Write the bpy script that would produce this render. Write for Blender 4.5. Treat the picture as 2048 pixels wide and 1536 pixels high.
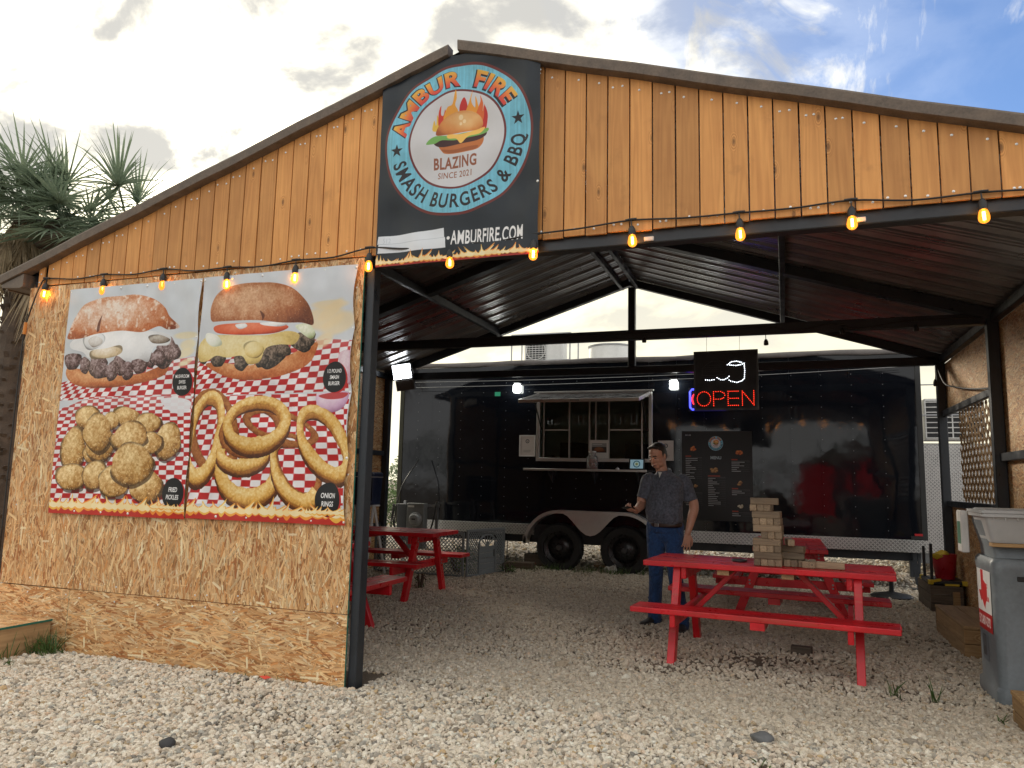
import bpy, bmesh, math, random
import numpy as np
from mathutils import Vector, Matrix, Euler

scene = bpy.context.scene
for _o in list(bpy.data.objects):
    bpy.data.objects.remove(_o)
COL = scene.collection
R = math.radians
rnd = random.Random(7)

# ------------------------------------------------------------------ camera
cam_d = bpy.data.cameras.new('camera'); cam = bpy.data.objects.new('camera', cam_d); COL.objects.link(cam)
cam_d.sensor_width = 36.0; cam_d.lens = 36.0 * 1498.2 / 2048.0
cam_d.clip_start = 0.05; cam_d.clip_end = 3000
_f = Vector((-0.3385, 0.9319, 0.1287)).normalized()
_r = Vector((0.9407, 0.3385, 0.0218)); _r = (_r - _f * _r.dot(_f)).normalized()
_u = _r.cross(_f).normalized()
_m = Matrix((_r, _u, -_f)).transposed().to_4x4(); _m.translation = Vector((2.7298, -4.4446, 1.3686))
cam.matrix_world = _m
scene.camera = cam

# ------------------------------------------------------------------ sky, sun, exposure
SUN_AZ, SUN_EL = R(-44), R(20)            # azimuth from +Y towards +X
SUN = Vector((math.sin(SUN_AZ) * math.cos(SUN_EL), math.cos(SUN_AZ) * math.cos(SUN_EL), math.sin(SUN_EL)))
world = bpy.data.worlds.new('World'); scene.world = world; world.use_nodes = True
scene.view_settings.view_transform = 'Standard'
scene.view_settings.look = 'None'
scene.view_settings.gamma = 1.0
scene.view_settings.use_curve_mapping = False
scene.view_settings.exposure = 1.32

class NT:
    """tiny helper to write node trees"""
    def __init__(s, tree):
        s.t = tree; s.n = tree.nodes; s.l = tree.links
    def new(s, typ, **kw):
        n = s.n.new(typ)
        for k, v in kw.items():
            setattr(n, k, v)
        return n
    def put(s, sock, v):
        if v is None: return
        if isinstance(v, bpy.types.NodeSocket): s.l.new(v, sock)
        elif isinstance(v, (tuple, list)) and len(v) == 3 and sock.type == 'RGBA': sock.default_value = (*v, 1)
        else: sock.default_value = v
    def math(s, op, a, b=None, c=None, clamp=False):
        n = s.new('ShaderNodeMath', operation=op, use_clamp=clamp)
        s.put(n.inputs[0], a); s.put(n.inputs[1], b)
        if c is not None: s.put(n.inputs[2], c)
        return n.outputs[0]
    def vmath(s, op, a, b=None, scale=None):
        n = s.new('ShaderNodeVectorMath', operation=op)
        s.put(n.inputs[0], a)
        if b is not None: s.put(n.inputs[1], b)
        if scale is not None: s.put(n.inputs['Scale'], scale)
        return n.outputs['Value'] if op in ('DOT_PRODUCT', 'LENGTH', 'DISTANCE') else n.outputs[0]
    def mix(s, f, a, b, blend='MIX'):
        n = s.new('ShaderNodeMix', data_type='RGBA', blend_type=blend)
        s.put(n.inputs[0], f); s.put(n.inputs[6], a); s.put(n.inputs[7], b)
        return n.outputs[2]
    def noise(s, vec, scale, detail=3, rough=.55, dist=0.0, out='Fac', dim='3D', w=None):
        n = s.new('ShaderNodeTexNoise', noise_dimensions=dim)
        if vec is not None: s.put(n.inputs['Vector'], vec)
        if w is not None: s.put(n.inputs['W'], w)
        n.inputs['Scale'].default_value = scale; n.inputs['Detail'].default_value = detail
        n.inputs['Roughness'].default_value = rough; n.inputs['Distortion'].default_value = dist
        return n.outputs[out]
    def vor(s, vec, scale, feature='F1', out='Distance', rand=1.0):
        n = s.new('ShaderNodeTexVoronoi', feature=feature)
        if vec is not None: s.put(n.inputs['Vector'], vec)
        n.inputs['Scale'].default_value = scale; n.inputs['Randomness'].default_value = rand
        return n.outputs[out]
    def ramp(s, f, stops, interp='LINEAR'):
        n = s.new('ShaderNodeValToRGB'); n.color_ramp.interpolation = interp
        e = n.color_ramp.elements
        while len(e) < len(stops): e.new(0.5)
        for el, (p, c) in zip(e, stops):
            el.position = p; el.color = (*c, 1) if len(c) == 3 else c
        s.put(n.inputs[0], f)
        return n.outputs[0]
    def map(s, v, a, b, c=0.0, d=1.0, smooth=True):
        n = s.new('ShaderNodeMapRange', interpolation_type='SMOOTHSTEP' if smooth else 'LINEAR')
        s.put(n.inputs[0], v)
        for i, x in enumerate((a, b, c, d)): s.put(n.inputs[1 + i], x)
        return n.outputs[0]
    def scalev(s, vec, sc, loc=(0, 0, 0), rot=(0, 0, 0)):
        n = s.new('ShaderNodeMapping')
        s.put(n.inputs[0], vec); n.inputs['Scale'].default_value = sc
        n.inputs['Rotation'].default_value = rot; s.put(n.inputs['Location'], loc)
        return n.outputs[0]

def build_world():
    w = NT(world.node_tree); w.n.clear()
    out = w.new('ShaderNodeOutputWorld'); bg = w.new('ShaderNodeBackground')
    w.l.new(bg.outputs[0], out.inputs[0]); bg.inputs['Strength'].default_value = 0.1
    sky = w.new('ShaderNodeTexSky', sky_type='NISHITA', sun_disc=False, sun_elevation=SUN_EL,
                sun_rotation=SUN_AZ, air_density=1.0, dust_density=0.6, ozone_density=1.6)
    D = w.new('ShaderNodeTexCoord').outputs['Generated']
    sx = w.new('ShaderNodeSeparateXYZ'); w.l.new(D, sx.inputs[0])
    z = w.math('MAXIMUM', sx.outputs[2], 0.0)
    den = w.math('ADD', z, 0.42)
    cb = w.new('ShaderNodeCombineXYZ')
    w.put(cb.inputs[0], w.math('DIVIDE', sx.outputs[0], den)); w.put(cb.inputs[1], w.math('DIVIDE', sx.outputs[1], den))
    P = cb.outputs[0]
    dsun = w.vmath('DOT_PRODUCT', D, tuple(SUN))
    glow = w.math('POWER', w.math('MAXIMUM', dsun, 0.0), 7.0)
    glow2 = w.math('POWER', w.math('MAXIMUM', dsun, 0.0), 45.0)
    # broken cloud layer: cover (n1), shaded undersides (n2) and fine break-up (n3)
    n1 = w.noise(P, 2.4, 9, .58, .35)
    n2 = w.noise(w.scalev(P, (.9, 1.15, 1), (5.85, 1.0, 0)), 5.2, 9, .56, .3)
    n3 = w.noise(w.scalev(P, (1, 1, 1), (7.3, .4, 0)), 9.5, 8, .62, .3)
    # the clearing (up and to the right) and its wisps
    blue_dir = Vector((math.sin(R(24)) * math.cos(R(34)), math.cos(R(24)) * math.cos(R(34)), math.sin(R(34))))
    db = w.vmath('DOT_PRODUCT', D, tuple(blue_dir))
    wis = w.noise(w.scalev(P, (3.0, 1.0, 1), (0.9, .35, 0), (0, 0, R(-40))), 2.1, 11, .62, .9)
    edge = w.math('ADD', w.math('MULTIPLY', w.math('SUBTRACT', n1, .5), .22), w.math('MULTIPLY', w.math('SUBTRACT', n3, .5), .10))
    clear = w.map(w.math('ADD', db, edge), .70, .84)
    cov = w.math('MULTIPLY', w.map(n1, .28, .42), w.math('SUBTRACT', 1.0, clear))
    wisp = w.math('MULTIPLY', w.map(w.math('ADD', wis, w.math('MULTIPLY', w.map(db, .84, .97), -.13)), .36, .60), .97)
    cov = w.math('MAXIMUM', cov, wisp)
    cov = w.math('MAXIMUM', cov, w.map(w.math('ADD', z, w.math('MULTIPLY', w.math('SUBTRACT', n1, .5), .35)), .40, .25))
    cov = w.math('MAXIMUM', cov, w.math('MINIMUM', w.math('MULTIPLY', glow, 2.2), 1.0))
    # cloud colour: cream-white with grey undersides, brighter near the hidden sun
    n2 = w.math('ADD', n2, w.math('MULTIPLY', w.map(dsun, .55, .88), .055))
    dark = w.map(w.math('ADD', n2, w.math('MULTIPLY', w.math('SUBTRACT', n3, .5), .16)), .46, .64)
    dark = w.math('MULTIPLY', dark, w.map(z, .05, .26, .35, 1.0))
    lit = w.mix(w.map(dsun, -.25, .55), (6.1, 6.08, 6.0), (6.3, 5.95, 4.95))      # cream towards the sun, plain white away from it
    base = w.mix(dark, lit, (2.75, 2.7, 2.55))
    base = w.mix(w.map(z, .36, .24), base, w.mix(dark, w.mix(w.map(dsun, -.25, .55), (5.0, 4.98, 4.9), (4.7, 4.4, 3.3)), (3.6, 3.45, 2.95)))
    g = w.math('ADD', w.math('MULTIPLY', glow, .28), w.math('MULTIPLY', glow2, .9))
    g = w.math('MULTIPLY', g, w.math('SUBTRACT', 1.0, w.math('MULTIPLY', dark, .97)))
    gl = w.vmath('SCALE', (9.5, 8.6, 6.2), scale=g)
    cloud = w.vmath('ADD', base, gl)
    skyc = w.mix(1.0, sky.outputs[0], (.50, .63, .83), 'MULTIPLY')
    col = w.mix(cov, skyc, cloud)
    low = w.map(sx.outputs[2], -.02, .0)
    col = w.mix(low, (2.6, 2.4, 2.1), col)
    w.put(bg.inputs[0], col)
build_world()

sun_d = bpy.data.lights.new('sun', 'SUN'); sun_d.energy = 1.3; sun_d.angle = R(11); sun_d.color = (1, .90, .74)
sun_o = bpy.data.objects.new('sun', sun_d); COL.objects.link(sun_o)
sun_o.rotation_euler = SUN.to_track_quat('Z', 'Y').to_euler(); sun_o.location = SUN * 60

# ------------------------------------------------------------------ object helpers
def link(o, parent=None):
    COL.objects.link(o)
    if parent is not None: o.parent = parent
    return o
def tag(o, label=None, cat=None, group=None, kind=None):
    if label: o['label'] = label
    if cat: o['category'] = cat
    if group: o['group'] = group
    if kind: o['kind'] = kind
    return o
def thing(name, label, cat, loc=(0, 0, 0), rotz=0.0, group=None):
    o = bpy.data.objects.new(name, None); o.empty_display_size = .1
    COL.objects.link(o); o.location = loc; o.rotation_euler = (0, 0, rotz)
    return tag(o, label, cat, group)

class MB:
    """collects solids, then becomes one mesh object"""
    def __init__(s):
        s.v = []; s.f = []; s.uv = {}
    def add(s, vs, fs):
        b = len(s.v); s.v += [tuple(x) for x in vs]; s.f += [tuple(b + i for i in f) for f in fs]
        return s
    def box(s, x0, x1, y0, y1, z0, z1, M=None):
        vs = [(x, y, z) for z in (z0, z1) for y in (y0, y1) for x in (x0, x1)]
        if M is not None: vs = [M @ Vector(v) for v in vs]
        return s.add(vs, [(0, 2, 3, 1), (4, 5, 7, 6), (0, 1, 5, 4), (2, 6, 7, 3), (0, 4, 6, 2), (1, 3, 7, 5)])
    def bar(s, a, b, w, h, up=(0, 0, 1)):
        """rectangular bar from a to b, w across, h along 'up'"""
        a = Vector(a); b = Vector(b); d = (b - a).normalized(); up = Vector(up)
        x = d.cross(up)
        if x.length < 1e-4: x = d.cross(Vector((0, 1, 0)))
        x.normalize(); y = x.cross(d).normalized()
        vs = []
        for p in (a, b):
            for sx, sy in ((-1, -1), (1, -1), (1, 1), (-1, 1)):
                vs.append(p + x * (sx * w / 2) + y * (sy * h / 2))
        return s.add(vs, [(0, 1, 2, 3)[::-1], (4, 5, 6, 7), (0, 1, 5, 4), (1, 2, 6, 5), (2, 3, 7, 6), (3, 0, 4, 7)])
    def tube(s, pts, r, n=8, cap=True, flat=1.0, up=None):
        pts = [Vector(p) for p in pts]; m = len(pts); b = len(s.v)
        rs = r if isinstance(r, (list, tuple)) else [r] * m
        ref = Vector(up) if up else None
        for i, p in enumerate(pts):
            d = (pts[min(i + 1, m - 1)] - pts[max(i - 1, 0)]).normalized()
            if ref is None:
                ref = Vector((0, 0, 1)) if abs(d.z) < .9 else Vector((1, 0, 0))
            x = d.cross(ref)
            if x.length < 1e-5: x = d.cross(Vector((0, 1, .3)))
            x.normalize(); y = x.cross(d).normalized(); ref = y if up is None else ref
            rr = rs[i]
            rx, ry = rr if isinstance(rr, (tuple, list)) else (rr, rr * flat)
            for k in range(n):
                t = 2 * math.pi * k / n
                s.v.append(tuple(p + x * (rx * math.cos(t)) + y * (ry * math.sin(t))))
        for i in range(m - 1):
            for k in range(n):
                k2 = (k + 1) % n
                s.f.append((b + i * n + k, b + i * n + k2, b + (i + 1) * n + k2, b + (i + 1) * n + k))
        if cap:
            s.f.append(tuple(b + k for k in range(n))[::-1]); s.f.append(tuple(b + (m - 1) * n + k for k in range(n)))
        return s
    def lathe(s, prof, n=20, c=(0, 0, 0), M=None, cap=True):
        b = len(s.v); c = Vector(c)
        for r, z in prof:
            for k in range(n):
                t = 2 * math.pi * k / n
                v = Vector((r * math.cos(t), r * math.sin(t), z))
                if M is not None: v = M @ v
                s.v.append(tuple(v + c))
        m = len(prof)
        for i in range(m - 1):
            for k in range(n):
                k2 = (k + 1) % n
                s.f.append((b + i * n + k, b + i * n + k2, b + (i + 1) * n + k2, b + (i + 1) * n + k))
        if cap:
            s.f.append(tuple(b + k for k in range(n))[::-1]); s.f.append(tuple(b + (m - 1) * n + k for k in range(n)))
        return s
    def prism(s, poly, a0, a1, axis='y'):
        """polygon in the plane across axis, extruded from a0 to a1"""
        def P(p, a):
            return (p[0], a, p[1]) if axis == 'y' else ((a, p[0], p[1]) if axis == 'x' else (p[0], p[1], a))
        n = len(poly); b = len(s.v)
        s.v += [P(p, a0) for p in poly] + [P(p, a1) for p in poly]
        s.f.append(tuple(b + i for i in range(n))); s.f.append(tuple(b + n + i for i in range(n))[::-1])
        for i in range(n):
            j = (i + 1) % n; s.f.append((b + j, b + i, b + n + i, b + n + j))
        return s
    def ell(s, c, r, nu=12, nv=8, M=None):
        b = len(s.v); c = Vector(c)
        for j in range(1, nv):
            ph = math.pi * j / nv
            for i in range(nu):
                t = 2 * math.pi * i / nu
                v = Vector((r[0] * math.sin(ph) * math.cos(t), r[1] * math.sin(ph) * math.sin(t), r[2] * math.cos(ph)))
                if M is not None: v = M @ v
                s.v.append(tuple(v + c))
        top = Vector((0, 0, r[2])); bot = Vector((0, 0, -r[2]))
        if M is not None: top = M @ top; bot = M @ bot
        s.v.append(tuple(top + c)); s.v.append(tuple(bot + c)); T = len(s.v) - 2; B = T + 1
        for j in range(nv - 2):
            for i in range(nu):
                i2 = (i + 1) % nu
                s.f.append((b + j * nu + i, b + (j + 1) * nu + i, b + (j + 1) * nu + i2, b + j * nu + i2))
        for i in range(nu):
            i2 = (i + 1) % nu
            s.f.append((T, b + i, b + i2)); s.f.append((B, b + (nv - 2) * nu + i2, b + (nv - 2) * nu + i))
        return s
    def mesh(s, name='mesh'):
        me = bpy.data.meshes.new(name); me.from_pydata(s.v, [], s.f); me.update()
        return me
    def build(s, name, mat, parent=None, smooth=False, bevel=0.0, fix=True, segs=1):
        me = s.mesh(name)
        if fix:
            bm = bmesh.new(); bm.from_mesh(me); bmesh.ops.recalc_face_normals(bm, faces=bm.faces); bm.to_mesh(me); bm.free()
        o = bpy.data.objects.new(name, me)
        for m in (mat if isinstance(mat, (list, tuple)) else [mat]): me.materials.append(m)
        link(o, parent)
        if smooth:
            me.polygons.foreach_set('use_smooth', [True] * len(me.polygons))
            if smooth == 'auto':
                md = o.modifiers.new('smooth', 'EDGE_SPLIT'); md.split_angle = R(40)
        if bevel:
            md = o.modifiers.new('bevel', 'BEVEL'); md.width = bevel; md.segments = segs; md.limit_method = 'ANGLE'; md.angle_limit = R(35)
        return o
def clone(o, parent=None):
    c = o.copy(); COL.objects.link(c); c.parent = parent
    for ch in list(o.children): clone(ch, c)
    return c
def rotz(a, at=(0, 0, 0)):
    at = Vector(at); return Matrix.Translation(at) @ Matrix.Rotation(a, 4, 'Z') @ Matrix.Translation(-at)
def rot(a, ax, at=(0, 0, 0)):
    at = Vector(at); return Matrix.Translation(at) @ Matrix.Rotation(a, 4, ax) @ Matrix.Translation(-at)
def spline(pts, n=8):
    """Catmull-Rom through 3-D points"""
    P = [Vector(p) for p in pts]; out = []
    P = [P[0] * 2 - P[1]] + P + [P[-1] * 2 - P[-2]]
    for i in range(1, len(P) - 2):
        for k in range(n):
            t = k / n
            out.append(0.5 * ((2 * P[i]) + (P[i + 1] - P[i - 1]) * t + (2 * P[i - 1] - 5 * P[i] + 4 * P[i + 1] - P[i + 2]) * t * t
                              + (-P[i - 1] + 3 * P[i] - 3 * P[i + 1] + P[i + 2]) * t ** 3))
    out.append(P[-2]); return out
# ------------------------------------------------------------------ materials
def mat(name):
    m = bpy.data.materials.new(name); m.use_nodes = True
    t = NT(m.node_tree); t.n.clear()
    t.out = t.new('ShaderNodeOutputMaterial'); t.b = t.new('ShaderNodeBsdfPrincipled')
    t.l.new(t.b.outputs[0], t.out.inputs[0])
    return m, t
def bump(t, h, strength=.3, dist=.01):
    n = t.new('ShaderNodeBump'); n.inputs['Strength'].default_value = strength; n.inputs['Distance'].default_value = dist
    t.put(n.inputs['Height'], h); t.l.new(n.outputs[0], t.b.inputs['Normal'])
def obj_co(t): return t.new('ShaderNodeTexCoord').outputs['Object']
def orand(t): return t.new('ShaderNodeObjectInfo').outputs['Random']

def simple(name, col, rough=.6, metal=0.0, var=.18, scale=9.0, bmp=0.0, bscale=60, rvar=.15, coat=0):
    """a plain surface with uneven tone, gloss and fine relief"""
    m, t = mat(name); co = obj_co(t)
    n = t.noise(co, scale, 5, .6); n2 = t.noise(co, scale * 7, 3, .6)
    k = t.math('ADD', t.math('MULTIPLY', n, .7), t.math('MULTIPLY', n2, .3))
    f = t.map(k, .3, .7, 1 - var, 1 + var, False)
    c = t.vmath('SCALE', col, scale=f)
    t.put(t.b.inputs['Base Color'], c)
    t.put(t.b.inputs['Roughness'], t.map(n, .3, .7, max(.03, rough - rvar), min(1, rough + rvar), False))
    t.b.inputs['Metallic'].default_value = metal
    if coat: t.b.inputs['Coat Weight'].default_value = coat
    if bmp: bump(t, t.noise(co, bscale, 4, .6), bmp, .004)
    return m

def emit(name, col, strength, base=(.02, .02, .02)):
    m, t = mat(name)
    t.put(t.b.inputs['Base Color'], base); t.put(t.b.inputs['Emission Color'], col)
    t.b.inputs['Emission Strength'].default_value = strength
    return m

def wood(name, light, dark, knots=1.0, gscale=1.0, rough=.62, axis='z', rv=.16, knot_col=None, paint=None, wear=0.0):
    """sawn timber: grain along the board, knots, a tone of its own for every board (random per object)"""
    m, t = mat(name); co = obj_co(t); r = orand(t)
    off = t.new('ShaderNodeCombineXYZ')
    for i, k in enumerate((37.0, 91.0, 53.0)): t.put(off.inputs[i], t.math('MULTIPLY', r, k))
    p = t.vmath('ADD', co, off.outputs[0])
    st = {'x': (.055, 1, 1), 'y': (1, .055, 1), 'z': (1, 1, .055)}[axis]
    kst = {'x': (.42, 1, 1), 'y': (1, .42, 1), 'z': (1, .05, .42)}[axis]
    kd = t.vor(t.scalev(p, kst), (6.6 if axis == 'z' else 3.6) * gscale, 'F1', 'Distance')
    knot = t.map(kd, .04, .095, 1, 0)
    halo = t.map(kd, .05, .22, 1, 0)
    warp = t.vmath('SCALE', p, scale=1.0)
    sp = t.scalev(p, st)
    ring = t.noise(sp, 46 * gscale, 4, .6, .5)
    ring = t.math('ADD', ring, t.math('MULTIPLY', halo, t.math('SINE', t.math('MULTIPLY', kd, 130.0))  if knots else 0.0))
    wav = t.math('SINE', t.math('MULTIPLY', t.math('ADD', t.noise(sp, 9 * gscale, 2, .5), t.math('MULTIPLY', halo, .16)), 55.0))
    g = t.math('ADD', t.math('MULTIPLY', ring, .62), t.math('MULTIPLY', wav, .10))
    big = t.noise(p, 1.7, 3, .6)
    g = t.math('ADD', g, t.math('MULTIPLY', t.math('SUBTRACT', big, .5), .8))
    c = t.mix(t.map(g, .08, .72, 0, 1, False), dark, light)
    tone = t.map(r, 0, 1, 1 - rv, 1 + rv, False)
    c = t.vmath('SCALE', c, scale=tone)
    blot = t.map(t.noise(p, 5.5, 5, .65), .56, .74)
    c = t.mix(t.math('MULTIPLY', blot, .28), c, tuple(x * .55 for x in dark))
    if knots:
        kc = knot_col or tuple(x * .35 for x in dark)
        c = t.mix(t.math('MULTIPLY', halo, .25 * knots), c, dark)
        c = t.mix(t.math('MULTIPLY', knot, .8 * knots), c, kc)
    if paint:
        wearm = t.map(t.noise(t.scalev(p, st), 16, 6, .7), .62 - wear * .12, .76 - wear * .05)
        pv = t.map(t.noise(p, 3.0, 4, .6), .3, .7, .72, 1.22, False)
        pc = t.vmath('SCALE', paint, scale=pv)
        c = t.mix(t.math('MULTIPLY', wearm, min(1, wear)), pc, t.mix(.4, c, paint))
        t.put(t.b.inputs['Roughness'], t.map(t.noise(p, 8, 4, .6), .3, .7, rough - .12, rough + .18, False))
    else:
        t.put(t.b.inputs['Roughness'], rough)
    t.put(t.b.inputs['Base Color'], c)
    bump(t, t.math('ADD', ring, t.math('MULTIPLY', knot, -.5)), .25, .004)
    return m

M = {}
M['plank'] = wood('stained_cedar', (.76, .370, .112), (.53, .228, .062), 1.0, 1.0, .6, rv=.20)
M['lumber'] = wood('raw_lumber', (.50, .33, .16), (.27, .155, .065), .7, 1.2, .7, 'x')
M['lumber_y'] = wood('raw_lumber_deep', (.46, .30, .15), (.25, .15, .07), .7, 1.2, .7, 'y')
M['old_wood'] = wood('old_wood', (.16, .12, .085), (.065, .048, .035), .5, 1.2, .8, 'x')
M['block'] = wood('game_block_wood', (.40, .30, .19), (.17, .122, .078), .5, 1.6, .65, 'x', rv=.42)
M['red'] = wood('red_painted_wood', (.45, .13, .07), (.25, .05, .03), .6, 1.0, .34, 'x', paint=(.62, .011, .020), wear=.85)
M['reddark'] = M['red']
M['lattice'] = wood('lattice_wood', (.40, .26, .12), (.24, .14, .06), .3, 1.5, .75, 'z')
M['steel'] = simple('black_painted_steel', (.019, .024, .031), .42, 0, .3, 6, .08, 90)
M['fascia'] = simple('brown_fascia_metal', (.150, .118, .094), .58, .25, .50, 11, .18, 55)
M['screw'] = simple('screw_metal', (.78, .78, .76), .30, .5, .1, 40)
M['cord'] = simple('black_rubber_cord', (.014, .013, .013), .55, 0, .2, 30)
M['socket'] = simple('black_socket_plastic', (.02, .02, .021), .5, 0, .2, 30)
M['galv'] = simple('galvanised_metal', (.36, .37, .38), .42, .8, .18, 12, .03, 70)
M['alu'] = simple('brushed_aluminium', (.60, .585, .565), .36, .75, .06, 3, .02, 60, .05)
M['rubber'] = simple('tyre_rubber', (.016, .016, .017), .72, 0, .35, 20, .25, 80)
M['rim'] = simple('black_wheel_rim', (.022, .022, .024), .3, .3, .3, 14)
M['black_plastic'] = simple('black_plastic', (.016, .017, .018), .45, 0, .2, 15)
M['white_plastic'] = simple('white_plastic', (.62, .62, .60), .45, 0, .1, 8)
M['grey_tub'] = simple('grey_tub_plastic', (.45, .465, .475), .5, 0, .08, 6, .06, 120)
M['grey_bin'] = simple('grey_bin_plastic', (.155, .180, .200), .46, 0, .26, 5, .10, 160)
M['grey_fence'] = simple('grey_fence_plastic', (.20, .225, .235), .55, 0, .12, 8, .05, 90)
M['red_plastic'] = simple('red_plastic', (.36, .012, .022), .35, 0, .15, 9)
M['yellow'] = simple('yellow_cloth', (.62, .44, .03), .7, 0, .2, 20)
M['blue_cooler'] = simple('dark_blue_plastic', (.012, .022, .06), .4, 0, .15, 8)
M['meter'] = simple('meter_box_paint', (.22, .23, .23), .5, .3, .12, 9)
M['white_paint'] = simple('white_paint', (.70, .70, .68), .5, 0, .12, 8)
M['paper'] = simple('printed_paper', (.62, .58, .55), .75, 0, .06, 10)
M['neutral_wall'] = simple('trailer_inside_wall', (.55, .62, .54), .6, 0, .2, 3)
M['dark_inside'] = simple('dark_inside', (.03, .03, .032), .7, 0, .2, 3)
M['green_edge'] = simple('green_edge_seal', (.012, .13, .095), .6, 0, .2, 20)
M['stone'] = simple('pale_stone', (.42, .40, .36), .85, 0, .25, 14, .4, 30)

# glossy black trailer skin: thin sheet metal, so reflections wobble
m, t = mat('black_trailer_skin'); co = obj_co(t)
t.put(t.b.inputs['Base Color'], t.mix(t.map(t.noise(co, 1.6, 5, .6), .35, .7), (.0050, .0060, .0095), (.009, .011, .015)))
t.put(t.b.inputs['Roughness'], t.map(t.noise(co, 2.3, 5, .6), .3, .75, .035, .10, False))
t.b.inputs['IOR'].default_value = 1.45
bump(t, t.math('ADD', t.noise(t.scalev(co, (1.0, 1, .55)), 1.5, 1, .4), t.math('MULTIPLY', t.noise(co, 6, 1, .4), .06)), .30, .05)
M['skin'] = m

# tread plate: raised lozenges in alternating directions
m, t = mat('tread_plate'); co = obj_co(t)
s = t.new('ShaderNodeSeparateXYZ'); t.l.new(co, s.inputs[0])
def lozenge(ox, oz, sgn, pitch=.056):
    u = t.math('SUBTRACT', t.math('FRACT', t.math('ADD', t.math('DIVIDE', s.outputs[0], pitch), ox)), .5)
    v = t.math('SUBTRACT', t.math('FRACT', t.math('ADD', t.math('DIVIDE', s.outputs[2], pitch), oz)), .5)
    a = t.math('ADD', u, t.math('MULTIPLY', v, sgn)); b = t.math('SUBTRACT', t.math('MULTIPLY', v, 1.0), t.math('MULTIPLY', u, sgn))
    e = t.math('ADD', t.math('POWER', t.math('DIVIDE', a, .52), 2.0), t.math('POWER', t.math('DIVIDE', b, .17), 2.0))
    return t.map(e, .5, 1.1, 1, 0)
h = t.math('MAXIMUM', lozenge(0, 0, 1.0), lozenge(.5, .5, 1.0))
h2 = t.math('MAXIMUM', lozenge(.5, 0, -1.0), lozenge(0, .5, -1.0))
hh = t.math('MAXIMUM', h, h2)
t.put(t.b.inputs['Base Color'], t.mix(hh, t.vmath('SCALE', (.33, .33, .325), scale=t.map(t.noise(co, 5, 4, .6), .3, .7, .6, 1.15, False)), (.56, .55, .535)))
t.b.inputs['Metallic'].default_value = .9; t.b.inputs['Roughness'].default_value = .33
bump(t, hh, .8, .004)
M['tread'] = m

# roof sheets: dark brown-black coated metal, satin
m, t = mat('dark_roof_sheet'); co = obj_co(t)
t.put(t.b.inputs['Base Color'], t.mix(t.map(t.noise(co, 2.5, 5, .6), .35, .7), (.25, .25, .255), (.36, .36, .365)))
t.put(t.b.inputs['Roughness'], t.map(t.noise(co, 1.5, 2, .5), .3, .7, .25, .34, False)); t.b.inputs['Metallic'].default_value = .8
M['roof'] = m

# glass
m, t = mat('window_glass')
t.n.remove(t.b); gl = t.new('ShaderNodeBsdfGlossy'); gl.inputs['Roughness'].default_value = .02
tr = t.new('ShaderNodeBsdfTransparent'); tr.inputs[0].default_value = (.72, .78, .76, 1)
fr = t.new('ShaderNodeFresnel'); fr.inputs[0].default_value = 1.5
mx = t.new('ShaderNodeMixShader'); t.l.new(fr.outputs[0], mx.inputs[0]); t.l.new(tr.outputs[0], mx.inputs[1]); t.l.new(gl.outputs[0], mx.inputs[2])
t.l.new(mx.outputs[0], t.out.inputs[0]); M['glass'] = m
m, t = mat('clear_jar'); t.n.remove(t.b)
gl = t.new('ShaderNodeBsdfGlossy'); gl.inputs['Roughness'].default_value = .05
tr = t.new('ShaderNodeBsdfTransparent'); tr.inputs[0].default_value = (.86, .87, .87, 1)
fr = t.new('ShaderNodeFresnel'); fr.inputs[0].default_value = 1.45
df = t.new('ShaderNodeBsdfDiffuse'); df.inputs[0].default_value = (.6, .6, .6, 1)
mx = t.new('ShaderNodeMixShader'); t.l.new(fr.outputs[0], mx.inputs[0]); t.l.new(tr.outputs[0], mx.inputs[1]); t.l.new(gl.outputs[0], mx.inputs[2])
mx2 = t.new('ShaderNodeMixShader'); mx2.inputs[0].default_value = .18; t.l.new(mx.outputs[0], mx2.inputs[1]); t.l.new(df.outputs[0], mx2.inputs[2])
t.l.new(mx2.outputs[0], t.out.inputs[0]); M['jar'] = m
# amber bulb: tinted clear glass that also glows a little from the lit filament
m, t = mat('amber_bulb_glass'); t.n.remove(t.b)
tr = t.new('ShaderNodeBsdfTransparent'); tr.inputs[0].default_value = (1.0, .62, .22, 1)
gl = t.new('ShaderNodeBsdfGlossy'); gl.inputs['Roughness'].default_value = .03
em = t.new('ShaderNodeEmission'); em.inputs[0].default_value = (1.0, .31, .03, 1); em.inputs[1].default_value = 1.1
fr = t.new('ShaderNodeFresnel'); fr.inputs[0].default_value = 1.45
mx = t.new('ShaderNodeMixShader'); t.l.new(fr.outputs[0], mx.inputs[0]); t.l.new(tr.outputs[0], mx.inputs[1]); t.l.new(gl.outputs[0], mx.inputs[2])
mx2 = t.new('ShaderNodeMixShader'); mx2.inputs[0].default_value = .55; t.l.new(mx.outputs[0], mx2.inputs[1]); t.l.new(em.outputs[0], mx2.inputs[2])
t.l.new(mx2.outputs[0], t.out.inputs[0]); M['bulb'] = m
M['filament'] = emit('hot_filament', (1.0, .55, .14), 70)
M['flood'] = emit('flood_led', (.93, .97, 1.0), 5)
M['wall_led'] = emit('lamp_diffuser', (.97, 1.0, .93), 9)
M['led_red'] = emit('red_led', (1.0, .035, .012), 1.7)
M['led_white'] = emit('white_led', (.85, .92, 1.0), 2.6)
M['led_off'] = simple('unlit_led', (.055, .055, .06), .4)
M['neon_blue'] = emit('blue_neon', (.05, .06, 1.0), 1.6)
M['neon_red'] = emit('red_neon', (1.0, .02, .03), 1.6)
M['green_led'] = emit('green_led', (.03, .6, .3), .12)

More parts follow.
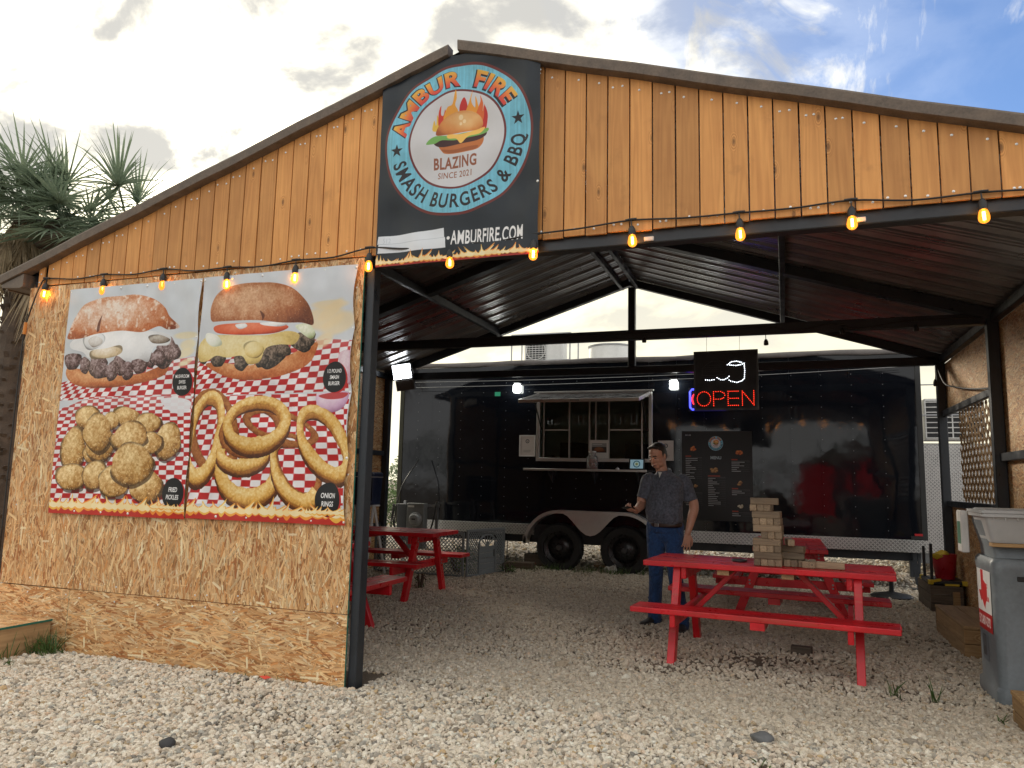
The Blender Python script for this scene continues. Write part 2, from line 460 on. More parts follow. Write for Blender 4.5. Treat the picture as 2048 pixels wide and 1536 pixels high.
# foliage
def leafmat(name, a, b, tr=.25):
    m, t = mat(name); co = obj_co(t)
    n = t.noise(co, 2.2, 4, .6); n2 = t.noise(co, 25, 2, .5)
    c = t.mix(t.map(t.math('ADD', t.math('MULTIPLY', n, .6), t.math('MULTIPLY', n2, .4)), .35, .65), a, b)
    t.put(t.b.inputs['Base Color'], c); t.b.inputs['Roughness'].default_value = .55
    tl = t.new('ShaderNodeBsdfTranslucent'); t.put(tl.inputs[0], c)
    mx = t.new('ShaderNodeMixShader'); mx.inputs[0].default_value = tr
    t.l.new(t.b.outputs[0], mx.inputs[1]); t.l.new(tl.outputs[0], mx.inputs[2]); t.l.new(mx.outputs[0], t.out.inputs[0])
    return m
M['palm'] = leafmat('palm_leaf', (.13, .185, .125), (.22, .275, .19), .45)
M['palm_dead'] = leafmat('dead_palm_leaf', (.24, .185, .11), (.40, .31, .19))
M['grass'] = leafmat('grass_blade', (.045, .10, .020), (.11, .17, .045))
M['bush'] = leafmat('bush_leaf', (.05, .10, .03), (.12, .19, .06))
M['far'] = leafmat('far_leaf', (.05, .08, .04), (.09, .12, .06))
M['bark'] = simple('palm_bark', (.095, .070, .052), .9, 0, .5, 7, .8, 22)
M['skinp'] = simple('person_skin', (.50, .262, .180), .5, 0, .10, 9)
M['hair'] = simple('dark_hair', (.016, .012, .010), .5, 0, .3, 40, .4, 90)
M['shirt'] = simple('charcoal_heather_shirt', (.095, .110, .145), .9, 0, .45, 45, .2, 200)
M['jeans'] = simple('blue_denim', (.013, .050, .150), .85, 0, .35, 14, .25, 220)
M['belt'] = simple('brown_belt_leather', (.035, .018, .013), .5, 0, .2, 20)
M['shoe'] = simple('dark_shoe_leather', (.022, .018, .016), .5, 0, .2, 20)
M['lips'] = simple('lip_skin', (.28, .10, .08), .5, 0, .1, 20)
M['eye'] = simple('eye_dark', (.03, .022, .02), .3, 0, .1, 20)
M['hub'] = simple('dull_wheel_hub', (.10, .10, .10), .5, .5, .2, 20)

def cloth(name, col, fold, dist, fine, var=.35):
    """woven cloth with soft creases"""
    m, t = mat(name); co = obj_co(t)
    n = t.noise(co, 46, 4, .65); n2 = t.noise(co, 7, 3, .6)
    t.put(t.b.inputs['Base Color'], t.vmath('SCALE', col, scale=t.math('MULTIPLY', t.map(n, .3, .7, 1 - var, 1 + var, False), t.map(n2, .3, .7, .82, 1.16, False))))
    t.b.inputs['Roughness'].default_value = .9; t.b.inputs['Sheen Weight'].default_value = .15
    f = t.noise(t.scalev(co, (1.0, 1.0, .75), (0, 0, 0), (.35, .5, .2)), fold, 3, .5, 1.4)
    ridge = t.math('SUBTRACT', 1.0, t.math('ABSOLUTE', t.math('MULTIPLY', t.math('SUBTRACT', f, .5), 5.0)))
    bump(t, t.math('ADD', t.math('MULTIPLY', ridge, .6), t.math('ADD', f, t.math('MULTIPLY', t.noise(co, 220, 2, .5), fine))), .75, dist)
    return m
M['shirt'] = cloth('charcoal_heather_shirt', (.088, .100, .130), 6.5, .022, .05, .5)
M['jeans'] = cloth('blue_denim', (.013, .048, .145), 7.5, .020, .06, .35)
# ------------------------------------------------------------------ flat print: painted as pixels in numpy
_rs = np.random.RandomState(11)
def vnoise(h, w, cell, seed=0, octv=4, rough=.5):
    """smooth value noise, 0..1, any cell size in pixels"""
    rs = np.random.RandomState(seed); out = np.zeros((h, w), np.float32); amp = 1.0; tot = 0
    for o in range(octv):
        c = max(1.0, cell / 2 ** o)
        gh, gw = int(h / c) + 3, int(w / c) + 3
        g = rs.rand(gh, gw).astype(np.float32)
        y = np.arange(h) / c; x = np.arange(w) / c
        yi = y.astype(int); xi = x.astype(int); fy = (y - yi)[:, None]; fx = (x - xi)[None]
        fy = fy * fy * (3 - 2 * fy); fx = fx * fx * (3 - 2 * fx)
        a = g[yi][:, xi]; b = g[yi][:, xi + 1]; c2 = g[yi + 1][:, xi]; d = g[yi + 1][:, xi + 1]
        out += amp * ((a * (1 - fx) + b * fx) * (1 - fy) + (c2 * (1 - fx) + d * fx) * fy); tot += amp; amp *= rough
    return out / tot
def sstep(x, a, b):
    t = np.clip((x - a) / (b - a), 0, 1); return t * t * (3 - 2 * t)

class Canvas:
    """y up, metres; colours are display (sRGB) values 0..1"""
    def __init__(s, w, h, ppm, bg):
        s.w, s.h, s.ppm = w, h, ppm
        s.W, s.H = int(round(w * ppm)), int(round(h * ppm))
        s.a = np.empty((s.H, s.W, 3), np.float32); s.a[:] = bg
        s.Y, s.X = np.mgrid[0:s.H, 0:s.W].astype(np.float32); s.X = (s.X + .5) / ppm; s.Y = (s.Y + .5) / ppm
    def mask(s, pts, ss=3):
        """anti-aliased even-odd fill of a polygon (list of x,y)"""
        p = np.array(pts, np.float64) * s.ppm
        x0, y0 = np.floor(p.min(0)).astype(int) - 1; x1, y1 = np.ceil(p.max(0)).astype(int) + 1
        x0, y0, x1, y1 = max(x0, 0), max(y0, 0), min(x1, s.W), min(y1, s.H)
        if x1 <= x0 or y1 <= y0: return None
        hh, ww = (y1 - y0) * ss, (x1 - x0) * ss
        m = np.zeros((hh, ww), bool); q = (p - (x0, y0)) * ss; xs = np.arange(ww) + .5
        for i in range(len(q)):
            a, b = q[i - 1], q[i]
            if a[1] == b[1]: continue
            if a[1] > b[1]: a, b = b, a
            r0 = max(0, int(math.ceil(a[1] - .5))); r1 = min(hh, int(math.ceil(b[1] - .5)))
            if r1 <= r0: continue
            yy = np.arange(r0, r1) + .5; xi = a[0] + (yy - a[1]) * (b[0] - a[0]) / (b[1] - a[1])
            m[r0:r1] ^= xs[None] > xi[:, None]
        f = m.reshape(y1 - y0, ss, x1 - x0, ss).mean((1, 3)).astype(np.float32)
        return f, (slice(y0, y1), slice(x0, x1))
    def put(s, mk, col, alpha=1.0):
        if mk is None: return
        f, sl = mk
        c = col[sl] if isinstance(col, np.ndarray) and col.ndim == 3 and col.shape[:2] == (s.H, s.W) else np.array(col, np.float32)
        f = (f * alpha)[..., None]
        s.a[sl] = s.a[sl] * (1 - f) + c * f
    def poly(s, pts, col, alpha=1.0): s.put(s.mask(pts), col, alpha)
    def curve(s, pts, col, alpha=1.0, n=6):
        s.poly(closed(pts, n), col, alpha)
    def ell(s, cx, cy, rx, ry, col, rot=0.0, alpha=1.0, soft=None, inner=None):
        dx, dy = s.X - cx, s.Y - cy; c, sn = math.cos(rot), math.sin(rot)
        u = (dx * c + dy * sn) / rx; v = (-dx * sn + dy * c) / ry
        r = np.sqrt(u * u + v * v); e = soft or 1.2 / (s.ppm * min(rx, ry))
        f = sstep(1 - r, -e / 2, e / 2)
        if inner is not None: f = f * sstep(r - inner, -e / 2, e / 2)
        s.put((f.astype(np.float32), (slice(0, s.H), slice(0, s.W))), col, alpha)
        return u, v, r
    def image(s, name):
        im = bpy.data.images.new(name, s.W, s.H); im.colorspace_settings.name = 'sRGB'
        px = np.ones((s.H, s.W, 4), np.float32); px[..., :3] = np.clip(s.a, 0, 1)
        im.pixels.foreach_set(px.ravel()); im.update(); im.pack()
        return im
def closed(pts, n=6):
    m = len(pts); out = []
    for i in range(m):
        p0, p1, p2, p3 = (np.array(pts[(i + k) % m], float) for k in (-1, 0, 1, 2))
        for k in range(n):
            t = k / n
            out.append(tuple(.5 * (2 * p1 + (p2 - p0) * t + (2 * p0 - 5 * p1 + 4 * p2 - p3) * t * t + (3 * p1 - p0 - 3 * p2 + p3) * t ** 3)))
    return out

_tc = {}
def glyphs(txt, bold=.0, spacing=1.0):
    """triangles of a text set in Blender's own built-in font, unit height, plus its width"""
    key = (txt, bold, spacing)
    if key in _tc: return _tc[key]
    cu = bpy.data.curves.new('text', 'FONT'); cu.body = txt; cu.size = 1.0; cu.offset = bold; cu.space_character = spacing; cu.resolution_u = 4
    o = bpy.data.objects.new('text', cu); COL.objects.link(o)
    me = bpy.data.meshes.new_from_object(o.evaluated_get(bpy.context.evaluated_depsgraph_get()))
    bpy.data.objects.remove(o); bpy.data.curves.remove(cu)
    me.calc_loop_triangles()
    v = np.array([tuple(x.co)[:2] for x in me.vertices]); tr = np.array([tuple(x.vertices) for x in me.loop_triangles])
    bpy.data.meshes.remove(me)
    v[:, 0] -= v[:, 0].min(); y0 = 0.0; hgt = .729
    v /= hgt
    _tc[key] = (v, tr, v[:, 0].max()); return _tc[key]
def text_mask(cv, txt, fn, bold=.0, spacing=1.0):
    """rasterise a text after mapping its points through fn"""
    v, tr, w = glyphs(txt, bold, spacing)
    p = np.array([fn(x, y) for x, y in v]); ss = 3
    x0, y0 = np.floor(p.min(0) * cv.ppm).astype(int) - 1; x1, y1 = np.ceil(p.max(0) * cv.ppm).astype(int) + 2
    x0, y0, x1, y1 = max(0, x0), max(0, y0), min(cv.W, x1), min(cv.H, y1)
    if x1 <= x0 or y1 <= y0: return None
    m = np.zeros(((y1 - y0) * ss, (x1 - x0) * ss), bool); q = (p * cv.ppm - (x0, y0)) * ss
    for t in tr:
        a, b, c = q[t]
        xa, ya = np.floor(np.minimum(np.minimum(a, b), c)).astype(int); xb, yb = np.ceil(np.maximum(np.maximum(a, b), c)).astype(int) + 1
        xa, ya, xb, yb = max(xa, 0), max(ya, 0), min(xb, m.shape[1]), min(yb, m.shape[0])
        if xb <= xa or yb <= ya: continue
        X = np.arange(xa, xb)[None] + .5; Y = np.arange(ya, yb)[:, None] + .5
        d = [(u[0] - w_[0]) * (Y - w_[1]) - (u[1] - w_[1]) * (X - w_[0]) for u, w_ in ((b, a), (c, b), (a, c))]
        m[ya:yb, xa:xb] |= ((d[0] >= 0) & (d[1] >= 0) & (d[2] >= 0)) | ((d[0] <= 0) & (d[1] <= 0) & (d[2] <= 0))
    f = m.reshape(y1 - y0, ss, x1 - x0, ss).mean((1, 3)).astype(np.float32)
    return f, (slice(y0, y1), slice(x0, x1))
def text(cv, txt, x, y, h, col, sx=1.0, bold=.0, align='l', shear=0.0, spacing=1.0, alpha=1.0):
    v, tr, w = glyphs(txt, bold, spacing)
    ox = x - (w * h * sx / 2 if align == 'c' else (w * h * sx if align == 'r' else 0))
    cv.put(text_mask(cv, txt, lambda a, b: (ox + (a + shear * b) * h * sx, y + b * h), bold, spacing), col, alpha)
def arc_text(cv, txt, cx, cy, r, a_mid, h, col, sx=.8, bold=.0, inside=False, spacing=1.0, shadow=None, widen=0.0):
    """text on a circle; a_mid = angle of the middle (radians, 0 = right); inside = reads along the bottom"""
    v, tr, w = glyphs(txt, bold, spacing)
    def fn(a, b, dx=0, dy=0):
        s = (a - w / 2) * h * sx
        if inside:
            th = a_mid + s / r; rr = r - b * h + h
        else:
            th = a_mid - s / (r + h * .5); rr = r + b * h
        return cx + rr * math.cos(th) + dx, cy + rr * math.sin(th) + dy
    if shadow:
        cv.put(text_mask(cv, txt, lambda a, b: fn(a, b, -shadow[0], -shadow[0] * .35), bold + .03, spacing), shadow[1])
    cv.put(text_mask(cv, txt, fn, bold, spacing), col)

def print_mat(name, im, rough=.5, spec=.4, fade=0.0, uvname='UVMap'):
    m, t = mat(name)
    ti = t.new('ShaderNodeTexImage', image=im, interpolation='Linear', extension='EXTEND')
    uv = t.new('ShaderNodeUVMap'); uv.uv_map = uvname; t.l.new(uv.outputs[0], ti.inputs[0])
    co = obj_co(t)
    c = t.vmath('SCALE', ti.outputs[0], scale=t.map(t.noise(co, 3, 4, .6), .3, .7, .92, 1.03, False))
    t.put(t.b.inputs['Base Color'], c); t.b.inputs['Roughness'].default_value = rough
    t.b.inputs['Specular IOR Level'].default_value = spec
    bump(t, t.noise(co, 5, 3, .5), .12, .02)
    return m

# ---- food painting helpers (all in canvas metres)
def blob(cv, pts, lo, mid, hi, light=(-.4, .75), seed=0, speck=.12, cell=.012, n=6, rim=.0, spot=None):
    """a shaded rounded shape: tone from its distance to the outline, grain from noise"""
    P = closed(pts, n) if len(pts) < 40 else pts
    mk = cv.mask(P)
    if mk is None: return None
    f, sl = mk
    X, Y = cv.X[sl], cv.Y[sl]; p = np.array(P); c = p.mean(0); sz = (p.max(0) - p.min(0)) / 2 + 1e-6
    u = (X - c[0]) / sz[0]; v = (Y - c[1]) / sz[1]
    r2 = np.clip(u * u + v * v, 0, 1); nz = np.sqrt(1 - r2 * .96)
    sh = np.clip(.30 + .48 * nz + .34 * (u * light[0] + v * light[1]), 0, 1)
    nn = vnoise(*f.shape, max(2, cell * cv.ppm), seed, 4, .6); n2 = vnoise(*f.shape, max(2, cell * cv.ppm * 5), seed + 5, 3)
    sh = np.clip(sh + (nn - .5) * speck * 3 + (n2 - .5) * .28, 0, 1)[..., None]
    lo, mid, hi = (np.array(k, np.float32) for k in (lo, mid, hi))
    col = np.where(sh < .5, lo + (mid - lo) * sh * 2, mid + (hi - mid) * (sh - .5) * 2)
    if spot is not None:
        sp = sstep(vnoise(*f.shape, max(2, spot[1] * cv.ppm), seed + 9, 3, .6), spot[2], spot[2] + .16)[..., None] * (.35 + .65 * vnoise(*f.shape, max(2, .004 * cv.ppm), seed + 3, 2))[..., None]
        col = col * (1 - sp) + np.array(spot[0], np.float32) * sp
    if rim: col = col * (1 - rim * sstep(r2, .72, 1.0)[..., None])
    cv.a[sl] = cv.a[sl] * (1 - f[..., None]) + col * f[..., None]
    return mk
def checks(cv, poly, quad, nx, ny, red=(.70, .12, .12), white=(.90, .89, .90), fade=None):
    """gingham paper in perspective: quad = four corners (bl, br, tr, tl) of the grid"""
    mk = cv.mask(poly)
    if mk is None: return
    f, sl = mk; X, Y = cv.X[sl], cv.Y[sl]
    src = np.array(quad, float); A = []; b = []
    for (x, y), (U, V) in zip(src, ((0, 0), (1, 0), (1, 1), (0, 1))):
        A += [[x, y, 1, 0, 0, 0, -U * x, -U * y], [0, 0, 0, x, y, 1, -V * x, -V * y]]; b += [U, V]
    h = np.linalg.solve(np.array(A), np.array(b)); d = h[6] * X + h[7] * Y + 1
    U = (h[0] * X + h[1] * Y + h[2]) / d * nx; V = (h[3] * X + h[4] * Y + h[5]) / d * ny
    tri = lambda q: np.abs(((q * .5) % 1.0) * 2 - 1) - .5
    e = tri(U) * tri(V); k = sstep(e, -.012, .012)[..., None]
    tone = (.88 + .24 * vnoise(*f.shape, .1 * cv.ppm, 3, 3))[..., None]
    col = (np.array(white, np.float32) * k + np.array(red, np.float32) * (1 - k)) * tone
    if fade is not None:
        w = sstep(Y, fade[0], fade[1])[..., None] * fade[2]
        col = col * (1 - w) + np.array((.87, .87, .88), np.float32) * w
    cv.a[sl] = cv.a[sl] * (1 - f[..., None]) + col * f[..., None]
def ring_food(cv, cx, cy, rx, ry, rot, th, seed, lo=(.52, .33, .10), mid=(.80, .60, .26), hi=(.95, .86, .62), a0=0, a1=2 * math.pi, squash=.55):
    """a fried ring seen at an angle: a thick shaded band round an ellipse (a0..a1 = the part in view)"""
    c, sn = math.cos(rot), math.sin(rot)
    dx, dy = cv.X - cx, cv.Y - cy; u = (dx * c + dy * sn); v = (-dx * sn + dy * c)
    ang = np.arctan2(v / ry, u / rx); er = np.sqrt((u / rx) ** 2 + (v / ry) ** 2)
    dist = (er - 1) * (np.sqrt((rx * np.cos(ang)) ** 2 + (ry * np.sin(ang)) ** 2))
    t_ = th * (1.0 + .25 * np.sin(-ang)); nz = vnoise(cv.H, cv.W, .03 * cv.ppm, seed, 4, .6)
    q = dist / t_ + (nz - .5) * .34
    f = sstep(1 - np.abs(q), 0, .10)
    if a1 - a0 < 6.2:
        am = (ang - a0) % (2 * math.pi); f = f * (am < (a1 - a0))
    ww = np.sqrt(np.clip(1 - q * q, 0, 1)); up = np.clip(q * np.sin(ang) + .1, -1, 1)
    n2 = vnoise(cv.H, cv.W, .014 * cv.ppm, seed + 3, 3, .65)
    sh = np.clip(.18 + .48 * ww + .26 * up + (n2 - .5) * .55 + (nz - .5) * .3, 0, 1)[..., None]
    lo, mid, hi = (np.array(k, np.float32) for k in (lo, mid, hi))
    col = np.where(sh < .5, lo + (mid - lo) * sh * 2, mid + (hi - mid) * (sh - .5) * 2)
    f = f[..., None]; cv.a[:] = cv.a * (1 - f) + col * f
def flames(cv, x0, x1, yb, hmin, hmax, step, seed, base=0.0):
    """a row of printed flame tongues along the bottom edge: amber rims, cream hearts"""
    rs = np.random.RandomState(seed); tg = []; x = x0 - step
    while x < x1 + step:
        w = step * (.7 + .9 * rs.rand()); tg.append((x, w, hmin + (hmax - hmin) * rs.rand() ** 1.5, (rs.rand() - .5) * w * 1.3, rs.rand(), rs.rand())); x += w * .62
    def tongue(x, w, h, ln, k, drop):
        c = x + w / 2; q = lambda u: c + (u - .5) * w * k
        return [(q(0), yb), (q(.12), yb + h * .30 * k), (q(.34) + ln * .25, yb + h * .52 * k), (q(.50) + ln, yb + h * k), (q(.58) + ln * .35, yb + h * .50 * k), (q(.74), yb + h * .30 * k), (q(.90), yb + h * .38 * k), (q(1), yb), (q(.5), yb - drop * k)]
    for x, w, h, ln, c, d in tg:
        cv.curve(tongue(x, w, h, ln, 1.0, hmin * (.5 + .5 * d)), (AMBER[0], AMBER[1] - .18 * c, AMBER[2] - .1 * c), .97, 5)
    if base: cv.poly([(x0, yb - base * .4), (x1, yb - base * .4), (x1, yb + base), (x0, yb + base)], AMBER)
    for x, w, h, ln, c, d in tg:
        cv.curve(tongue(x, w, h * .97, ln * .9, .80, hmin * .5), (CREAM[0], CREAM[1] - .05 * c, CREAM[2] - .12 * c), .97, 5)
CREAM, AMBER, FIRE = (.95, .90, .74), (.93, .74, .32), (.88, .45, .16)
def disc_label(cv, cx, cy, r, lines):
    cv.ell(cx + r * .12, cy - r * .06, r * 1.02, r * 1.08, (.72, .15, .15)); cv.ell(cx, cy, r, r * 1.08, (.075, .08, .085))
    n = len(lines); h = r * (.27 if n == 3 else .33)
    for i, s in enumerate(lines):
        text(cv, s, cx - r * .02, cy + (n / 2 - i - 1) * h * 1.62 + h * .30, h, (.93, .93, .93), .68 if n == 3 else .72, .028, 'c', .08)

# the two food posters; outlines were read off in the coordinates of one working photo crop
_PL = ((175, 205), (880, 145), (775, 1418), (60, 1390)); _PR = ((880, 145), (1700, 78), (1630, 1455), (783, 1418))
def to_local(q, w, h):
    src = np.array(q, float); A = []; b = []
    for (x, y), (U, V) in zip(src, ((0, h), (w, h), (w, 0), (0, 0))):
        A += [[x, y, 1, 0, 0, 0, -U * x, -U * y], [0, 0, 0, x, y, 1, -V * x, -V * y]]; b += [U, V]
    k = np.linalg.solve(np.array(A), np.array(b))
    def f(x, y):
        d = k[6] * x + k[7] * y + 1
        return ((k[0] * x + k[1] * y + k[2]) / d, (k[3] * x + k[4] * y + k[5]) / d)
    return f
BUN = ((.40, .16, .06), (.72, .40, .20), (.93, .76, .56)); BUNW = ((.44, .18, .08), (.74, .42, .23), (.98, .95, .91))
PATTY = ((.09, .06, .06), (.30, .20, .18), (.66, .58, .58)); CHEESE = ((.62, .50, .26), (.84, .74, .46), (.94, .90, .74))
SAUCE = ((.66, .66, .67), (.86, .87, .88), (.97, .97, .97)); PICK = ((.34, .21, .08), (.70, .52, .27), (.95, .85, .64))
GOLD = ((.55, .35, .11), (.86, .67, .34), (.98, .92, .72))

def poster_left():
    w, h = 1.352, 1.805; cv = Canvas(w, h, 460, (.80, .825, .85)); L = to_local(_PL, w, h)
    g = lambda pts: [L(*p) for p in pts]
    cv.a *= (.94 + .10 * vnoise(cv.H, cv.W, 90, 1, 3))[..., None]
    checks(cv, g([(70, 720), (300, 650), (720, 580), (870, 560), (830, 770), (640, 772), (330, 785), (90, 800)]),
           g([(40, 800), (840, 775), (820, 560), (200, 640)]), 22, 9, fade=(1.02, 1.18, .35))
    # blurred fries behind
    for i, (x, y, rx, ry) in enumerate(((790, 450, 60, 18), (800, 500, 40, 28), (785, 545, 50, 22), (790, 595, 36, 16))):
        c = L(x, y); cv.ell(c[0], c[1], rx * .0019, ry * .0015, (.88, .83, .68), .1 * i, .8, .6)
    # bottom bun, patty, sauce, mushrooms, top bun
    blob(cv, g([(150, 640), (190, 625), (420, 665), (560, 650), (690, 600), (670, 660), (560, 700), (390, 730), (240, 725), (165, 690)]), *BUN, seed=2)
    for i, (x, y, r) in enumerate(((185, 590, 52), (250, 610, 40), (320, 600, 58), (345, 640, 48), (440, 610, 50), (400, 640, 45), (545, 610, 48), (600, 580, 40), (680, 540, 70), (720, 545, 46), (640, 570, 45), (480, 640, 40))):
        cx, cy = L(x, y); k = r * .00165
        pts = [(cx + k * (1 + .22 * math.sin(3 * a + i)) * math.cos(a), cy + k * (1 + .2 * math.cos(2 * a + i * 2)) * .95 * math.sin(a)) for a in np.linspace(0, 6.28, 11)[:-1]]
        blob(cv, pts, *PATTY, seed=20 + i, speck=.34, cell=.016, spot=((.80, .76, .75), .010, .66))
    blob(cv, g([(190, 480), (300, 430), (470, 425), (600, 425), (700, 450), (690, 500), (620, 510), (590, 590), (540, 575), (480, 590), (430, 560), (330, 560), (270, 570), (240, 540), (180, 520)]), *SAUCE, seed=4, speck=.05)
    blob(cv, g([(245, 470), (290, 432), (350, 445), (360, 480), (320, 520), (265, 525)]), *SAUCE, seed=5, speck=.05, rim=.25)
    blob(cv, g([(275, 480), (310, 455), (345, 470), (345, 495), (300, 515)]), (.45, .40, .36), (.80, .78, .76), (.95, .95, .94), seed=6, speck=.1)
    blob(cv, g([(285, 535), (370, 520), (450, 505), (455, 545), (390, 570), (290, 575)]), (.50, .40, .27), (.82, .74, .60), (.96, .93, .88), seed=7, rim=.3)
    blob(cv, g([(590, 455), (640, 445), (700, 470), (670, 490), (610, 490)]), (.25, .20, .16), (.50, .44, .38), (.80, .78, .74), seed=8, rim=.3)
    blob(cv, g([(165, 470), (172, 430), (200, 360), (250, 295), (330, 255), (430, 240), (530, 232), (620, 255), (680, 300), (705, 350), (755, 405), (690, 418), (640, 400), (560, 432), (450, 425), (330, 440), (240, 466)]), *BUNW, seed=9, speck=.10, spot=((.95, .92, .88), .045, .56))
    cv.curve(g([(318, 430), (325, 380), (350, 330), (345, 340), (334, 390), (330, 425)]), (.30, .12, .06), .75)
    # seam between the two pictures, lower gingham
    checks(cv, g([(95, 850), (240, 795), (330, 782), (830, 770), (780, 1340), (60, 1335)]), g([(20, 1350), (790, 1360), (800, 760), (190, 790)]), 18, 27, fade=(.72, 1.02, .55))
    cv.curve(g([(660, 790), (740, 780), (810, 800), (805, 850), (740, 865), (690, 840)]), (.86, .87, .89), .95)
    for i, (x, y, rx, ry, ro) in enumerate(((265, 885, 64, 60, 0), (470, 880, 72, 45, -.2), (590, 915, 66, 45, .1), (390, 905, 40, 40, 0), (690, 1010, 62, 78, .3), (190, 1050, 64, 105, .2), (300, 1080, 60, 50, 0), (330, 1030, 80, 80, 0), (600, 1020, 60, 50, .2),
              (320, 965, 74, 82, -.5), (490, 985, 92, 64, .2), (180, 1200, 78, 62, -.3), (300, 1190, 60, 72, .1), (410, 1220, 84, 80, .3), (570, 1240, 86, 78, -.3), (500, 1130, 105, 92, .15))):
        cx, cy = L(x, y); a = rx * .00202; b = ry * .00170
        pts = [(cx + a * (1 + .10 * math.sin(3 * q + i) + .05 * math.sin(7 * q + i * 3)) * math.cos(q) - b * .25 * ro * math.sin(q), cy + b * (1 + .09 * math.cos(2 * q + i)) * math.sin(q) + a * ro * .5 * math.cos(q)) for q in np.linspace(0, 6.283, 17)[:-1]]
        cv.put(cv.mask(closed([(px_ + .010, py_ - .022) for px_, py_ in pts], 3)), (.10, .05, .02), .55)
        blob(cv, pts, *PICK, seed=60 + i, speck=.26, cell=.020, n=4, rim=.38, spot=((.97, .90, .72), .010, .62))
    # flames and the red foot of the print
    f0 = L(60, 1390)[1]; cv.poly([(0, 0), (w, 0), (w, .055), (0, .055)], (.72, .19, .15))
    flames(cv, 0, w, .066, .055, .120, .100, 3, .014)
    disc_label(cv, *L(770, 697), .098, ('MUSHROOM', 'SWISS', 'BURGER'))
    disc_label(cv, *L(722, 1283), .103, ('FRIED', 'PICKLES'))
    flames(cv, w * .80, w * .97, .078, .025, .05, .06, 8)
    return cv, w, h
def poster_right():
    w, h = 1.345, 1.80; cv = Canvas(w, h, 460, (.80, .82, .845)); L = to_local(_PR, w, h)
    g = lambda pts: [L(*p) for p in pts]
    cv.a *= (.94 + .10 * vnoise(cv.H, cv.W, 90, 21, 3))[..., None]
    checks(cv, g([(820, 600), (950, 560), (1500, 470), (1680, 480), (1650, 745), (1100, 765), (820, 765)]), g([(760, 780), (1660, 750), (1690, 470), (900, 560)]), 20, 9, fade=(1.12, 1.30, .35))
    for i, (x, y, rx, ry) in enumerate(((1560, 290, 90, 22), (1520, 360, 100, 60), (1600, 390, 90, 50), (1520, 480, 45, 32), (1560, 320, 70, 30))):
        c = L(x, y); cv.ell(c[0], c[1], rx * .0017, ry * .0014, (.90, .82, .66), .15 * i, .75, .5)
    blob(cv, g([(1600, 560), (1680, 540), (1670, 700), (1640, 690)]), (.6, .4, .48), (.80, .66, .72), (.9, .85, .88), seed=3)
    blob(cv, g([(895, 610), (960, 595), (1130, 610), (1300, 570), (1470, 490), (1478, 530), (1420, 610), (1290, 665), (1130, 690), (1000, 670)]), *BUN, seed=31)
    for i, (x, y, r) in enumerate(((960, 585, 40), (1080, 595, 40), (1240, 560, 60), (1300, 530, 40), (1400, 490, 46), (1440, 470, 36), (1190, 590, 36), (880, 570, 34))):
        cx, cy = L(x, y); k = r * .0017
        pts = [(cx + k * (1 + .22 * math.sin(3 * a + i)) * math.cos(a), cy + k * .85 * (1 + .2 * math.cos(2 * a + i * 2)) * math.sin(a)) for a in np.linspace(0, 6.28, 11)[:-1]]
        blob(cv, pts, (.07, .06, .05), (.24, .20, .16), (.55, .48, .42), seed=40 + i, speck=.4, cell=.014)
    blob(cv, g([(850, 520), (900, 460), (1020, 450), (1200, 450), (1330, 430), (1390, 450), (1360, 500), (1280, 500), (1210, 520), (1180, 590), (1120, 605), (1080, 560), (1010, 570), (950, 560), (900, 590), (855, 585)]), *CHEESE, seed=33, speck=.10)
    blob(cv, g([(900, 440), (960, 455), (980, 500), (930, 510), (895, 480)]), (.68, .70, .60), (.86, .88, .82), (.96, .96, .94), seed=34, speck=.06)
    blob(cv, g([(1090, 500), (1150, 480), (1200, 520), (1170, 570), (1110, 560)]), *CHEESE, seed=35, speck=.08, rim=.25)
    blob(cv, g([(1370, 400), (1440, 395), (1475, 440), (1450, 470), (1400, 440)]), (.55, .60, .40), (.80, .83, .70), (.95, .95, .90), seed=36, speck=.16)
    blob(cv, g([(945, 405), (1050, 388), (1200, 385), (1310, 395), (1330, 415), (1250, 440), (1080, 448), (960, 440)]), (.55, .16, .08), (.84, .36, .22), (.93, .58, .44), seed=37, speck=.06)
    blob(cv, g([(1050, 395), (1100, 388), (1110, 405), (1070, 418)]), *SAUCE, seed=38); blob(cv, g([(1180, 385), (1260, 380), (1330, 390), (1290, 405), (1200, 398)]), *SAUCE, seed=39)
    blob(cv, g([(920, 350), (922, 300), (950, 240), (1010, 195), (1120, 175), (1240, 172), (1340, 195), (1410, 250), (1450, 310), (1465, 395), (1400, 385), (1300, 385), (1190, 372), (1080, 372), (960, 380), (930, 378)]), (.34, .15, .07), (.64, .38, .22), (.90, .76, .62), seed=41, speck=.12, spot=((.88, .80, .72), .012, .72))
    cv.curve(g([(1175, 320), (1185, 350), (1190, 372), (1200, 345), (1190, 330)]), (.28, .12, .06), .7)
    checks(cv, g([(825, 772), (1480, 760), (1660, 752), (1632, 1350), (780, 1340)]), g([(700, 1370), (1640, 1400), (1600, 730), (880, 770)]), 16, 21, fade=(.80, 1.05, .40))
    blob(cv, g([(1478, 770), (1560, 755), (1650, 755), (1632, 830), (1560, 860), (1495, 840)]), (.55, .35, .50), (.80, .66, .78), (.95, .90, .94), seed=42, speck=.04)
    cv.curve(g([(1490, 772), (1560, 757), (1645, 757), (1620, 785), (1540, 790)]), (.70, .20, .20), .9)
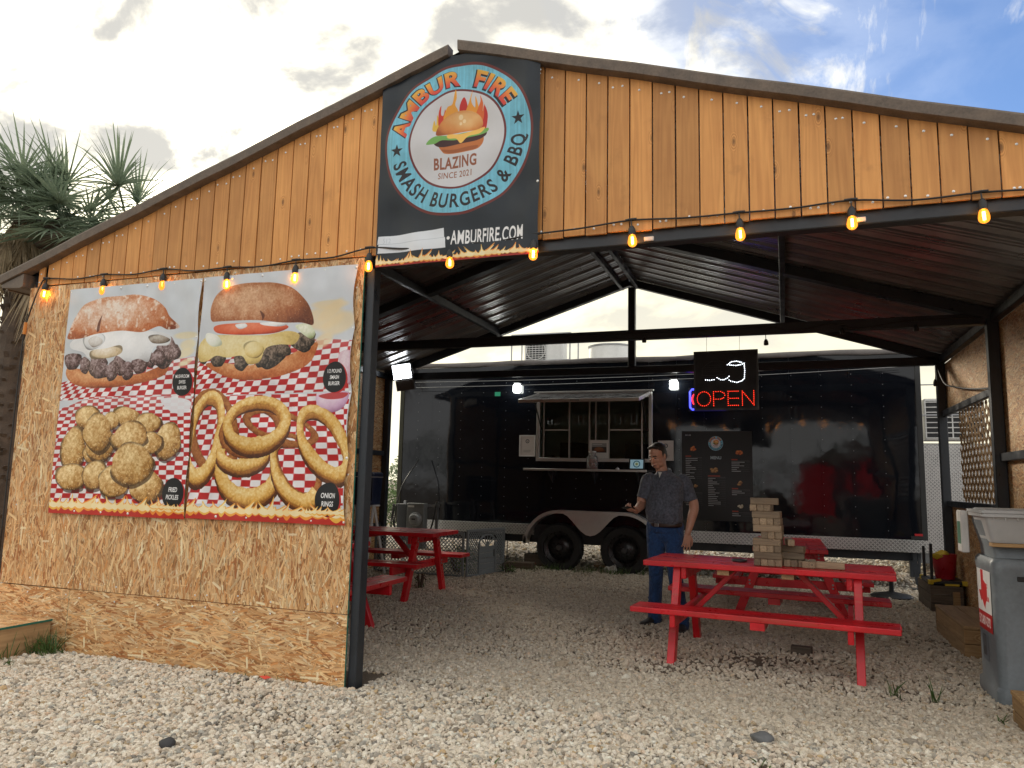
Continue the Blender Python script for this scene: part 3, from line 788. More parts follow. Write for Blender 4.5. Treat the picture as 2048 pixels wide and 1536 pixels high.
    def rg(x, y, rx, ry, ro, th, seed, a0=0, a1=2 * math.pi, dark=False):
        cx, cy = L(x, y); k = .00152; th *= .63; rx *= 1.08; ry *= 1.04
        c3 = ((.30, .14, .05), (.55, .30, .12), (.75, .52, .28)) if dark else GOLD
        if not dark:      # inner wall and the shadow under the ring
            ring_food(cv, cx + .004, cy - .052, rx * k * 1.02, ry * k, ro, th * k * .9, seed + 50, (.20, .10, .04), (.34, .18, .08), (.50, .30, .13), a0, a1)
            ring_food(cv, cx, cy - .026, rx * k * .97, ry * k * .96, ro, th * k, seed + 40, (.42, .24, .08), (.66, .43, .17), (.82, .64, .34), a0, a1)
        ring_food(cv, cx, cy, rx * k, ry * k, ro, th * k, seed, *c3, a0, a1)
    rg(930, 960, 120, 190, .35, 40, 71, dark=True); rg(880, 980, 90, 190, -.2, 50, 70)
    rg(1130, 960, 150, 100, .1, 34, 72, dark=True); rg(1290, 940, 180, 60, -.25, 36, 73, dark=True)
    rg(1120, 1160, 150, 120, 0, 52, 74, -math.pi * 1.06, .08); rg(1090, 1065, 120, 60, .05, 42, 75, -math.pi * 1.1, .35)
    rg(1380, 1140, 84, 150, .62, 26, 77, dark=True); rg(1370, 1150, 90, 160, .62, 46, 76, math.pi * .46, math.pi * 1.62)
    rg(1520, 1010, 84, 170, .72, 48, 78); rg(1160, 910, 150, 100, .08, 46, 79)
    cv.poly([(0, 0), (w, 0), (w, .055), (0, .055)], (.72, .19, .15))
    flames(cv, 0, w, .066, .055, .120, .100, 13, .014)
    disc_label(cv, *L(1578, 673), .100, ('1/2 POUND', 'SMASH', 'BURGER')); disc_label(cv, *L(1542, 1318), .105, ('ONION', 'RINGS'))
    flames(cv, w * .80, w * .97, .078, .025, .05, .06, 9)
    return cv, w, h

STAR = [(math.cos(math.pi / 2 + k * math.pi / 5) * (1 if k % 2 == 0 else .40), math.sin(math.pi / 2 + k * math.pi / 5) * (1 if k % 2 == 0 else .40)) for k in range(10)]
def burger_logo(cv, cx, cy, k):
    """the flaming burger drawing of the round emblem; k = scale (1 = radius .36 m)"""
    g = lambda pts: [(cx + x * k, cy + y * k) for x, y in pts]
    for col, pts in (((.86, .70, .28), [(-.17, .02), (-.165, .10), (-.15, .06), (-.145, .14), (-.125, .07), (-.10, .03)]),
                     ((.80, .22, .14), [(-.13, .05), (-.135, .15), (-.115, .20), (-.118, .14), (-.10, .13), (-.085, .17), (-.08, .10), (-.07, .06)]),
                     ((.90, .62, .22), [(-.10, .10), (-.07, .18), (-.03, .20), (-.01, .30), (.0, .24), (-.01, .19), (.01, .14), (-.03, .08)]),
                     ((.76, .16, .12), [(.03, .10), (.02, .17), (.05, .24), (.075, .18), (.07, .12)]),
                     ((.90, .60, .20), [(.06, .10), (.085, .20), (.11, .29), (.10, .21), (.13, .16), (.13, .24), (.15, .18), (.16, .10)]),
                     ((.85, .40, .16), [(.13, .08), (.155, .16), (.17, .20), (.165, .24), (.19, .18), (.185, .12), (.20, .17), (.205, .08), (.19, .02)]),
                     ((.74, .15, .12), [(.17, .02), (.195, .08), (.20, .16), (.225, .10), (.22, .03), (.205, -.02)])):
        cv.curve(g(pts), col, 1, 4)
    cv.curve(g([(-.13, -.06), (.0, -.07), (.16, -.055), (.20, -.06), (.19, -.12), (.13, -.155), (-.05, -.155), (-.10, -.13)]), (.72, .42, .20))
    cv.curve(g([(-.10, -.12), (.0, -.13), (.16, -.12), (.13, -.15), (-.04, -.15)]), (.56, .29, .13), .7)
    cv.curve(g([(-.16, -.06), (-.10, -.035), (.05, -.04), (.20, -.02), (.215, -.05), (.14, -.085), (.0, -.095), (-.12, -.10)]), (.23, .11, .09))
    cv.curve(g([(-.21, -.075), (-.15, -.02), (-.02, -.02), (.12, -.01), (.225, .0), (.22, -.03), (.12, -.05), (.0, -.06), (-.10, -.05), (-.15, -.075)]), (.45, .66, .33))
    cv.curve(g([(-.06, -.01), (.05, -.02), (.20, .012), (.17, -.03), (.09, -.045), (.04, -.09), (.0, -.05), (-.06, -.04)]), (.93, .74, .36))
    mk = blob(cv, g([(-.145, -.01), (-.13, .06), (-.08, .115), (.02, .145), (.11, .135), (.17, .09), (.19, .03), (.15, .0), (.02, -.01), (-.08, -.012)]), (.60, .30, .12), (.82, .53, .26), (.93, .78, .55), light=(.5, .7), seed=4, speck=.0)
    for x, y, r in ((.03, .10, .016), (.055, .07, .012), (.03, .055, .010)):
        cv.ell(cx + x * k, cy + y * k, r * k, r * k * 1.2, (.95, .83, .64))
def emblem(cv, cx, cy, Rr):
    """round blue emblem with lettering"""
    k = Rr / .546; g = lambda v: v * k
    cv.ell(cx, cy, Rr, Rr, (.42, .17, .15)); cv.ell(cx, cy, g(.527), g(.527), (.46, .74, .83))
    d = np.sqrt((cv.X - cx) ** 2 + (cv.Y - cy) ** 2); inn = ((d < g(.525)) & (d > g(.35)))
    st = vnoise(cv.H, cv.W, 5, 5, 2); st = np.repeat(st[:1], cv.H, 0) * .6 + .4 * vnoise(cv.H, cv.W, 20, 6, 3)
    cv.a *= np.where(inn, .86 + .26 * st, 1.0)[..., None]
    cv.ell(cx, cy, g(.357), g(.357), (.42, .17, .17)); cv.ell(cx, cy, g(.342), g(.342), (.80, .80, .81))
    gr = np.zeros_like(cv.a); tt = np.clip((d - g(.385)) / g(.115), 0, 1)[..., None]
    top = np.array((.88, .72, .28)); midc = np.array((.90, .50, .22)); bot = np.array((.80, .24, .22))
    gr[:] = np.where(tt < .5, bot + (midc - bot) * tt * 2, midc + (top - midc) * (tt - .5) * 2)
    arc_text(cv, 'AMBUR', cx, cy, g(.388), R(130.5), g(.112), gr, 1.16, .040, spacing=1.10, shadow=(g(.011), (.13, .10, .11)))
    arc_text(cv, 'FIRE', cx, cy, g(.388), R(51.5), g(.112), gr, 1.16, .040, spacing=1.12, shadow=(g(.011), (.13, .10, .11)))
    arc_text(cv, 'SMASH BURGERS & BBQ', cx, cy, g(.390), R(-83.5), g(.100), (.14, .12, .13), .66, .022, True, 1.16)
    for ang in (185, 11):
        x, y = cx + g(.445) * math.cos(R(ang)), cy + g(.445) * math.sin(R(ang))
        cv.poly([(x + a * g(.048), y + b * g(.048)) for a, b in STAR], (.14, .12, .13))
    burger_logo(cv, cx + g(-.01), cy + g(.055), k)
    text(cv, 'BLAZING', cx + g(-.005), cy + g(-.205), g(.082), (.56, .33, .23), .64, .030, 'c', .0, 1.1)
    text(cv, 'SINCE 2021', cx + g(-.005), cy + g(-.275), g(.045), (.56, .35, .26), .78, .008, 'c', .0, 1.08)
def logo_banner():
    w, h = 1.18, 1.46; cv = Canvas(w, h, 640, (.125, .15, .175)); x0, z0 = .113, 2.81
    cv.a *= (.85 + .3 * vnoise(cv.H, cv.W, 120, 4, 3))[..., None]
    emblem(cv, .700 - x0, 3.66 - z0, .546)
    cv.poly([(.012, .095), (.018, .162), (.008, .158), (.014, .215), (.52, .226), (.524, .165), (.532, .158), (.535, .090), (.30, .092)], (.86, .88, .90))
    cv.poly([(.010, .156), (.53, .160), (.53, .163), (.010, .160)], (.72, .75, .78))
    text(cv, '512', .05, .165, .036, (.76, .79, .82), .8, 0, 'l')
    cv.ell(.555, .152, .012, .012, (.90, .90, .90))
    text(cv, 'AMBURFIRE.COM', .572, .108, .096, (.90, .90, .90), .475, .022, 'l', .04, 1.06)
    cv.poly([(0, 0), (w, 0), (w, .014), (0, .014)], (.62, .16, .10))
    flames(cv, 0, w, .026, .022, .080, .055, 5, .005)
    return cv, w, h
def menu_print():
    w, h = 1.03, 1.34; cv = Canvas(w, h, 420, (.060, .063, .068))
    rs = np.random.RandomState(5)
    emblem(cv, w * .49, h * .862, .112)
    text(cv, 'MENU', w * .49, h * .685, .045, (.62, .68, .70), .95, .04, 'c')
    def food(x, y, s, kind):
        for i in range(9):
            a = rs.rand() * 6.28; r = s * .55 * rs.rand() ** .5; q = s * (.30 + .2 * rs.rand())
            blob(cv, [(x + r * math.cos(a) * 1.3 + q * math.cos(b), y + r * math.sin(a) + q * .8 * math.sin(b)) for b in np.linspace(0, 6.28, 9)[:-1]],
                 *{'r': ((.35, .12, .04), (.68, .32, .12), (.86, .55, .28)), 'b': ((.20, .12, .07), (.55, .36, .18), (.80, .66, .42)), 'w': ((.40, .34, .26), (.70, .64, .52), (.88, .86, .80))}[kind], seed=i, speck=.15, cell=.01)
    def rows(x, y, n, wd):
        cv.poly([(x, y + .012), (x + wd * (.7 if n > 14 else .34), y + .012), (x + wd * (.7 if n > 14 else .34), y + .030), (x, y + .030)], (.62, .22, .13))
        for i in range(n):
            yy = y - .02 - i * .027; ln = wd * (.25 + .5 * rs.rand())
            cv.poly([(x, yy), (x + ln, yy), (x + ln, yy + .009), (x, yy + .009)], (.66, .67, .68)); cv.poly([(x + ln + .02, yy + .002), (x + wd, yy + .002), (x + wd, yy + .007), (x + ln + .02, yy + .007)], (.24, .25, .26))
        cv.poly([(x, y + .002), (x + wd, y + .002), (x + wd, y + .005), (x, y + .005)], (.5, .5, .5))
    food(w * .165, h * .80, .055, 'r'); rows(w * .055, h * .70, 12, .245)
    food(w * .47, h * .565, .062, 'b'); rows(w * .375, h * .48, 16, .255)
    food(w * .82, h * .755, .058, 'r'); rows(w * .71, h * .665, 6, .26)
    food(w * .82, h * .42, .045, 'b'); rows(w * .71, h * .345, 3, .26)
    food(w * .83, h * .17, .042, 'w'); rows(w * .71, h * .095, 2, .26)
    food(w * .20, h * .38, .035, 'b'); rows(w * .055, h * .30, 7, .245)
    for i, x in enumerate((.065, .095, .125)):
        cv.ell(x, h * .955, .011, .011, (.6, .6, .6))
    text(cv, 'f', .092, h * .948, .02, (.06, .06, .06), 1, .03)
    return cv, w, h
def notice_print(code=False):
    w, h = .24, .31; cv = Canvas(w, h, 500, (.80, .77, .75))
    cv.ell(w * .5, h * .74, .034, .034, (.36, .36, .37)); cv.ell(w * .5, h * .74, .020, .020, (.80, .77, .75)); cv.ell(w * .5, h * .74, .010, .008, (.45, .36, .30))
    for i in range(4):
        cv.poly([(w * .22, h * (.16 + .035 * i)), (w * (.7 + .02 * i), h * (.16 + .035 * i)), (w * (.7 + .02 * i), h * (.172 + .035 * i)), (w * .22, h * (.172 + .035 * i))], (.55, .53, .52))
    return cv, w, h
def photo_print():
    w, h = .30, .29; cv = Canvas(w, h, 500, (.86, .85, .84))
    cv.poly([(.03, .09), (.27, .09), (.27, .24), (.03, .24)], (.30, .27, .25)); cv.poly([(.03, .18), (.27, .18), (.27, .24), (.03, .24)], (.62, .62, .62))
    blob(cv, [(.06, .12), (.10, .17), (.17, .175), (.22, .15), (.24, .11), (.15, .10)], (.25, .12, .08), (.5, .3, .2), (.7, .5, .35), seed=2)
    cv.poly([(.04, .215), (.20, .215), (.20, .226), (.04, .226)], (.84, .84, .84))
    return cv, w, h
def tablet_print():
    w, h = .20, .14; cv = Canvas(w, h, 500, (.62, .76, .82))
    cv.ell(w / 2, h / 2, .055, .055, (.16, .36, .45)); cv.ell(w / 2, h / 2, .040, .040, (.66, .78, .78)); cv.ell(w / 2, h / 2, .022, .022, (.62, .62, .36)); cv.ell(w / 2, h / 2, .010, .010, (.25, .40, .45))
    return cv, w, h
def sticker_print():
    w, h = .36, .42; cv = Canvas(w, h, 520, (.88, .88, .88))
    cv.poly([(0, 0), (w, 0), (w, .12), (0, .12)], (.70, .07, .10))
    T = [(.13, .40), (.20, .40), (.20, .335), (.27, .31), (.29, .27), (.285, .22), (.24, .18), (.22, .14), (.185, .165), (.15, .20), (.125, .185), (.095, .215), (.06, .255), (.13, .258)]
    cv.poly([(x - .03, y) for x, y in T], (.78, .12, .14))
    text(cv, 'Texas', .145, .285, .048, (.80, .12, .14), .8, .03); text(cv, 'Outhouse', .145, .20, .046, (.80, .12, .14), .62, .03)
    text(cv, '512-801-5292', .012, .032, .062, (.93, .92, .92), .62, .03)
    return cv, w, h
def osb_paint(seed, n=512):
    """oriented strand board: thousands of overlapping flakes, tileable, 1.22 m square"""
    rs = np.random.RandomState(seed); W = 1024; a = np.empty((W, W, 4), np.float32); a[:] = (.60, .42, .24, .3)
    cols = np.array(((.92, .74, .53), (.86, .65, .42), (.95, .81, .61), (.80, .56, .33), (.89, .71, .50), (.98, .88, .72), (.70, .44, .24)), np.float32)
    for i in range(5200):
        L_ = rs.uniform(34, 104); w_ = rs.uniform(4, 14) if rs.rand() < .75 else rs.uniform(3, 6); th = (rs.normal(0, .30) if rs.rand() < .84 else rs.uniform(0, 3.14)) + math.pi / 2
        cx, cy = rs.randint(0, W, 2); r = int(L_ * .62) + 3
        yy, xx = np.mgrid[-r:r, -r:r].astype(np.float32); u = xx * math.cos(th) + yy * math.sin(th); v = -xx * math.sin(th) + yy * math.cos(th)
        ph = rs.uniform(0, 6.28); end = 1.5 * np.sin(v * .9 + ph)
        inside = (np.abs(u) + end < L_ / 2) & (np.abs(v) < w_ / 2 * (1 - .35 * (np.abs(u) * 2 / L_) ** 4))
        c = cols[rs.choice(7, p=(.24, .18, .18, .13, .16, .06, .05))] * rs.uniform(.86, 1.08)
        st = 1 + .08 * np.sin(v * 2.6 + ph + .05 * u) + .06 * np.sin(v * 5.3 + ph * 2)
        edge = np.where(v > w_ / 2 - 1.0, .76, np.where(v < -w_ / 2 + .9, 1.08, 1.0)) * (1 + .10 * v / w_)
        iy = (cy + np.arange(-r, r)) % W; ix = (cx + np.arange(-r, r)) % W; sub = a[np.ix_(iy, ix)]
        px_ = np.concatenate((c[None, None] * (st * edge)[..., None], np.full((2 * r, 2 * r, 1), rs.rand(), np.float32)), 2)
        al = (.92 * inside)[..., None]; a[np.ix_(iy, ix)] = sub * (1 - al) + px_ * al
    im = bpy.data.images.new('strand_board_%d' % seed, W, W, alpha=True); im.colorspace_settings.name = 'sRGB'; im.alpha_mode = 'CHANNEL_PACKED'
    im.pixels.foreach_set(np.clip(a, 0, 1).astype(np.float32).ravel()); im.update(); im.pack(); return im
OSB_IM = osb_paint(3)
def osb_mat(name, turn=False, tone=1.0, flat=False):
    m, t = mat(name); co = obj_co(t); r = orand(t)
    s = t.new('ShaderNodeSeparateXYZ'); t.l.new(co, s.inputs[0])
    hx = t.math('ADD', s.outputs[0], s.outputs[1])
    cb = t.new('ShaderNodeCombineXYZ')
    a, b = (s.outputs[2], hx) if turn else (hx, s.outputs[2])
    if flat: a, b = s.outputs[1], s.outputs[0]
    t.put(cb.inputs[0], t.math('ADD', t.math('DIVIDE', a, 1.50), t.math('MULTIPLY', r, 3.7))); t.put(cb.inputs[1], t.math('ADD', t.math('DIVIDE', b, 1.50), t.math('MULTIPLY', r, 7.3)))
    ti = t.new('ShaderNodeTexImage', image=OSB_IM); t.l.new(cb.outputs[0], ti.inputs[0])
    v = t.map(t.noise(co, 1.3, 4, .6), .3, .7, .76 * tone, .96 * tone, False)
    c = t.vmath('SCALE', ti.outputs[0], scale=v)
    st = t.map(t.noise(t.scalev(co, (5, 5, .7)), 1.0, 4, .6), .62, .8)
    t.put(t.b.inputs['Base Color'], t.mix(t.math('MULTIPLY', st, .2), c, (.20, .13, .075))); t.b.inputs['Roughness'].default_value = .62
    bump(t, ti.outputs[1], .35, .003); return m
M['osb'] = osb_mat('strand_board'); M['osb_turn'] = osb_mat('strand_board_turned', True)
M['osb_flat'] = osb_mat('strand_board_flat', flat=True)
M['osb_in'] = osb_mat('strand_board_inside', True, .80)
def sheet_print(name, fn, rough=.5, spec=.4):
    cv, w, h = fn(); return print_mat(name, cv.image(name), rough, spec), w, h
def uv_grid(nx, ny, fn):
    """a grid mesh with UVs; fn(u, v) -> (x, y, z)"""
    me = bpy.data.meshes.new('sheet'); vs = [fn(i / nx, j / ny) for j in range(ny + 1) for i in range(nx + 1)]
    fs = [(j * (nx + 1) + i, j * (nx + 1) + i + 1, (j + 1) * (nx + 1) + i + 1, (j + 1) * (nx + 1) + i) for j in range(ny) for i in range(nx)]
    me.from_pydata(vs, [], fs); uv = me.uv_layers.new(name='UVMap')
    for p in me.polygons:
        for li in p.loop_indices:
            vi = me.loops[li].vertex_index; uv.data[li].uv = ((vi % (nx + 1)) / nx, (vi // (nx + 1)) / ny)
    me.polygons.foreach_set('use_smooth', [True] * len(me.polygons)); me.update(); return me
def uv_obj(name, me, m, parent=None, thick=0.0):
    o = bpy.data.objects.new(name, me); me.materials.append(m); link(o, parent)
    if thick:
        md = o.modifiers.new('thickness', 'SOLIDIFY'); md.thickness = thick; md.offset = 1
    return o
# ------------------------------------------------------------------ ground
XL, XR, PK, SL, RZ = -3.237, 4.64, .70, .32, 4.345      # pavilion: left wall, right wall, ridge x, roof pitch, roof height at ridge
DM, DR = 3.54, 6.05                                     # middle and rear frame
PLATE = 2.905
def zt(x): return RZ - SL * abs(x - PK)

m, t = mat('packed_dirt'); co = obj_co(t)
a = t.noise(co, 2.2, 6, .6); b = t.noise(co, 60, 4, .65); v = t.vor(co, 55, 'F1', 'Distance'); vc = t.vor(co, 55, 'F1', 'Color')
c = t.mix(t.map(a, .35, .65), (.13, .102, .075), (.215, .172, .125))
sv = t.new('ShaderNodeSeparateXYZ'); t.l.new(vc, sv.inputs[0])
c = t.mix(t.math('MULTIPLY', t.map(v, .30, .15), t.map(sv.outputs[0], .25, .5)), c, t.mix(sv.outputs[1], (.28, .24, .19), (.44, .40, .34)))
t.put(t.b.inputs['Base Color'], t.mix(t.map(b, .3, .7, 0, .45), c, (.12, .095, .07))); t.b.inputs['Roughness'].default_value = .95
bump(t, t.math('ADD', b, t.map(v, .0, .4, .7, 0)), .8, .015)
M['dirt'] = m
# ground: one sheet to the horizon
gm = MB()
gm.add([(-400, -60, 0), (400, -60, 0), (400, 900, 0), (-400, 900, 0)], [(0, 1, 2, 3)])
g_o = gm.build('ground', M['dirt'], fix=False); tag(g_o, 'packed dirt and stone ground under the gravel lot', kind='structure')

# ------------------------------------------------------------------ open pavilion
pav = thing('pavilion', 'open gabled pavilion of black steel with orange cedar planks in its front gable', 'pavilion')
def beam(name, a, b, w=.10, h=.10, up=(0, 0, 1), mt='steel'):
    return MB().bar(a, b, w, h, up).build(name, M[mt], pav, bevel=.006)
# posts
for x, y, z in ((.036, .065, 2.83), (XL + .035, .065, PLATE + .06), (XR - .05, .065, 2.83), (XR - .05, DM, 3.02), (XL + .06, DM, 3.02), (XR - .05, DR, 3.02), (XL + .06, DR, 3.02)):
    beam('post', (x, y, -.05), (x, y, z), .095 if abs(x - .036) > .01 and x != XL + .035 else .060, .095, (0, 1, 0))
# chords and rafters of the three frames
for cx_, cz_ in ((1.985, 2.862), (3.165, 2.865)): MB().box(cx_ - .03, cx_ + .03, .002, .017, cz_ - .014, cz_ + .014).build('white_clip', M['white_plastic'], pav, bevel=.004)
beam('tie_beam', (.10, .066, 2.882), (XR, .066, 2.882), .095, .085)
for y in (DM, DR):
    beam('tie_beam', (XL + .1, y, 2.973), (XR - .1, y, 2.973), .095, .105)
for y in (.08, DM, DR):
    hgt = .10 if y > .1 else .08
    for sx in (-1, 1):
        xe = XL - .02 if sx < 0 else XR + .02
        beam('rafter', (PK, y, RZ - .035 - hgt / 2 - .008), (xe, y, zt(xe) - .035 - hgt / 2 - .008), .13 if y == DM else .095, hgt)
beam('king_post', (PK + .03, DR, 3.03), (PK + .03, DR, RZ - .17), .10, .10, (0, 1, 0))
for x, w in ((PK - .12, .045), (PK + .10, .045), (-1.30, .06), (2.76, .06)):
    beam('purlin', (x, .13, zt(x) - .10), (x, DR + .05, zt(x) - .10), w, .095)
for x in (XL + .03, XR - .03):
    beam('eave_beam', (x, .13, 2.985), (x, DR, 2.985), .07, .09)
# roof sheets with trapezoid ribs running down the slope
def roof_sheet(side, y0, y1):
    prof = []; y = y0; pitch = (y1 - y0) / 3
    for k in range(3):
        b = y0 + k * pitch
        prof += [(b, 0), (b + pitch * .12, .030), (b + pitch * .30, .030), (b + pitch * .42, 0), (b + pitch * .60, 0), (b + pitch * .63, .007), (b + pitch * .68, .007), (b + pitch * .71, 0), (b + pitch * .82, 0), (b + pitch * .85, .007), (b + pitch * .90, .007), (b + pitch * .93, 0)]
    prof.append((y1, 0))
    xe = XL - .28 if side < 0 else XR + .28; xr = PK + side * .01
    mb = MB(); n = len(prof)
    for x in (xr, xe):
        for yy, dz in prof: mb.v.append((x, yy, zt(x) - .032 + dz))
    for i in range(n - 1): mb.f.append((i, i + 1, n + i + 1, n + i))
    o = mb.build('roof_sheet', M['roof'], pav, fix=False)
    md = o.modifiers.new('thickness', 'SOLIDIFY'); md.thickness = .0015
for side in (-1, 1):
    n = 7; ya, yb = -.03, DR + .12
    for k in range(n): roof_sheet(side, ya + (yb - ya) * k / n, ya + (yb - ya) * (k + 1) / n)
# ridge cap
cap = MB().prism([(PK - .16, RZ - .16 * SL + .004), (PK, RZ + .006), (PK + .16, RZ - .16 * SL + .004), (PK + .16, RZ - .16 * SL + .008), (PK, RZ + .011), (PK - .16, RZ - .16 * SL + .008)], .02, DR + .12)
cap.build('ridge_cap', M['fascia'], pav)
# rake trim: a bent metal edge along each side of the gable, open at the peak
for side in (-1, 1):
    xr = PK - .075 if side < 0 else PK - .005; xe = XL - .285 if side < 0 else XR + .285
    za, zb = zt(xr) + .020, zt(xe) + .020
    o = MB()
    N = 14
    ring = []
    for k in range(N + 1):
        x = xr + (xe - xr) * k / N; z = za + (zb - za) * k / N + .004 * math.sin(k * 1.9) * (0 < k < N)
        ring.append([(x, -.005, z + .004), (x, -.088, z), (x, -.092, z - .012), (x, -.086, z - .070), (x, -.076, z - .074), (x, -.004, z - .082)])
    m6 = 6
    for k, rr in enumerate(ring): o.v += rr
    for k in range(N):
        for j in range(m6):
            j2 = (j + 1) % m6; o.f.append((k * m6 + j, k * m6 + j2, (k + 1) * m6 + j2, (k + 1) * m6 + j))
    o.f.append(tuple(range(m6))); o.f.append(tuple(N * m6 + j for j in range(m6))[::-1])
    o.build('rake_trim', M['fascia'], pav)
# boxed eave ends
MB().prism([(XL - .27, zt(XL - .27) - .062), (XL - .02, zt(XL - .02) - .064), (XL - .02, 2.905), (XL - .06, 2.895), (XL - .27, zt(XL - .27) - .09)], -.070, .20).build('eave_return', M['fascia'], pav)
for x, sx in ((XL - .27, -1), (XR + .27, 1)):
    MB().box(x - .012, x + .012, -.02, DR + .12, zt(x) - .10, zt(x) - .035).build('eave_trim', M['fascia'], pav)

# gable planks, one by one
PW = .1412
scr = MB()
def plank(x0, x1, zb):
    x0 += .003 + rnd.uniform(0, .0015); x1 -= .004 + rnd.uniform(0, .0015)
    y0 = -.019 + rnd.uniform(-.0025, .0025)
    def top(x): return zt(x) - .055 - rnd.uniform(0, .002)
    pts = [(x0, zb), (x1, zb + rnd.uniform(-.001, .001)), (x1, top(x1)), (x0, top(x0))]
    if x0 < PK < x1: pts = pts[:3] + [(PK, top(PK))] + pts[3:]
    MB().prism([(a - (x0 + x1) / 2, b - zb) for a, b in pts], y0, -.001).build('plank', M['plank'], pav, bevel=.0015).location = ((x0 + x1) / 2, 0, zb)
    for z in (zb + .045 + rnd.uniform(-.01, .01), min(top(x0), top(x1)) - .045):
        for dx in ((0,) if rnd.random() < .7 else (-.03, .03)):
            scr.lathe([(.0080, 0), (.0075, .0025), (.003, .0045)], 8, ((x0 + x1) / 2 + dx + rnd.uniform(-.02, .02), y0, z), Matrix.Rotation(R(90), 4, 'X'))
plank(XL + .085, XL + .155, PLATE + .002)
x = -2.907 - .1412
while x < .10:
    plank(x, x + PW, PLATE + rnd.uniform(.002, .007)); x += PW
plank(1.262, 1.306, 2.918)
x = 1.306
while x < XR - .05:
    plank(x, min(x + PW, XR), 2.912 + rnd.uniform(-.004, .006)); x += PW
# strand board front wall, left of the opening
def sheet(x0, x1, z0, z1, mt='osb', y=-.0005, name='wall_sheet'):
    o = MB().box(-(x1 - x0) / 2, (x1 - x0) / 2, -.0115, 0, 0, z1 - z0).build(name, M[mt], pav, bevel=.001)
    o.location = ((x0 + x1) / 2, y, z0); return o
SEAM = .4696
for a, b in ((XL, -2.4425), (-2.4395, -1.2215), (-1.2185, 0)): sheet(a, b, SEAM + .0035, PLATE - .002)
sheet(-2.470, .0, -.03, SEAM - .001, 'osb_turn', -.0005)
o = sheet(XL, -2.474, -.03, SEAM - .004, 'osb_turn', .004); o['label'] = 'paler fine grained lower sheet'
for xx, z0, z1 in ((.0005, SEAM + .004, PLATE), (.0005, 0, SEAM - .002), (-2.4408, SEAM + .004, 1.02), (-1.2198, SEAM + .004, 1.04), (-2.472, 0, SEAM - .01)):
    MB().box(xx - (.0012 if xx < -.1 else 0), xx + (.0012 if xx < -.1 else .0035), -.0110, -.001, z0, z1).build('sealed_edge', M['green_edge'], pav)
for xx, z in [(x_, z_) for x_ in (-.07, -.30, -.60, -.90, -1.17, -1.27, -1.6, -2.0, -2.38, -2.5, -2.9) for z_ in (SEAM - .05, SEAM + .05)] + [(-.05, .06), (-.06, 1.4), (-.07, 2.0), (-.06, 2.7), (-3.17, 1.6), (-3.15, 1.1), (-3.17, 2.75), (-2.9, 2.87), (-.5, 2.87), (-1.1, 2.87)]:
    scr.lathe([(.007, 0), (.007, .002), (.003, .004)], 7, (xx + rnd.uniform(-.015, .015), -.0120, z + rnd.uniform(-.012, .012)), Matrix.Rotation(R(90), 4, 'X'))
so = scr.build('screw_heads', M['screw'], pav); so['kind'] = 'stuff'
# side walls: rails and boards
def side_sheet(x, y0, y1, z0, z1, mt='osb_in'):
    o = MB().box(-.006, .006, 0, y1 - y0, 0, z1 - z0).build('wall_sheet', M[mt], pav); o.location = (x, y0, z0)
RX = XR + .012
for y0, y1 in ((.12, 1.22), (1.223, 2.44), (2.443, DM + .02)): side_sheet(RX, y0, y1, -.03, 2.94)
side_sheet(RX, DM + .023, DR + .04, 2.345, 2.94); side_sheet(RX, DM + .023, 4.80, -.03, 1.19); side_sheet(RX, 4.803, DR + .04, -.03, 1.19)
for z, h in ((2.31, .075), (1.215, .07)): beam('side_rail', (XR - .03, DM + .05, z), (XR - .03, DR - .05, z), .05, h)
for z in (1.68, .62): beam('side_rail', (XR - .03, .12, z), (XR - .03, DM - .05, z), .05, .075)
LX = XL + .006
for y0, y1 in ((.02, 1.22), (1.223, 2.44), (2.443, 3.66), (3.663, 4.88), (4.883, DR + .04)): side_sheet(LX, y0, y1, -.03, 1.775); side_sheet(LX, y0, y1, 1.778, 2.94)
for z in (1.76, .65):
    beam('side_rail', (XL + .04, .12, z), (XL + .04, DM - .05, z), .05, .075); beam('side_rail', (XL + .04, DM + .05, z), (XL + .04, DR - .05, z), .05, .075)
# lattice panel in the right wall
lat = MB().box(XR + .004, XR + .010, 3.60, 3.63, 1.25, 2.275).build('lattice_panel', M['lattice'], pav)
ya, yb, z0, z1 = 3.61, 5.46, 1.252, 2.272
for fam in (0, 1):
    s = -2.0
    while s < 4.0:
        # line z - z0 = +-(y - ya) + s
        pts = []
        sg = 1 if fam == 0 else -1
        c = s if sg > 0 else s
        ys = []
        for yy in (ya, yb):
            zz = z0 + sg * (yy - ya) + c
            if z0 <= zz <= z1: ys.append((yy, zz))
        for zz in (z0, z1):
            yy = ya + (zz - z0 - c) * sg
            if ya < yy < yb: ys.append((yy, zz))
        if len(ys) >= 2:
            ys.sort(); p, q = ys[0], ys[-1]
            if q[0] - p[0] > .03:
                xo = XR + .014 + .007 * fam
                MB().bar((xo, p[0], p[1]), (xo, q[0], q[1]), .040, .006, (1, 0, 0)).build('slat', M['lattice'], lat)
        s += .150
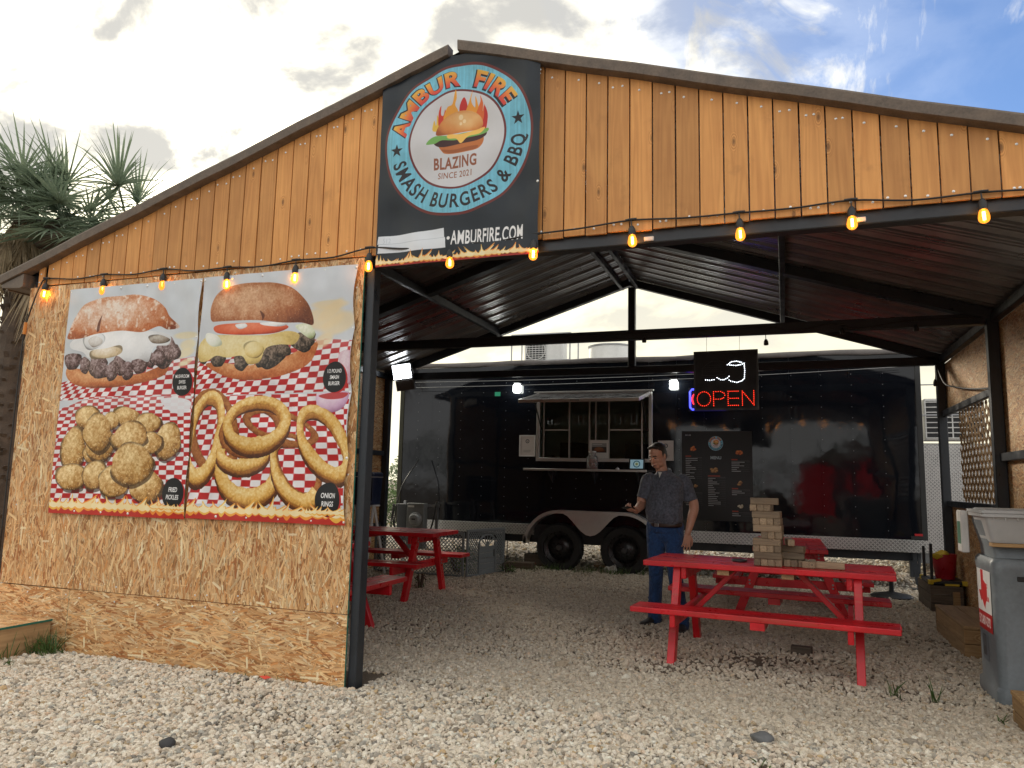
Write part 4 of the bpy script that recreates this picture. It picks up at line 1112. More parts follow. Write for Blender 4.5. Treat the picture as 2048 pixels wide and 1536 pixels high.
# ------------------------------------------------------------------ banners on the front
def banner(name, label, cat, fn, mname, x0, z0, hem=None, rough=.38, wav=.0065, seed=0, scallop=0.0, y=-.026, cols=5, rows=4, top=None):
    m_, w, h = sheet_print(mname, fn, rough, .35)
    rs = random.Random(seed); ph = [rs.uniform(0, 6.28) for _ in range(8)]
    def P(u, v):
        x = u * w; z = v * h
        gx = abs(math.sin(math.pi * u * cols)); gz = abs(math.sin(math.pi * v * rows))
        if scallop:
            if u > .9: x -= scallop * gz * (u - .9) / .1
            if u < .1: x += scallop * .4 * gz * (.1 - u) / .1
        ztop = top(x0 + x) - z0 if top else h
        if z > ztop: z = ztop
        d = wav * (math.sin(5.1 * x + 3.3 * z + ph[0]) + .7 * math.sin(9 * x - 6 * z + ph[1]) + .5 * math.sin(17 * z + 4 * x + ph[2]) + .5 * math.sin(23 * x + 7 * z + ph[3]))
        e = min(u, 1 - u, v, 1 - v); d *= min(1, .25 + e * 9)
        d += wav * 1.3 * math.exp(-(((v - .97) / .05) ** 2)) * (gx - .4) + wav * 1.3 * math.exp(-(((u - .97) / .05) ** 2)) * (gz - .4)
        return (x, -max(d + wav * 2.2, .0015), z)
    root = thing(name, label, cat, (x0, y, z0))
    uv_obj('printed_sheet', uv_grid(72, 72, P), m_, root)
    sc = MB()
    for k in range(cols + 1):
        for v in (.012, .988):
            zz = v * h if not (top and v > .5) else min(h * .988, top(x0 + k * w / cols) - z0 - .05)
            sc.lathe([(.0105, 0), (.0105, .003), (.004, .007)], 8, (min(max(.014, k * w / cols), w - .014), -.008, zz), Matrix.Rotation(R(90), 4, 'X'))
    for k in range(1, rows):
        for u in (.012, .988): sc.lathe([(.0105, 0), (.0105, .003), (.004, .007)], 8, (u * w - (.0 if u < .5 else 0), -.008, k * h / rows), Matrix.Rotation(R(90), 4, 'X'))
    s = sc.build('grommet_screws', M['screw'], root); s['kind'] = 'stuff'
    return root
banner('food_banner', 'printed banner of a mushroom burger over fried pickles, left half of the wall', 'banner', poster_left, 'burger_and_pickle_print', -2.742, 1.042, seed=3, scallop=.008)
banner('food_banner', 'printed banner of a smash burger over onion rings, beside the doorway post', 'banner', poster_right, 'burger_and_ring_print', -1.380, 1.050, seed=9, scallop=.022, y=-.024)
banner('logo_banner', 'black banner with round blue burger emblem hung in the gable peak', 'banner', logo_banner, 'emblem_print', .113, 2.81, seed=5, wav=.011, scallop=.004, rough=.30, y=-.034, cols=2, rows=3, top=lambda x: zt(x) - .040)

# ------------------------------------------------------------------ string lights
def bulb_profile():
    return [(.014, 0), (.021, -.010), (.026, -.028), (.0285, -.044), (.027, -.058), (.020, -.069), (.010, -.075), (.001, -.076)]
def socket_parts(root, x, y, z0, tilt=0.0, lit=True, drop=.055):
    """z0 = cord height; a short lead, a socket and a bulb"""
    Mx = Matrix.Translation((x, y, z0)) @ Matrix.Rotation(tilt, 4, 'Y')
    mb = MB(); mb.tube([Mx @ Vector((-.035, 0, .002)), Mx @ Vector((0, 0, .004)), Mx @ Vector((.035, 0, .002))], .0085, 7)
    mb.tube([Mx @ Vector((0, 0, 0)), Mx @ Vector((.002, 0, -drop))], .0040, 6)
    b = len(mb.v)
    mb.lathe([(.004, .016), (.012, .010), (.021, -.008), (.0245, -.030), (.023, -.047), (.018, -.049)], 12, (0, 0, 0))
    S = Mx @ Matrix.Translation((.002, 0, -drop))
    mb.v[b:] = [tuple(S @ Vector(v)) for v in mb.v[b:]]
    so = mb.build('socket', M['socket'], root, smooth='auto')
    if lit:
        bb = MB().lathe(bulb_profile(), 14)
        B = S @ Matrix.Translation((0, 0, -.045)); bb.v = [tuple(B @ Vector(v)) for v in bb.v]
        bo = bb.build('bulb', M['bulb'], so, smooth=True)
        fb = MB(); fb.tube([B @ Vector((.0, 0, -.014)), B @ Vector((.001, 0, -.058))], .0075, 6)
        fb.build('filament', M['filament'], so)
    return so
BX = [(-3.03, 2.964), (-2.393, 2.951), (-1.78, 2.949), (-1.167, 2.915), (-.553, 2.921), (.064, 2.953), (.678, 2.930), (1.264, 2.938), (1.883, 2.975), (2.518, 2.956), (3.117, 2.966), (3.745, 2.940), (4.36, 2.965)]
sl = thing('string_lights', 'lit amber bulbs on a black cord strung along the planks above the opening', 'string lights', (0, 0, 0))
pts = [(-3.243, -.034, .72), (-3.240, -.036, 1.70), (-3.236, -.034, 2.30), (-3.222, -.034, 2.56), (-3.16, -.036, 2.76), (-3.10, -.036, 2.90)]
for i, (x, z) in enumerate(BX):
    yy = -.052 if .05 < x < 1.3 else -.034
    pts.append((x, yy, z))
    if i < len(BX) - 1:
        x2, z2 = BX[i + 1]; pts.append(((x + x2) / 2, yy, (z + z2) / 2 - (.020 if i not in (7, 8, 9) else .008)))
pts.append((4.60, -.034, 2.96))
MB().tube(spline(pts, 5), .0058, 7).build('cord', M['cord'], sl, smooth=True)
MB().tube([(-3.226, -.036, 2.50), (-3.220, -.036, 2.60)], .013, 8).build('plug', simple('orange_plug', (.62, .22, .03), .5), sl)
for i, (x, z) in enumerate(BX):
    yy = -.052 if .05 < x < 1.3 else -.034
    socket_parts(sl, x, yy - .004, z, (.10 if i == 0 else rnd.uniform(-.05, .05)) * (-1 if i == 11 else 1), True, .050)
# unlit string along the middle tie beam
us = thing('unlit_string_lights', 'black cord with empty hanging sockets under the middle tie beam', 'string lights', (0, 0, 0))
q = [(XL + .3, DM - .058, 2.985), (-1.0, DM - .06, 2.99), (.6, DM - .06, 2.985), (2.0, DM - .06, 2.98), (2.6, DM - .06, 2.985), (2.85, DM - .06, 2.93), (3.2, DM - .06, 2.985), (3.45, DM - .06, 2.93), (3.9, DM - .06, 2.98), (4.5, DM - .06, 2.985)]
MB().tube(spline(q, 6), .0055, 6).build('cord', M['cord'], us, smooth=True)
for x, dz in ((2.585, .13), (3.30, .05), (3.95, .05), (1.35, .05)):
    so = socket_parts(us, x, DM - .064, 2.975, rnd.uniform(-.1, .1), False, dz)
# ------------------------------------------------------------------ black food trailer behind the pavilion
TY, TX0, TX1, TZ0, TZ1 = 7.30, -3.60, 4.545, .52, 3.30
tr = thing('food_trailer', 'long glossy black food trailer with a serving window behind the tables', 'trailer', (0, TY, 0))
WX0, WX1, WZ0, WZ1 = -1.03, .76, 1.76, 2.72          # window opening
b = MB()
# skin: front side with the window cut out, ends, roof, far side
NX = [TX0, -3.0, -2.6, -2.18, -1.77, -1.36, WX0, WX1, 1.19, 1.60, 2.01, 2.42, 2.83, 3.24, 3.65, 4.06, TX1]
for i in range(len(NX) - 1):
    x0, x1 = NX[i], NX[i + 1]
    zs = [(TZ0 + .17, TZ1)] if not (x0 == WX0) else [(TZ0 + .17, WZ0), (WZ1, TZ1)]
    for z0, z1 in zs:
        o = MB().box(x0 + .0008, x1 - .0008, 0, .012, z0, z1).build('side_panel', M['skin'], tr)
MB().box(TX0, TX1, .014, 2.5, TZ0 + .02, TZ0 + .06).build('floor', M['dark_inside'], tr)
MB().box(TX0, TX0 + .02, .014, 2.5, TZ0 + .061, TZ1).build('end_wall', M['skin'], tr)
MB().box(TX1 - .02, TX1, .014, 2.5, TZ0 + .061, TZ1).build('end_wall', M['skin'], tr)
MB().box(TX0, TX1, 2.501, 2.52, TZ0 + .02, TZ1).build('rear_wall', M['skin'], tr)
MB().box(TX0, TX1, .0, 2.52, TZ1 + .001, TZ1 + .02).build('roof_panel', M['white_paint'], tr)
# rolled edge of the roof cover, sagging a little
pts = [(TX0 - .01 + (TX1 - TX0 + .02) * k / 24, -.012, TZ1 + .045 + .008 * math.sin(k * 1.3) - .02 * (k / 24)) for k in range(25)]
MB().tube(pts, [(.02, .040 + .006 * math.sin(k * 2.1)) for k in range(25)], 9, up=(0, 0, 1)).build('roof_edge', simple('grey_brown_roof_cover', (.17, .155, .15), .8, 0, .3, 5, .3, 20), tr, smooth=True)
MB().box(TX0 - .03, TX0 + .05, -.012, .0, TZ0 + .1, TZ1 - .01).build('corner_trim', simple('olive_corner_trim', (.030, .030, .016), .4, .3), tr, bevel=.004)
MB().box(TX1 - .05, TX1 + .02, -.012, .0, TZ0 + .17, TZ1 - .01).build('corner_trim', M['black_plastic'], tr, bevel=.004)
rv = MB()
x = TX0 + .33
while x < TX1 - .1:
    z = .80
    while z < TZ1 - .05:
        if not (WX0 - .12 < x < WX1 + .12 and 1.55 < z < 2.95) and not (-1.2 < x < .95 and z < 1.0):
            rv.lathe([(.0055, 0), (.0045, .0025), (.001, .0035)], 6, (x + rnd.uniform(-.003, .003), 0, z), Matrix.Rotation(R(90), 4, 'X'))
        z += .158
    x += .4085
ro = rv.build('rivets', M['galv'], tr); ro['kind'] = 'stuff'
# tread plate skirt and fender
for x0, x1 in ((TX0, -1.10), (.86, TX1)):
    MB().box(x0, x1, -.012, .004, TZ0 - .005, TZ0 + .168).build('skirt', M['tread'], tr, bevel=.002)
HX = (-.640, .400); WR = .375; HZ = .345
def arch(r, n=18):
    """outline over both wheels, flat between"""
    a = [(HX[0] + r * math.cos(R(180 - 90 * k / n)), HZ + r * math.sin(R(180 - 90 * k / n))) for k in range(n + 1)]
    return a + [(HX[1] + r * math.cos(R(90 - 90 * k / n)), HZ + r * math.sin(R(90 - 90 * k / n))) for k in range(n + 1)]
outer = arch(.585); inner = arch(.535)
outer[0] = (outer[0][0], TZ0 - .01); inner[0] = (inner[0][0], TZ0 - .01); outer[-1] = (outer[-1][0], TZ0 - .01); inner[-1] = (inner[-1][0], TZ0 - .01)
f = MB(); n = len(outer)
for pr, y in ((outer, .0), (outer, -.20), (inner, -.20), (inner, .0)):
    f.v += [(p[0], y, p[1]) for p in pr]
for k in range(4):
    k2 = (k + 1) % 4
    for i in range(n - 1): f.f.append((k * n + i, k * n + i + 1, k2 * n + i + 1, k2 * n + i))
f.f += [(0, n, 2 * n, 3 * n), (n - 1, 4 * n - 1, 3 * n - 1, 2 * n - 1)]
f.build('fender', M['alu'], tr, smooth='auto')
# fender web dipping between the wheels
cx = sum(HX) / 2; web = []
for k in range(13):
    u = -1 + 2 * k / 12; web.append((cx + u * .44, HZ + .545 - .33 * math.cos(u * math.pi / 2) ** 1.6 - .012))
web = web[::-1] + [(cx - .44, HZ + .545), (cx + .44, HZ + .545)]
MB().prism(web, -.198, -.188).build('fender_web', M['alu'], tr)
MB().box(-1.12, .90, .02, .03, TZ0 - .1, 1.0).build('wheel_well', M['dark_inside'], tr)
def wheel(x):
    prof = [(.255, -.10), (.30, -.112), (.345, -.108), (.365, -.085), (WR, -.06), (WR, .06), (.365, .085), (.345, .108), (.255, .10)]
    Mw = Matrix.Rotation(R(90), 4, 'X')
    w = MB().lathe(prof, 36, (x, -.06, HZ), Mw, False)
    for k in range(36):
        a = 2 * math.pi * k / 36
        for y0 in (-.05, .012):
            w.box(-.010, .010, y0 - .06, y0 - .022, WR - .002, WR + .007, Matrix.Translation((x, 0, HZ)) @ Matrix.Rotation(a + (.09 if y0 > 0 else 0), 4, 'Y'))
    wo = w.build('wheel', M['rubber'], tr, smooth='auto')
    MB().lathe([(.262, .10), (.262, .02), (.20, .0), (.16, .03), (.10, .052), (.030, .052), (.030, .03), (.26, -.02), (.262, -.10)], 28, (x, -.06, HZ), Mw, False).build('rim', M['rim'], wo, smooth='auto')
    MB().lathe([(.046, .03), (.046, .085), (.036, .098), (.022, .100), (.020, .094), (.001, .094)], 18, (x, -.06, HZ), Mw).build('hub', M['hub'], wo, smooth='auto')
    for k in range(6):
        a = k * math.pi / 3 + .3
        MB().lathe([(.011, .045), (.011, .070), (.006, .074)], 6, (x + .075 * math.cos(a), -.06, HZ + .075 * math.sin(a)), Mw).build('lug_nut', M['steel'], wo)
    MB().bar((x - .21, -.15, HZ - .15), (x - .16, -.13, HZ - .06), .03, .012).build('wheel_weight', M['hub'], wo)
for x in HX: wheel(x)
# chassis, axle, jacks, tail light
MB().box(TX0 + .1, TX1 - .05, .25, .33, TZ0 - .14, TZ0 + .02).build('frame_rail', M['steel'], tr)
MB().box(TX0 + .1, TX1 - .05, 2.1, 2.18, TZ0 - .14, TZ0 + .02).build('frame_rail', M['steel'], tr)
for x in HX: MB().tube([(x, .0, HZ), (x, 2.4, HZ)], .035, 8).build('axle', M['steel'], tr)
for x in (-1.72, 4.40):
    j = MB(); j.bar((x, .12, TZ0 + .02), (x + .03, .12, .08), .05, .05); j.bar((x + .07, .12, TZ0), (x + .04, .12, .05), .035, .035); j.box(x - .05, x + .13, .04, .2, .0, .03); j.box(x - .06, x - .01, .08, .16, .18, .40)
    j.build('stabilizer_jack', M['steel'], tr)
MB().bar((-1.63, .2, TZ0), (-1.63, .2, 0), .012, .012).build('ground_rod', M['steel'], tr)
MB().box(4.40, 4.50, -.022, -.011, .745, .775).build('tail_light', simple('red_lens', (.45, .01, .015), .25), tr)
MB().box(4.36, 4.50, -.012, -.001, .70, .742).build('tail_light_mount', M['black_plastic'], tr)
# serving window: frame, sliding panes, room behind, flap awning, counter
fr = MB()
for x0, x1, z0, z1 in ((WX0 - .055, WX0, WZ0 - .055, WZ1 + .055), (WX1, WX1 + .055, WZ0 - .055, WZ1 + .055), (WX0, WX1, WZ0 - .055, WZ0), (WX0, WX1, WZ1, WZ1 + .055)):
    fr.box(x0, x1, -.022, .03, z0, z1)
fr.box(WX0 - .095, WX1 + .085, -.05, -.0225, WZ1 + .10, WZ1 + .125); fr.box(WX0 - .055, WX1 + .055, -.030, -.001, WZ1 + .0555, WZ1 + .0995)
wf = fr.build('window_frame', M['alu'], tr, bevel=.003)
bars = [(WX0 + .055, .022), (-.54, .022), (-.205, .022), (-.10, .018), (.115, .022), (.645, .022)]
for x, w in bars: MB().box(x - w / 2, x + w / 2, .035, .055, WZ0 + .001, WZ1 - .001).build('mullion', M['alu'], wf)
for x0, x1 in ((WX0 + .07, -.55), (.13, .63)): MB().box(x0, x1, .036, .054, 2.205, 2.228).build('transom', M['alu'], wf)
for x0, x1, y in ((WX0 + .02, -.545, .045), (-.535, -.22, .062), (-.19, .11, .062), (.12, .65, .045)):
    MB().box(x0, x1, y - .002, y + .002, WZ0 + .003, WZ1 - .003).build('pane', M['glass'], wf)
# room behind the glass
rm = MB().box(WX0 - .9, WX1 + .9, 1.70, 1.72, .62, 3.2).build('kitchen_wall', M['neutral_wall'], tr)
MB().box(.25, 1.0, 1.40, 1.68, 2.30, 2.34).build('kitchen_shelf', M['white_paint'], tr)
MB().box(-.9, -.5, .75, 1.2, .60, 2.05).build('kitchen_cabinet', M['dark_inside'], tr); MB().box(.28, .62, .5, .8, 1.75, 2.02).build('screen_back', M['black_plastic'], tr)
MB().bar((-.98, .5, 1.78), (-.78, .62, 1.66), .02, .1).build('kitchen_brace', M['dark_inside'], tr)
# awning flap: hinged above the window, propped out nearly level
AZ = WZ1 + .075
A0 = Vector((0, -.03, AZ)); A1 = Vector((0, -1.02, 2.585))
aw = MB(); d = (A1 - A0); L_ = d.length; ang = math.atan2(d.z, -d.y)
Ma = Matrix.Translation(A0) @ Matrix.Rotation(-ang, 4, 'X')
ao = MB().box(WX0 - .005, WX1 + .005, -L_ + .02, 0, .0, .006, Ma).build('awning', simple('grey_awning_sheet', (.16, .16, .165), .28, .6, .3, 3, .05, 30), tr)
rim = MB(); 
for x0, x1, y0, y1 in ((WX0 - .03, WX1 + .03, -L_, -L_ + .022), (WX0 - .03, WX0 - .008, -L_ + .022, -.01), (WX1 + .008, WX1 + .03, -L_ + .022, -.01)):
    rim.box(x0, x1, y0, y1, -.026, .024, Ma)
rim.build('awning_frame', M['alu'], ao, bevel=.002)
MB().box(-.24, -.10, -L_ - .012, -L_ - .001, -.012, .022, Ma).build('latch', M['galv'], ao)
for x in (WX0 + .035, WX1 - .035):
    MB().tube([(x, -.03, 2.22), (x, -.42, AZ - .14)], .011, 7).build('gas_strut', M['black_plastic'], ao)
cn = MB(); cn.box(WX0 - .16, WX1 + .10, -.32, -.001, 1.560, 1.576)
co_ = cn.build('counter', simple('dark_counter_top', (.03, .03, .033), .3, .2, .3, 6), tr)
MB().box(WX0 - .165, WX1 + .02, -.336, -.3205, 1.548, 1.582).build('counter_edge', M['alu'], co_, bevel=.003)
for x in (-.8, -.1, .6): MB().prism([(-.001, 1.56), (-.30, 1.56), (-.001, 1.36)], x - .006, x + .006, 'x').build('counter_bracket', M['black_plastic'], co_)
# wall lamps (lit)
for x in (-1.42, 1.155):
    lb = MB(); lb.box(x - .055, x + .055, -.10, -.001, 2.985, 3.002); lb.box(x - .045, x + .045, -.03, -.0015, 2.84, 2.984)
    lo = lb.build('wall_lamp', M['galv'], tr, bevel=.004)
    MB().box(x - .060, x + .060, -.105, -.031, 2.835, 2.972).build('lamp_diffuser', M['wall_led'], lo, bevel=.015)
MB().box(-1.84, -1.74, -.004, -.001, 2.79, 2.86).build('green_decal', M['green_led'], tr)
# ------------------------------------------------------------------ things on the trailer
def panel_thing(name, label, cat, fn, pname, loc, thick=.004, rz=0, frame=None, group=None, rough=.6, bend=0.0):
    m_, w, h = sheet_print(pname, fn, rough)
    root = thing(name, label, cat, loc, rz, group)
    uv_obj('printed_face', uv_grid(12, 12, lambda u, v: (u * w, -thick - .0006 - bend * math.sin(v * 2.4 + u * 2) ** 2, v * h)), m_, root)
    if frame: 
        f_ = MB()
        for a in ((-.02, 0, -.02, h + .02), (w, w + .02, -.02, h + .02), (0, w, -.02, 0), (0, w, h, h + .02)): f_.box(a[0], a[1], -.015, 0, a[2], a[3])
        f_.build('frame', M[frame], root)
    if not bend: MB().box(0, w, -thick, -.0005, 0, h).build('backing', M['paper'], root)
    return root
panel_thing('menu_banner', 'dark menu banner with food pictures on the trailer side behind the man', 'menu', menu_print, 'menu_print', (1.265, TY - .004, .85), bend=.012, rough=.35)
panel_thing('notice', 'white framed notice on the trailer left of the serving window', 'notice', notice_print, 'notice_print_a', (-1.36, TY - .002, 1.80), frame='white_paint')
panel_thing('notice', 'plain white paper notice on the trailer beside the man\'s head', 'notice', notice_print, 'notice_print_b', (.90, TY - .002, 1.735))
panel_thing('photo_sign', 'small paper menu photo standing in the serving window', 'sign', photo_print, 'photo_print', (-.19, TY + .033, WZ0 + .003))
# jar, tablet and a bell on the counter
t_ = thing('tip_jar', 'clear plastic tip jar with notes standing on the serving counter', 'jar', (-.095, TY - .20, 1.576))
MB().lathe([(.085, .002), (.090, .02), (.090, .19), (.075, .215), (.055, .225), (.055, .27)], 20, (0, 0, 0), None, False).build('jar_body', M['jar'], t_, smooth=True)
mb = MB(); 
for k in range(10): mb.box(-.05, .05, -.002, .002, -.02, .02, Matrix.Translation((rnd.uniform(-.03, .03), rnd.uniform(-.03, .03), .03 + .013 * k)) @ Matrix.Rotation(k * 1.1, 4, 'Z') @ Matrix.Rotation(k * .7, 4, 'X'))
mb.build('paper_notes', simple('notes_paper', (.45, .22, .18), .7, 0, .5, 30), t_)
MB().lathe([(.06, .268), (.06, .29), (.001, .291)], 20).build('jar_lid', M['white_plastic'], t_)
t_ = thing('payment_tablet', 'small black payment tablet with lit blue screen at the counter end', 'tablet', (.50, TY - .20, 1.576))
m_, w, h = sheet_print('tablet_print', tablet_print, .3)
em_ = NT(m_.node_tree); em_.l.new([n for n in m_.node_tree.nodes if n.type == 'TEX_IMAGE'][0].outputs[0], [n for n in m_.node_tree.nodes if n.type == 'BSDF_PRINCIPLED'][0].inputs['Emission Color'])
[n for n in m_.node_tree.nodes if n.type == 'BSDF_PRINCIPLED'][0].inputs['Emission Strength'].default_value = .12
Mt = Matrix.Translation((0, 0, .01)) @ Matrix.Rotation(R(-15), 4, 'X')
MB().box(-.02, w + .02, 0, .012, 0, h + .04, Mt).build('tablet_case', M['black_plastic'], t_, bevel=.004)
uv_obj('screen', uv_grid(2, 2, lambda u, v: tuple(Mt @ Vector((u * w, -.001, .02 + v * h)))), m_, t_)
MB().box(.03, w - .03, .0, .09, -.009, .004).build('tablet_stand', M['black_plastic'], t_)
t_ = thing('service_bell', 'small shiny service bell on the counter beside the tablet', 'bell', (.31, TY - .22, 1.576))
MB().lathe([(.035, 0), (.035, .008), (.032, .010), (.028, .026), (.016, .036), (.004, .038), (.004, .046), (.001, .047)], 16).build('bell_dome', M['alu'], t_, smooth='auto')
# LED sign hung from the middle tie beam
ls = thing('led_open_sign', 'black LED sign reading OPEN hung from the middle tie beam', 'sign', (2.19, 3.48, 2.14), R(-2.5))
SW, SH = .64, .615
s_ = MB()
MB().box(-SW / 2 + .018, SW / 2 - .018, -.012, .012, .018, SH - .018).build('sign_panel', simple('matt_sign_panel', (.014, .015, .017), .7), ls)
for a in ((-SW / 2, -SW / 2 + .018, 0, SH), (SW / 2 - .018, SW / 2, 0, SH), (-SW / 2 + .018, SW / 2 - .018, 0, .018), (-SW / 2 + .018, SW / 2 - .018, SH - .018, SH)): s_.box(a[0], a[1], -.022, .018, a[2], a[3])
s_.build('sign_frame', M['black_plastic'], ls)
def leds(name, pts, m_, r=.0038):
    d_ = MB()
    for x, z in pts: d_.ell((x, -.0135, z), (r, r * .9, r), 6, 4)
    o = d_.build(name, m_, ls); o['kind'] = 'stuff'; return o
def along(poly, step=.0215):
    out = []
    for (a, b) in zip(poly[:-1], poly[1:]):
        n_ = max(1, int(math.hypot(b[0] - a[0], b[1] - a[1]) / step + .5))
        out += [(a[0] + (b[0] - a[0]) * k / n_, a[1] + (b[1] - a[1]) * k / n_) for k in range(n_)]
    return out + [poly[-1]]
red = []
zA, zB = .045, .190; o0 = -SW / 2 + .03
red += [(o0 + .070 + .068 * math.cos(k * 2 * math.pi / 21), (zA + zB) / 2 + .074 * math.sin(k * 2 * math.pi / 21)) for k in range(21)]
x0 = o0 + .168; red += along([(x0, zA), (x0, zB), (x0 + .07, zB), (x0 + .105, zB - .018), (x0 + .112, zB - .04), (x0 + .10, zB - .065), (x0 + .07, zB - .078), (x0, zB - .078)])
x0 = o0 + .312; red += along([(x0 + .10, zA), (x0, zA), (x0, zB), (x0 + .10, zB)]) + along([(x0 + .02, (zA + zB) / 2), (x0 + .10, (zA + zB) / 2)])
x0 = o0 + .452; red += along([(x0, zA), (x0, zB), (x0 + .112, zA), (x0 + .112, zB)])
leds('red_leds', red, M['led_red'])
wh = along([(.02, .465), (.06, .495), (.11, .500), (.16, .485), (.185, .475), (.15, .462), (.10, .455), (.045, .462)], .0195) + along([(.185, .475), (.19, .40), (.185, .32), (.16, .295), (.11, .28), (.05, .295), (.035, .305)], .0195) + along([(-.20, .315), (-.16, .31), (-.115, .315)], .0195) + along([(-.085, .335), (-.05, .312), (-.015, .312), (.02, .33), (.035, .345)], .0195)
leds('white_leds', wh, M['led_white'], .0044)
off = along([(-.235 + .0, .36), (-.235, .42), (-.20, .47), (-.14, .505), (-.06, .51), (.0, .49), (.03, .45), (.03, .40), (-.02, .365), (-.12, .36), (-.235, .36)], .015) + [(-.20 + .022 * i, .40 + .022 * j) for i in range(10) for j in range(4)] + along([(-.24, .345), (-.10, .335), (.03, .35)], .015)
leds('unlit_leds', off, M['led_off'], .0036)
for x, dx in ((-SW / 2 + .13, .0), (SW / 2 - .18, .0)): MB().tube([(x, 0, SH), (x + dx, .02, SH + .165)], .0018, 5).build('hanging_wire', M['cord'], ls)
ns = thing('neon_open_sign', 'glowing red and blue neon sign on the trailer behind the LED sign', 'sign', (1.67, TY - .03, 2.495))
MB().box(-.29, .29, .0, .022, .0, .36).build('sign_back', M['black_plastic'], ns)
rr = [(-.27, .06), (-.27, .30), (-.24, .335), (.24, .335), (.27, .30), (.27, .06), (.24, .025), (-.24, .025), (-.27, .06)]
MB().tube([(x, -.022, z) for x, z in rr], .014, 8).build('blue_tube', M['neon_blue'], ns, smooth=True)
MB().tube([(-.185 + .052 * math.cos(k * math.pi / 9), -.022, .18 + .085 * math.sin(k * math.pi / 9)) for k in range(19)], .010, 8).build('red_tube', M['neon_red'], ns, smooth=True)
for gx, pl in ((-.08, [(0, .10), (0, .26), (.07, .26), (.085, .22), (.07, .18), (0, .18)]), (.06, [(.08, .10), (0, .10), (0, .26), (.08, .26)]), (.17, [(0, .10), (0, .26), (.075, .10), (.075, .26)])):
    MB().tube([(gx + a, -.022, z) for a, z in pl], .010, 8).build('red_tube', M['neon_red'], ns, smooth=True)
# floodlight on the rear left post
fl = thing('floodlight', 'lit four lens LED floodlight fixed on the rear left post', 'floodlight', (-2.845, 5.86, 3.03), R(14))
Mf = Matrix.Rotation(R(12), 4, 'X') @ Matrix.Rotation(R(-8), 4, 'Y')
MB().box(-.165, .165, 0, .07, -.13, .13, Mf).build('lamp_housing', M['steel'], fl, bevel=.01)
MB().box(-.13, .16, .0, .10, -.30, -.135, Mf).build('driver_box', simple('brown_lamp_box', (.07, .06, .052), .5), fl, bevel=.006)
for i in (0, 1):
    for j in (0, 1): MB().box(-.145 + .150 * i, -.010 + .150 * i, -.008, -.001, -.112 + .118 * j, -.008 + .118 * j, Mf).build('lens', M['flood'], fl, bevel=.02)
MB().bar((-.10, .06, -.05), (-.24, .16, .02), .04, .04).build('bracket', M['steel'], fl)
# roof machines
ac = thing('air_conditioner', 'white air conditioner with round fan grille on the trailer roof', 'air conditioner', (-1.62, TY + .55, TZ1 + .02))
MB().box(.10, .80, 0, .30, .06, .58).build('case', M['white_paint'], ac, bevel=.015)
MB().box(.14, .50, -.008, -.001, .09, .55).build('grille_recess', M['dark_inside'], ac)
gr = MB()
for k in range(12): gr.box(.135, .505, -.018, -.010, .09 + .0385 * k, .098 + .0385 * k)
for k in range(7): gr.box(.135 + .06 * k, .141 + .06 * k, -.020, -.0185, .09, .54)
gr.tube([(.32 + .17 * math.cos(a), -.024, .33 + .17 * math.sin(a)) for a in np.linspace(0, 6.283, 25)], .006, 5)
gr.build('grille', M['white_paint'], ac)
def label_print():
    cv = Canvas(.16, .075, 600, (.10, .18, .42)); text(cv, 'AUX', .08, .02, .037, (.92, .93, .95), 1.1, .05, 'c', .1); return cv, .16, .075
m_, w, h = sheet_print('ac_label', label_print); uv_obj('label', uv_grid(1, 1, lambda u, v: (.575 + u * w, -.002, .44 + v * h)), m_, ac)
rk = MB()
for x in (-.10, .96):
    for y in (-.10, .45): rk.bar((x, y, 0), (x, y, .60 if x > 0 else .60), .02, .02)
for z in (.13, .60):
    rk.bar((-.10, -.10, z), (.96, -.10, z), .018, .018); rk.bar((-.10, .45, z), (.96, .45, z), .018, .018); rk.bar((-.10, -.10, z), (-.10, .45, z), .018, .018); rk.bar((.96, -.10, z), (.96, .45, z), .018, .018)
rk.box(-.1, .96, -.1, .45, .0, .015)
rack = thing('roof_rack', 'thin metal guard frame around the roof air conditioner', 'rack', (-1.62, TY + .55, TZ1 + .02)); rk.build('rack_frame', M['galv'], rack)
ac.location.z += .0
vt = thing('roof_vent', 'pale round exhaust drum on the trailer roof beside the king post', 'vent', (-.10, TY + 1.2, TZ1 + .02))
MB().lathe([(.40, 0), (.40, .42), (.395, .425)], 32).build('drum', M['white_paint'], vt, smooth='auto'); MB().lathe([(.41, .425), (.425, .45), (.41, .455), (.05, .46)], 32).build('drum_lid', M['galv'], vt, smooth='auto')
wr = MB()
for z0, z1, y in ((3.015, 3.10, TY - .35), (2.93, 3.06, TY - .28)):
    wr.tube([(TX0 + .1 + (TX1 - TX0 - .3) * k / 16, y, z0 + (z1 - z0) * k / 16 - .05 * math.sin(math.pi * k / 16)) for k in range(17)], .004, 5)
tag(wr.build('wire', M['galv']), 'thin pale wires strung along the trailer front under its roof edge', 'wire')
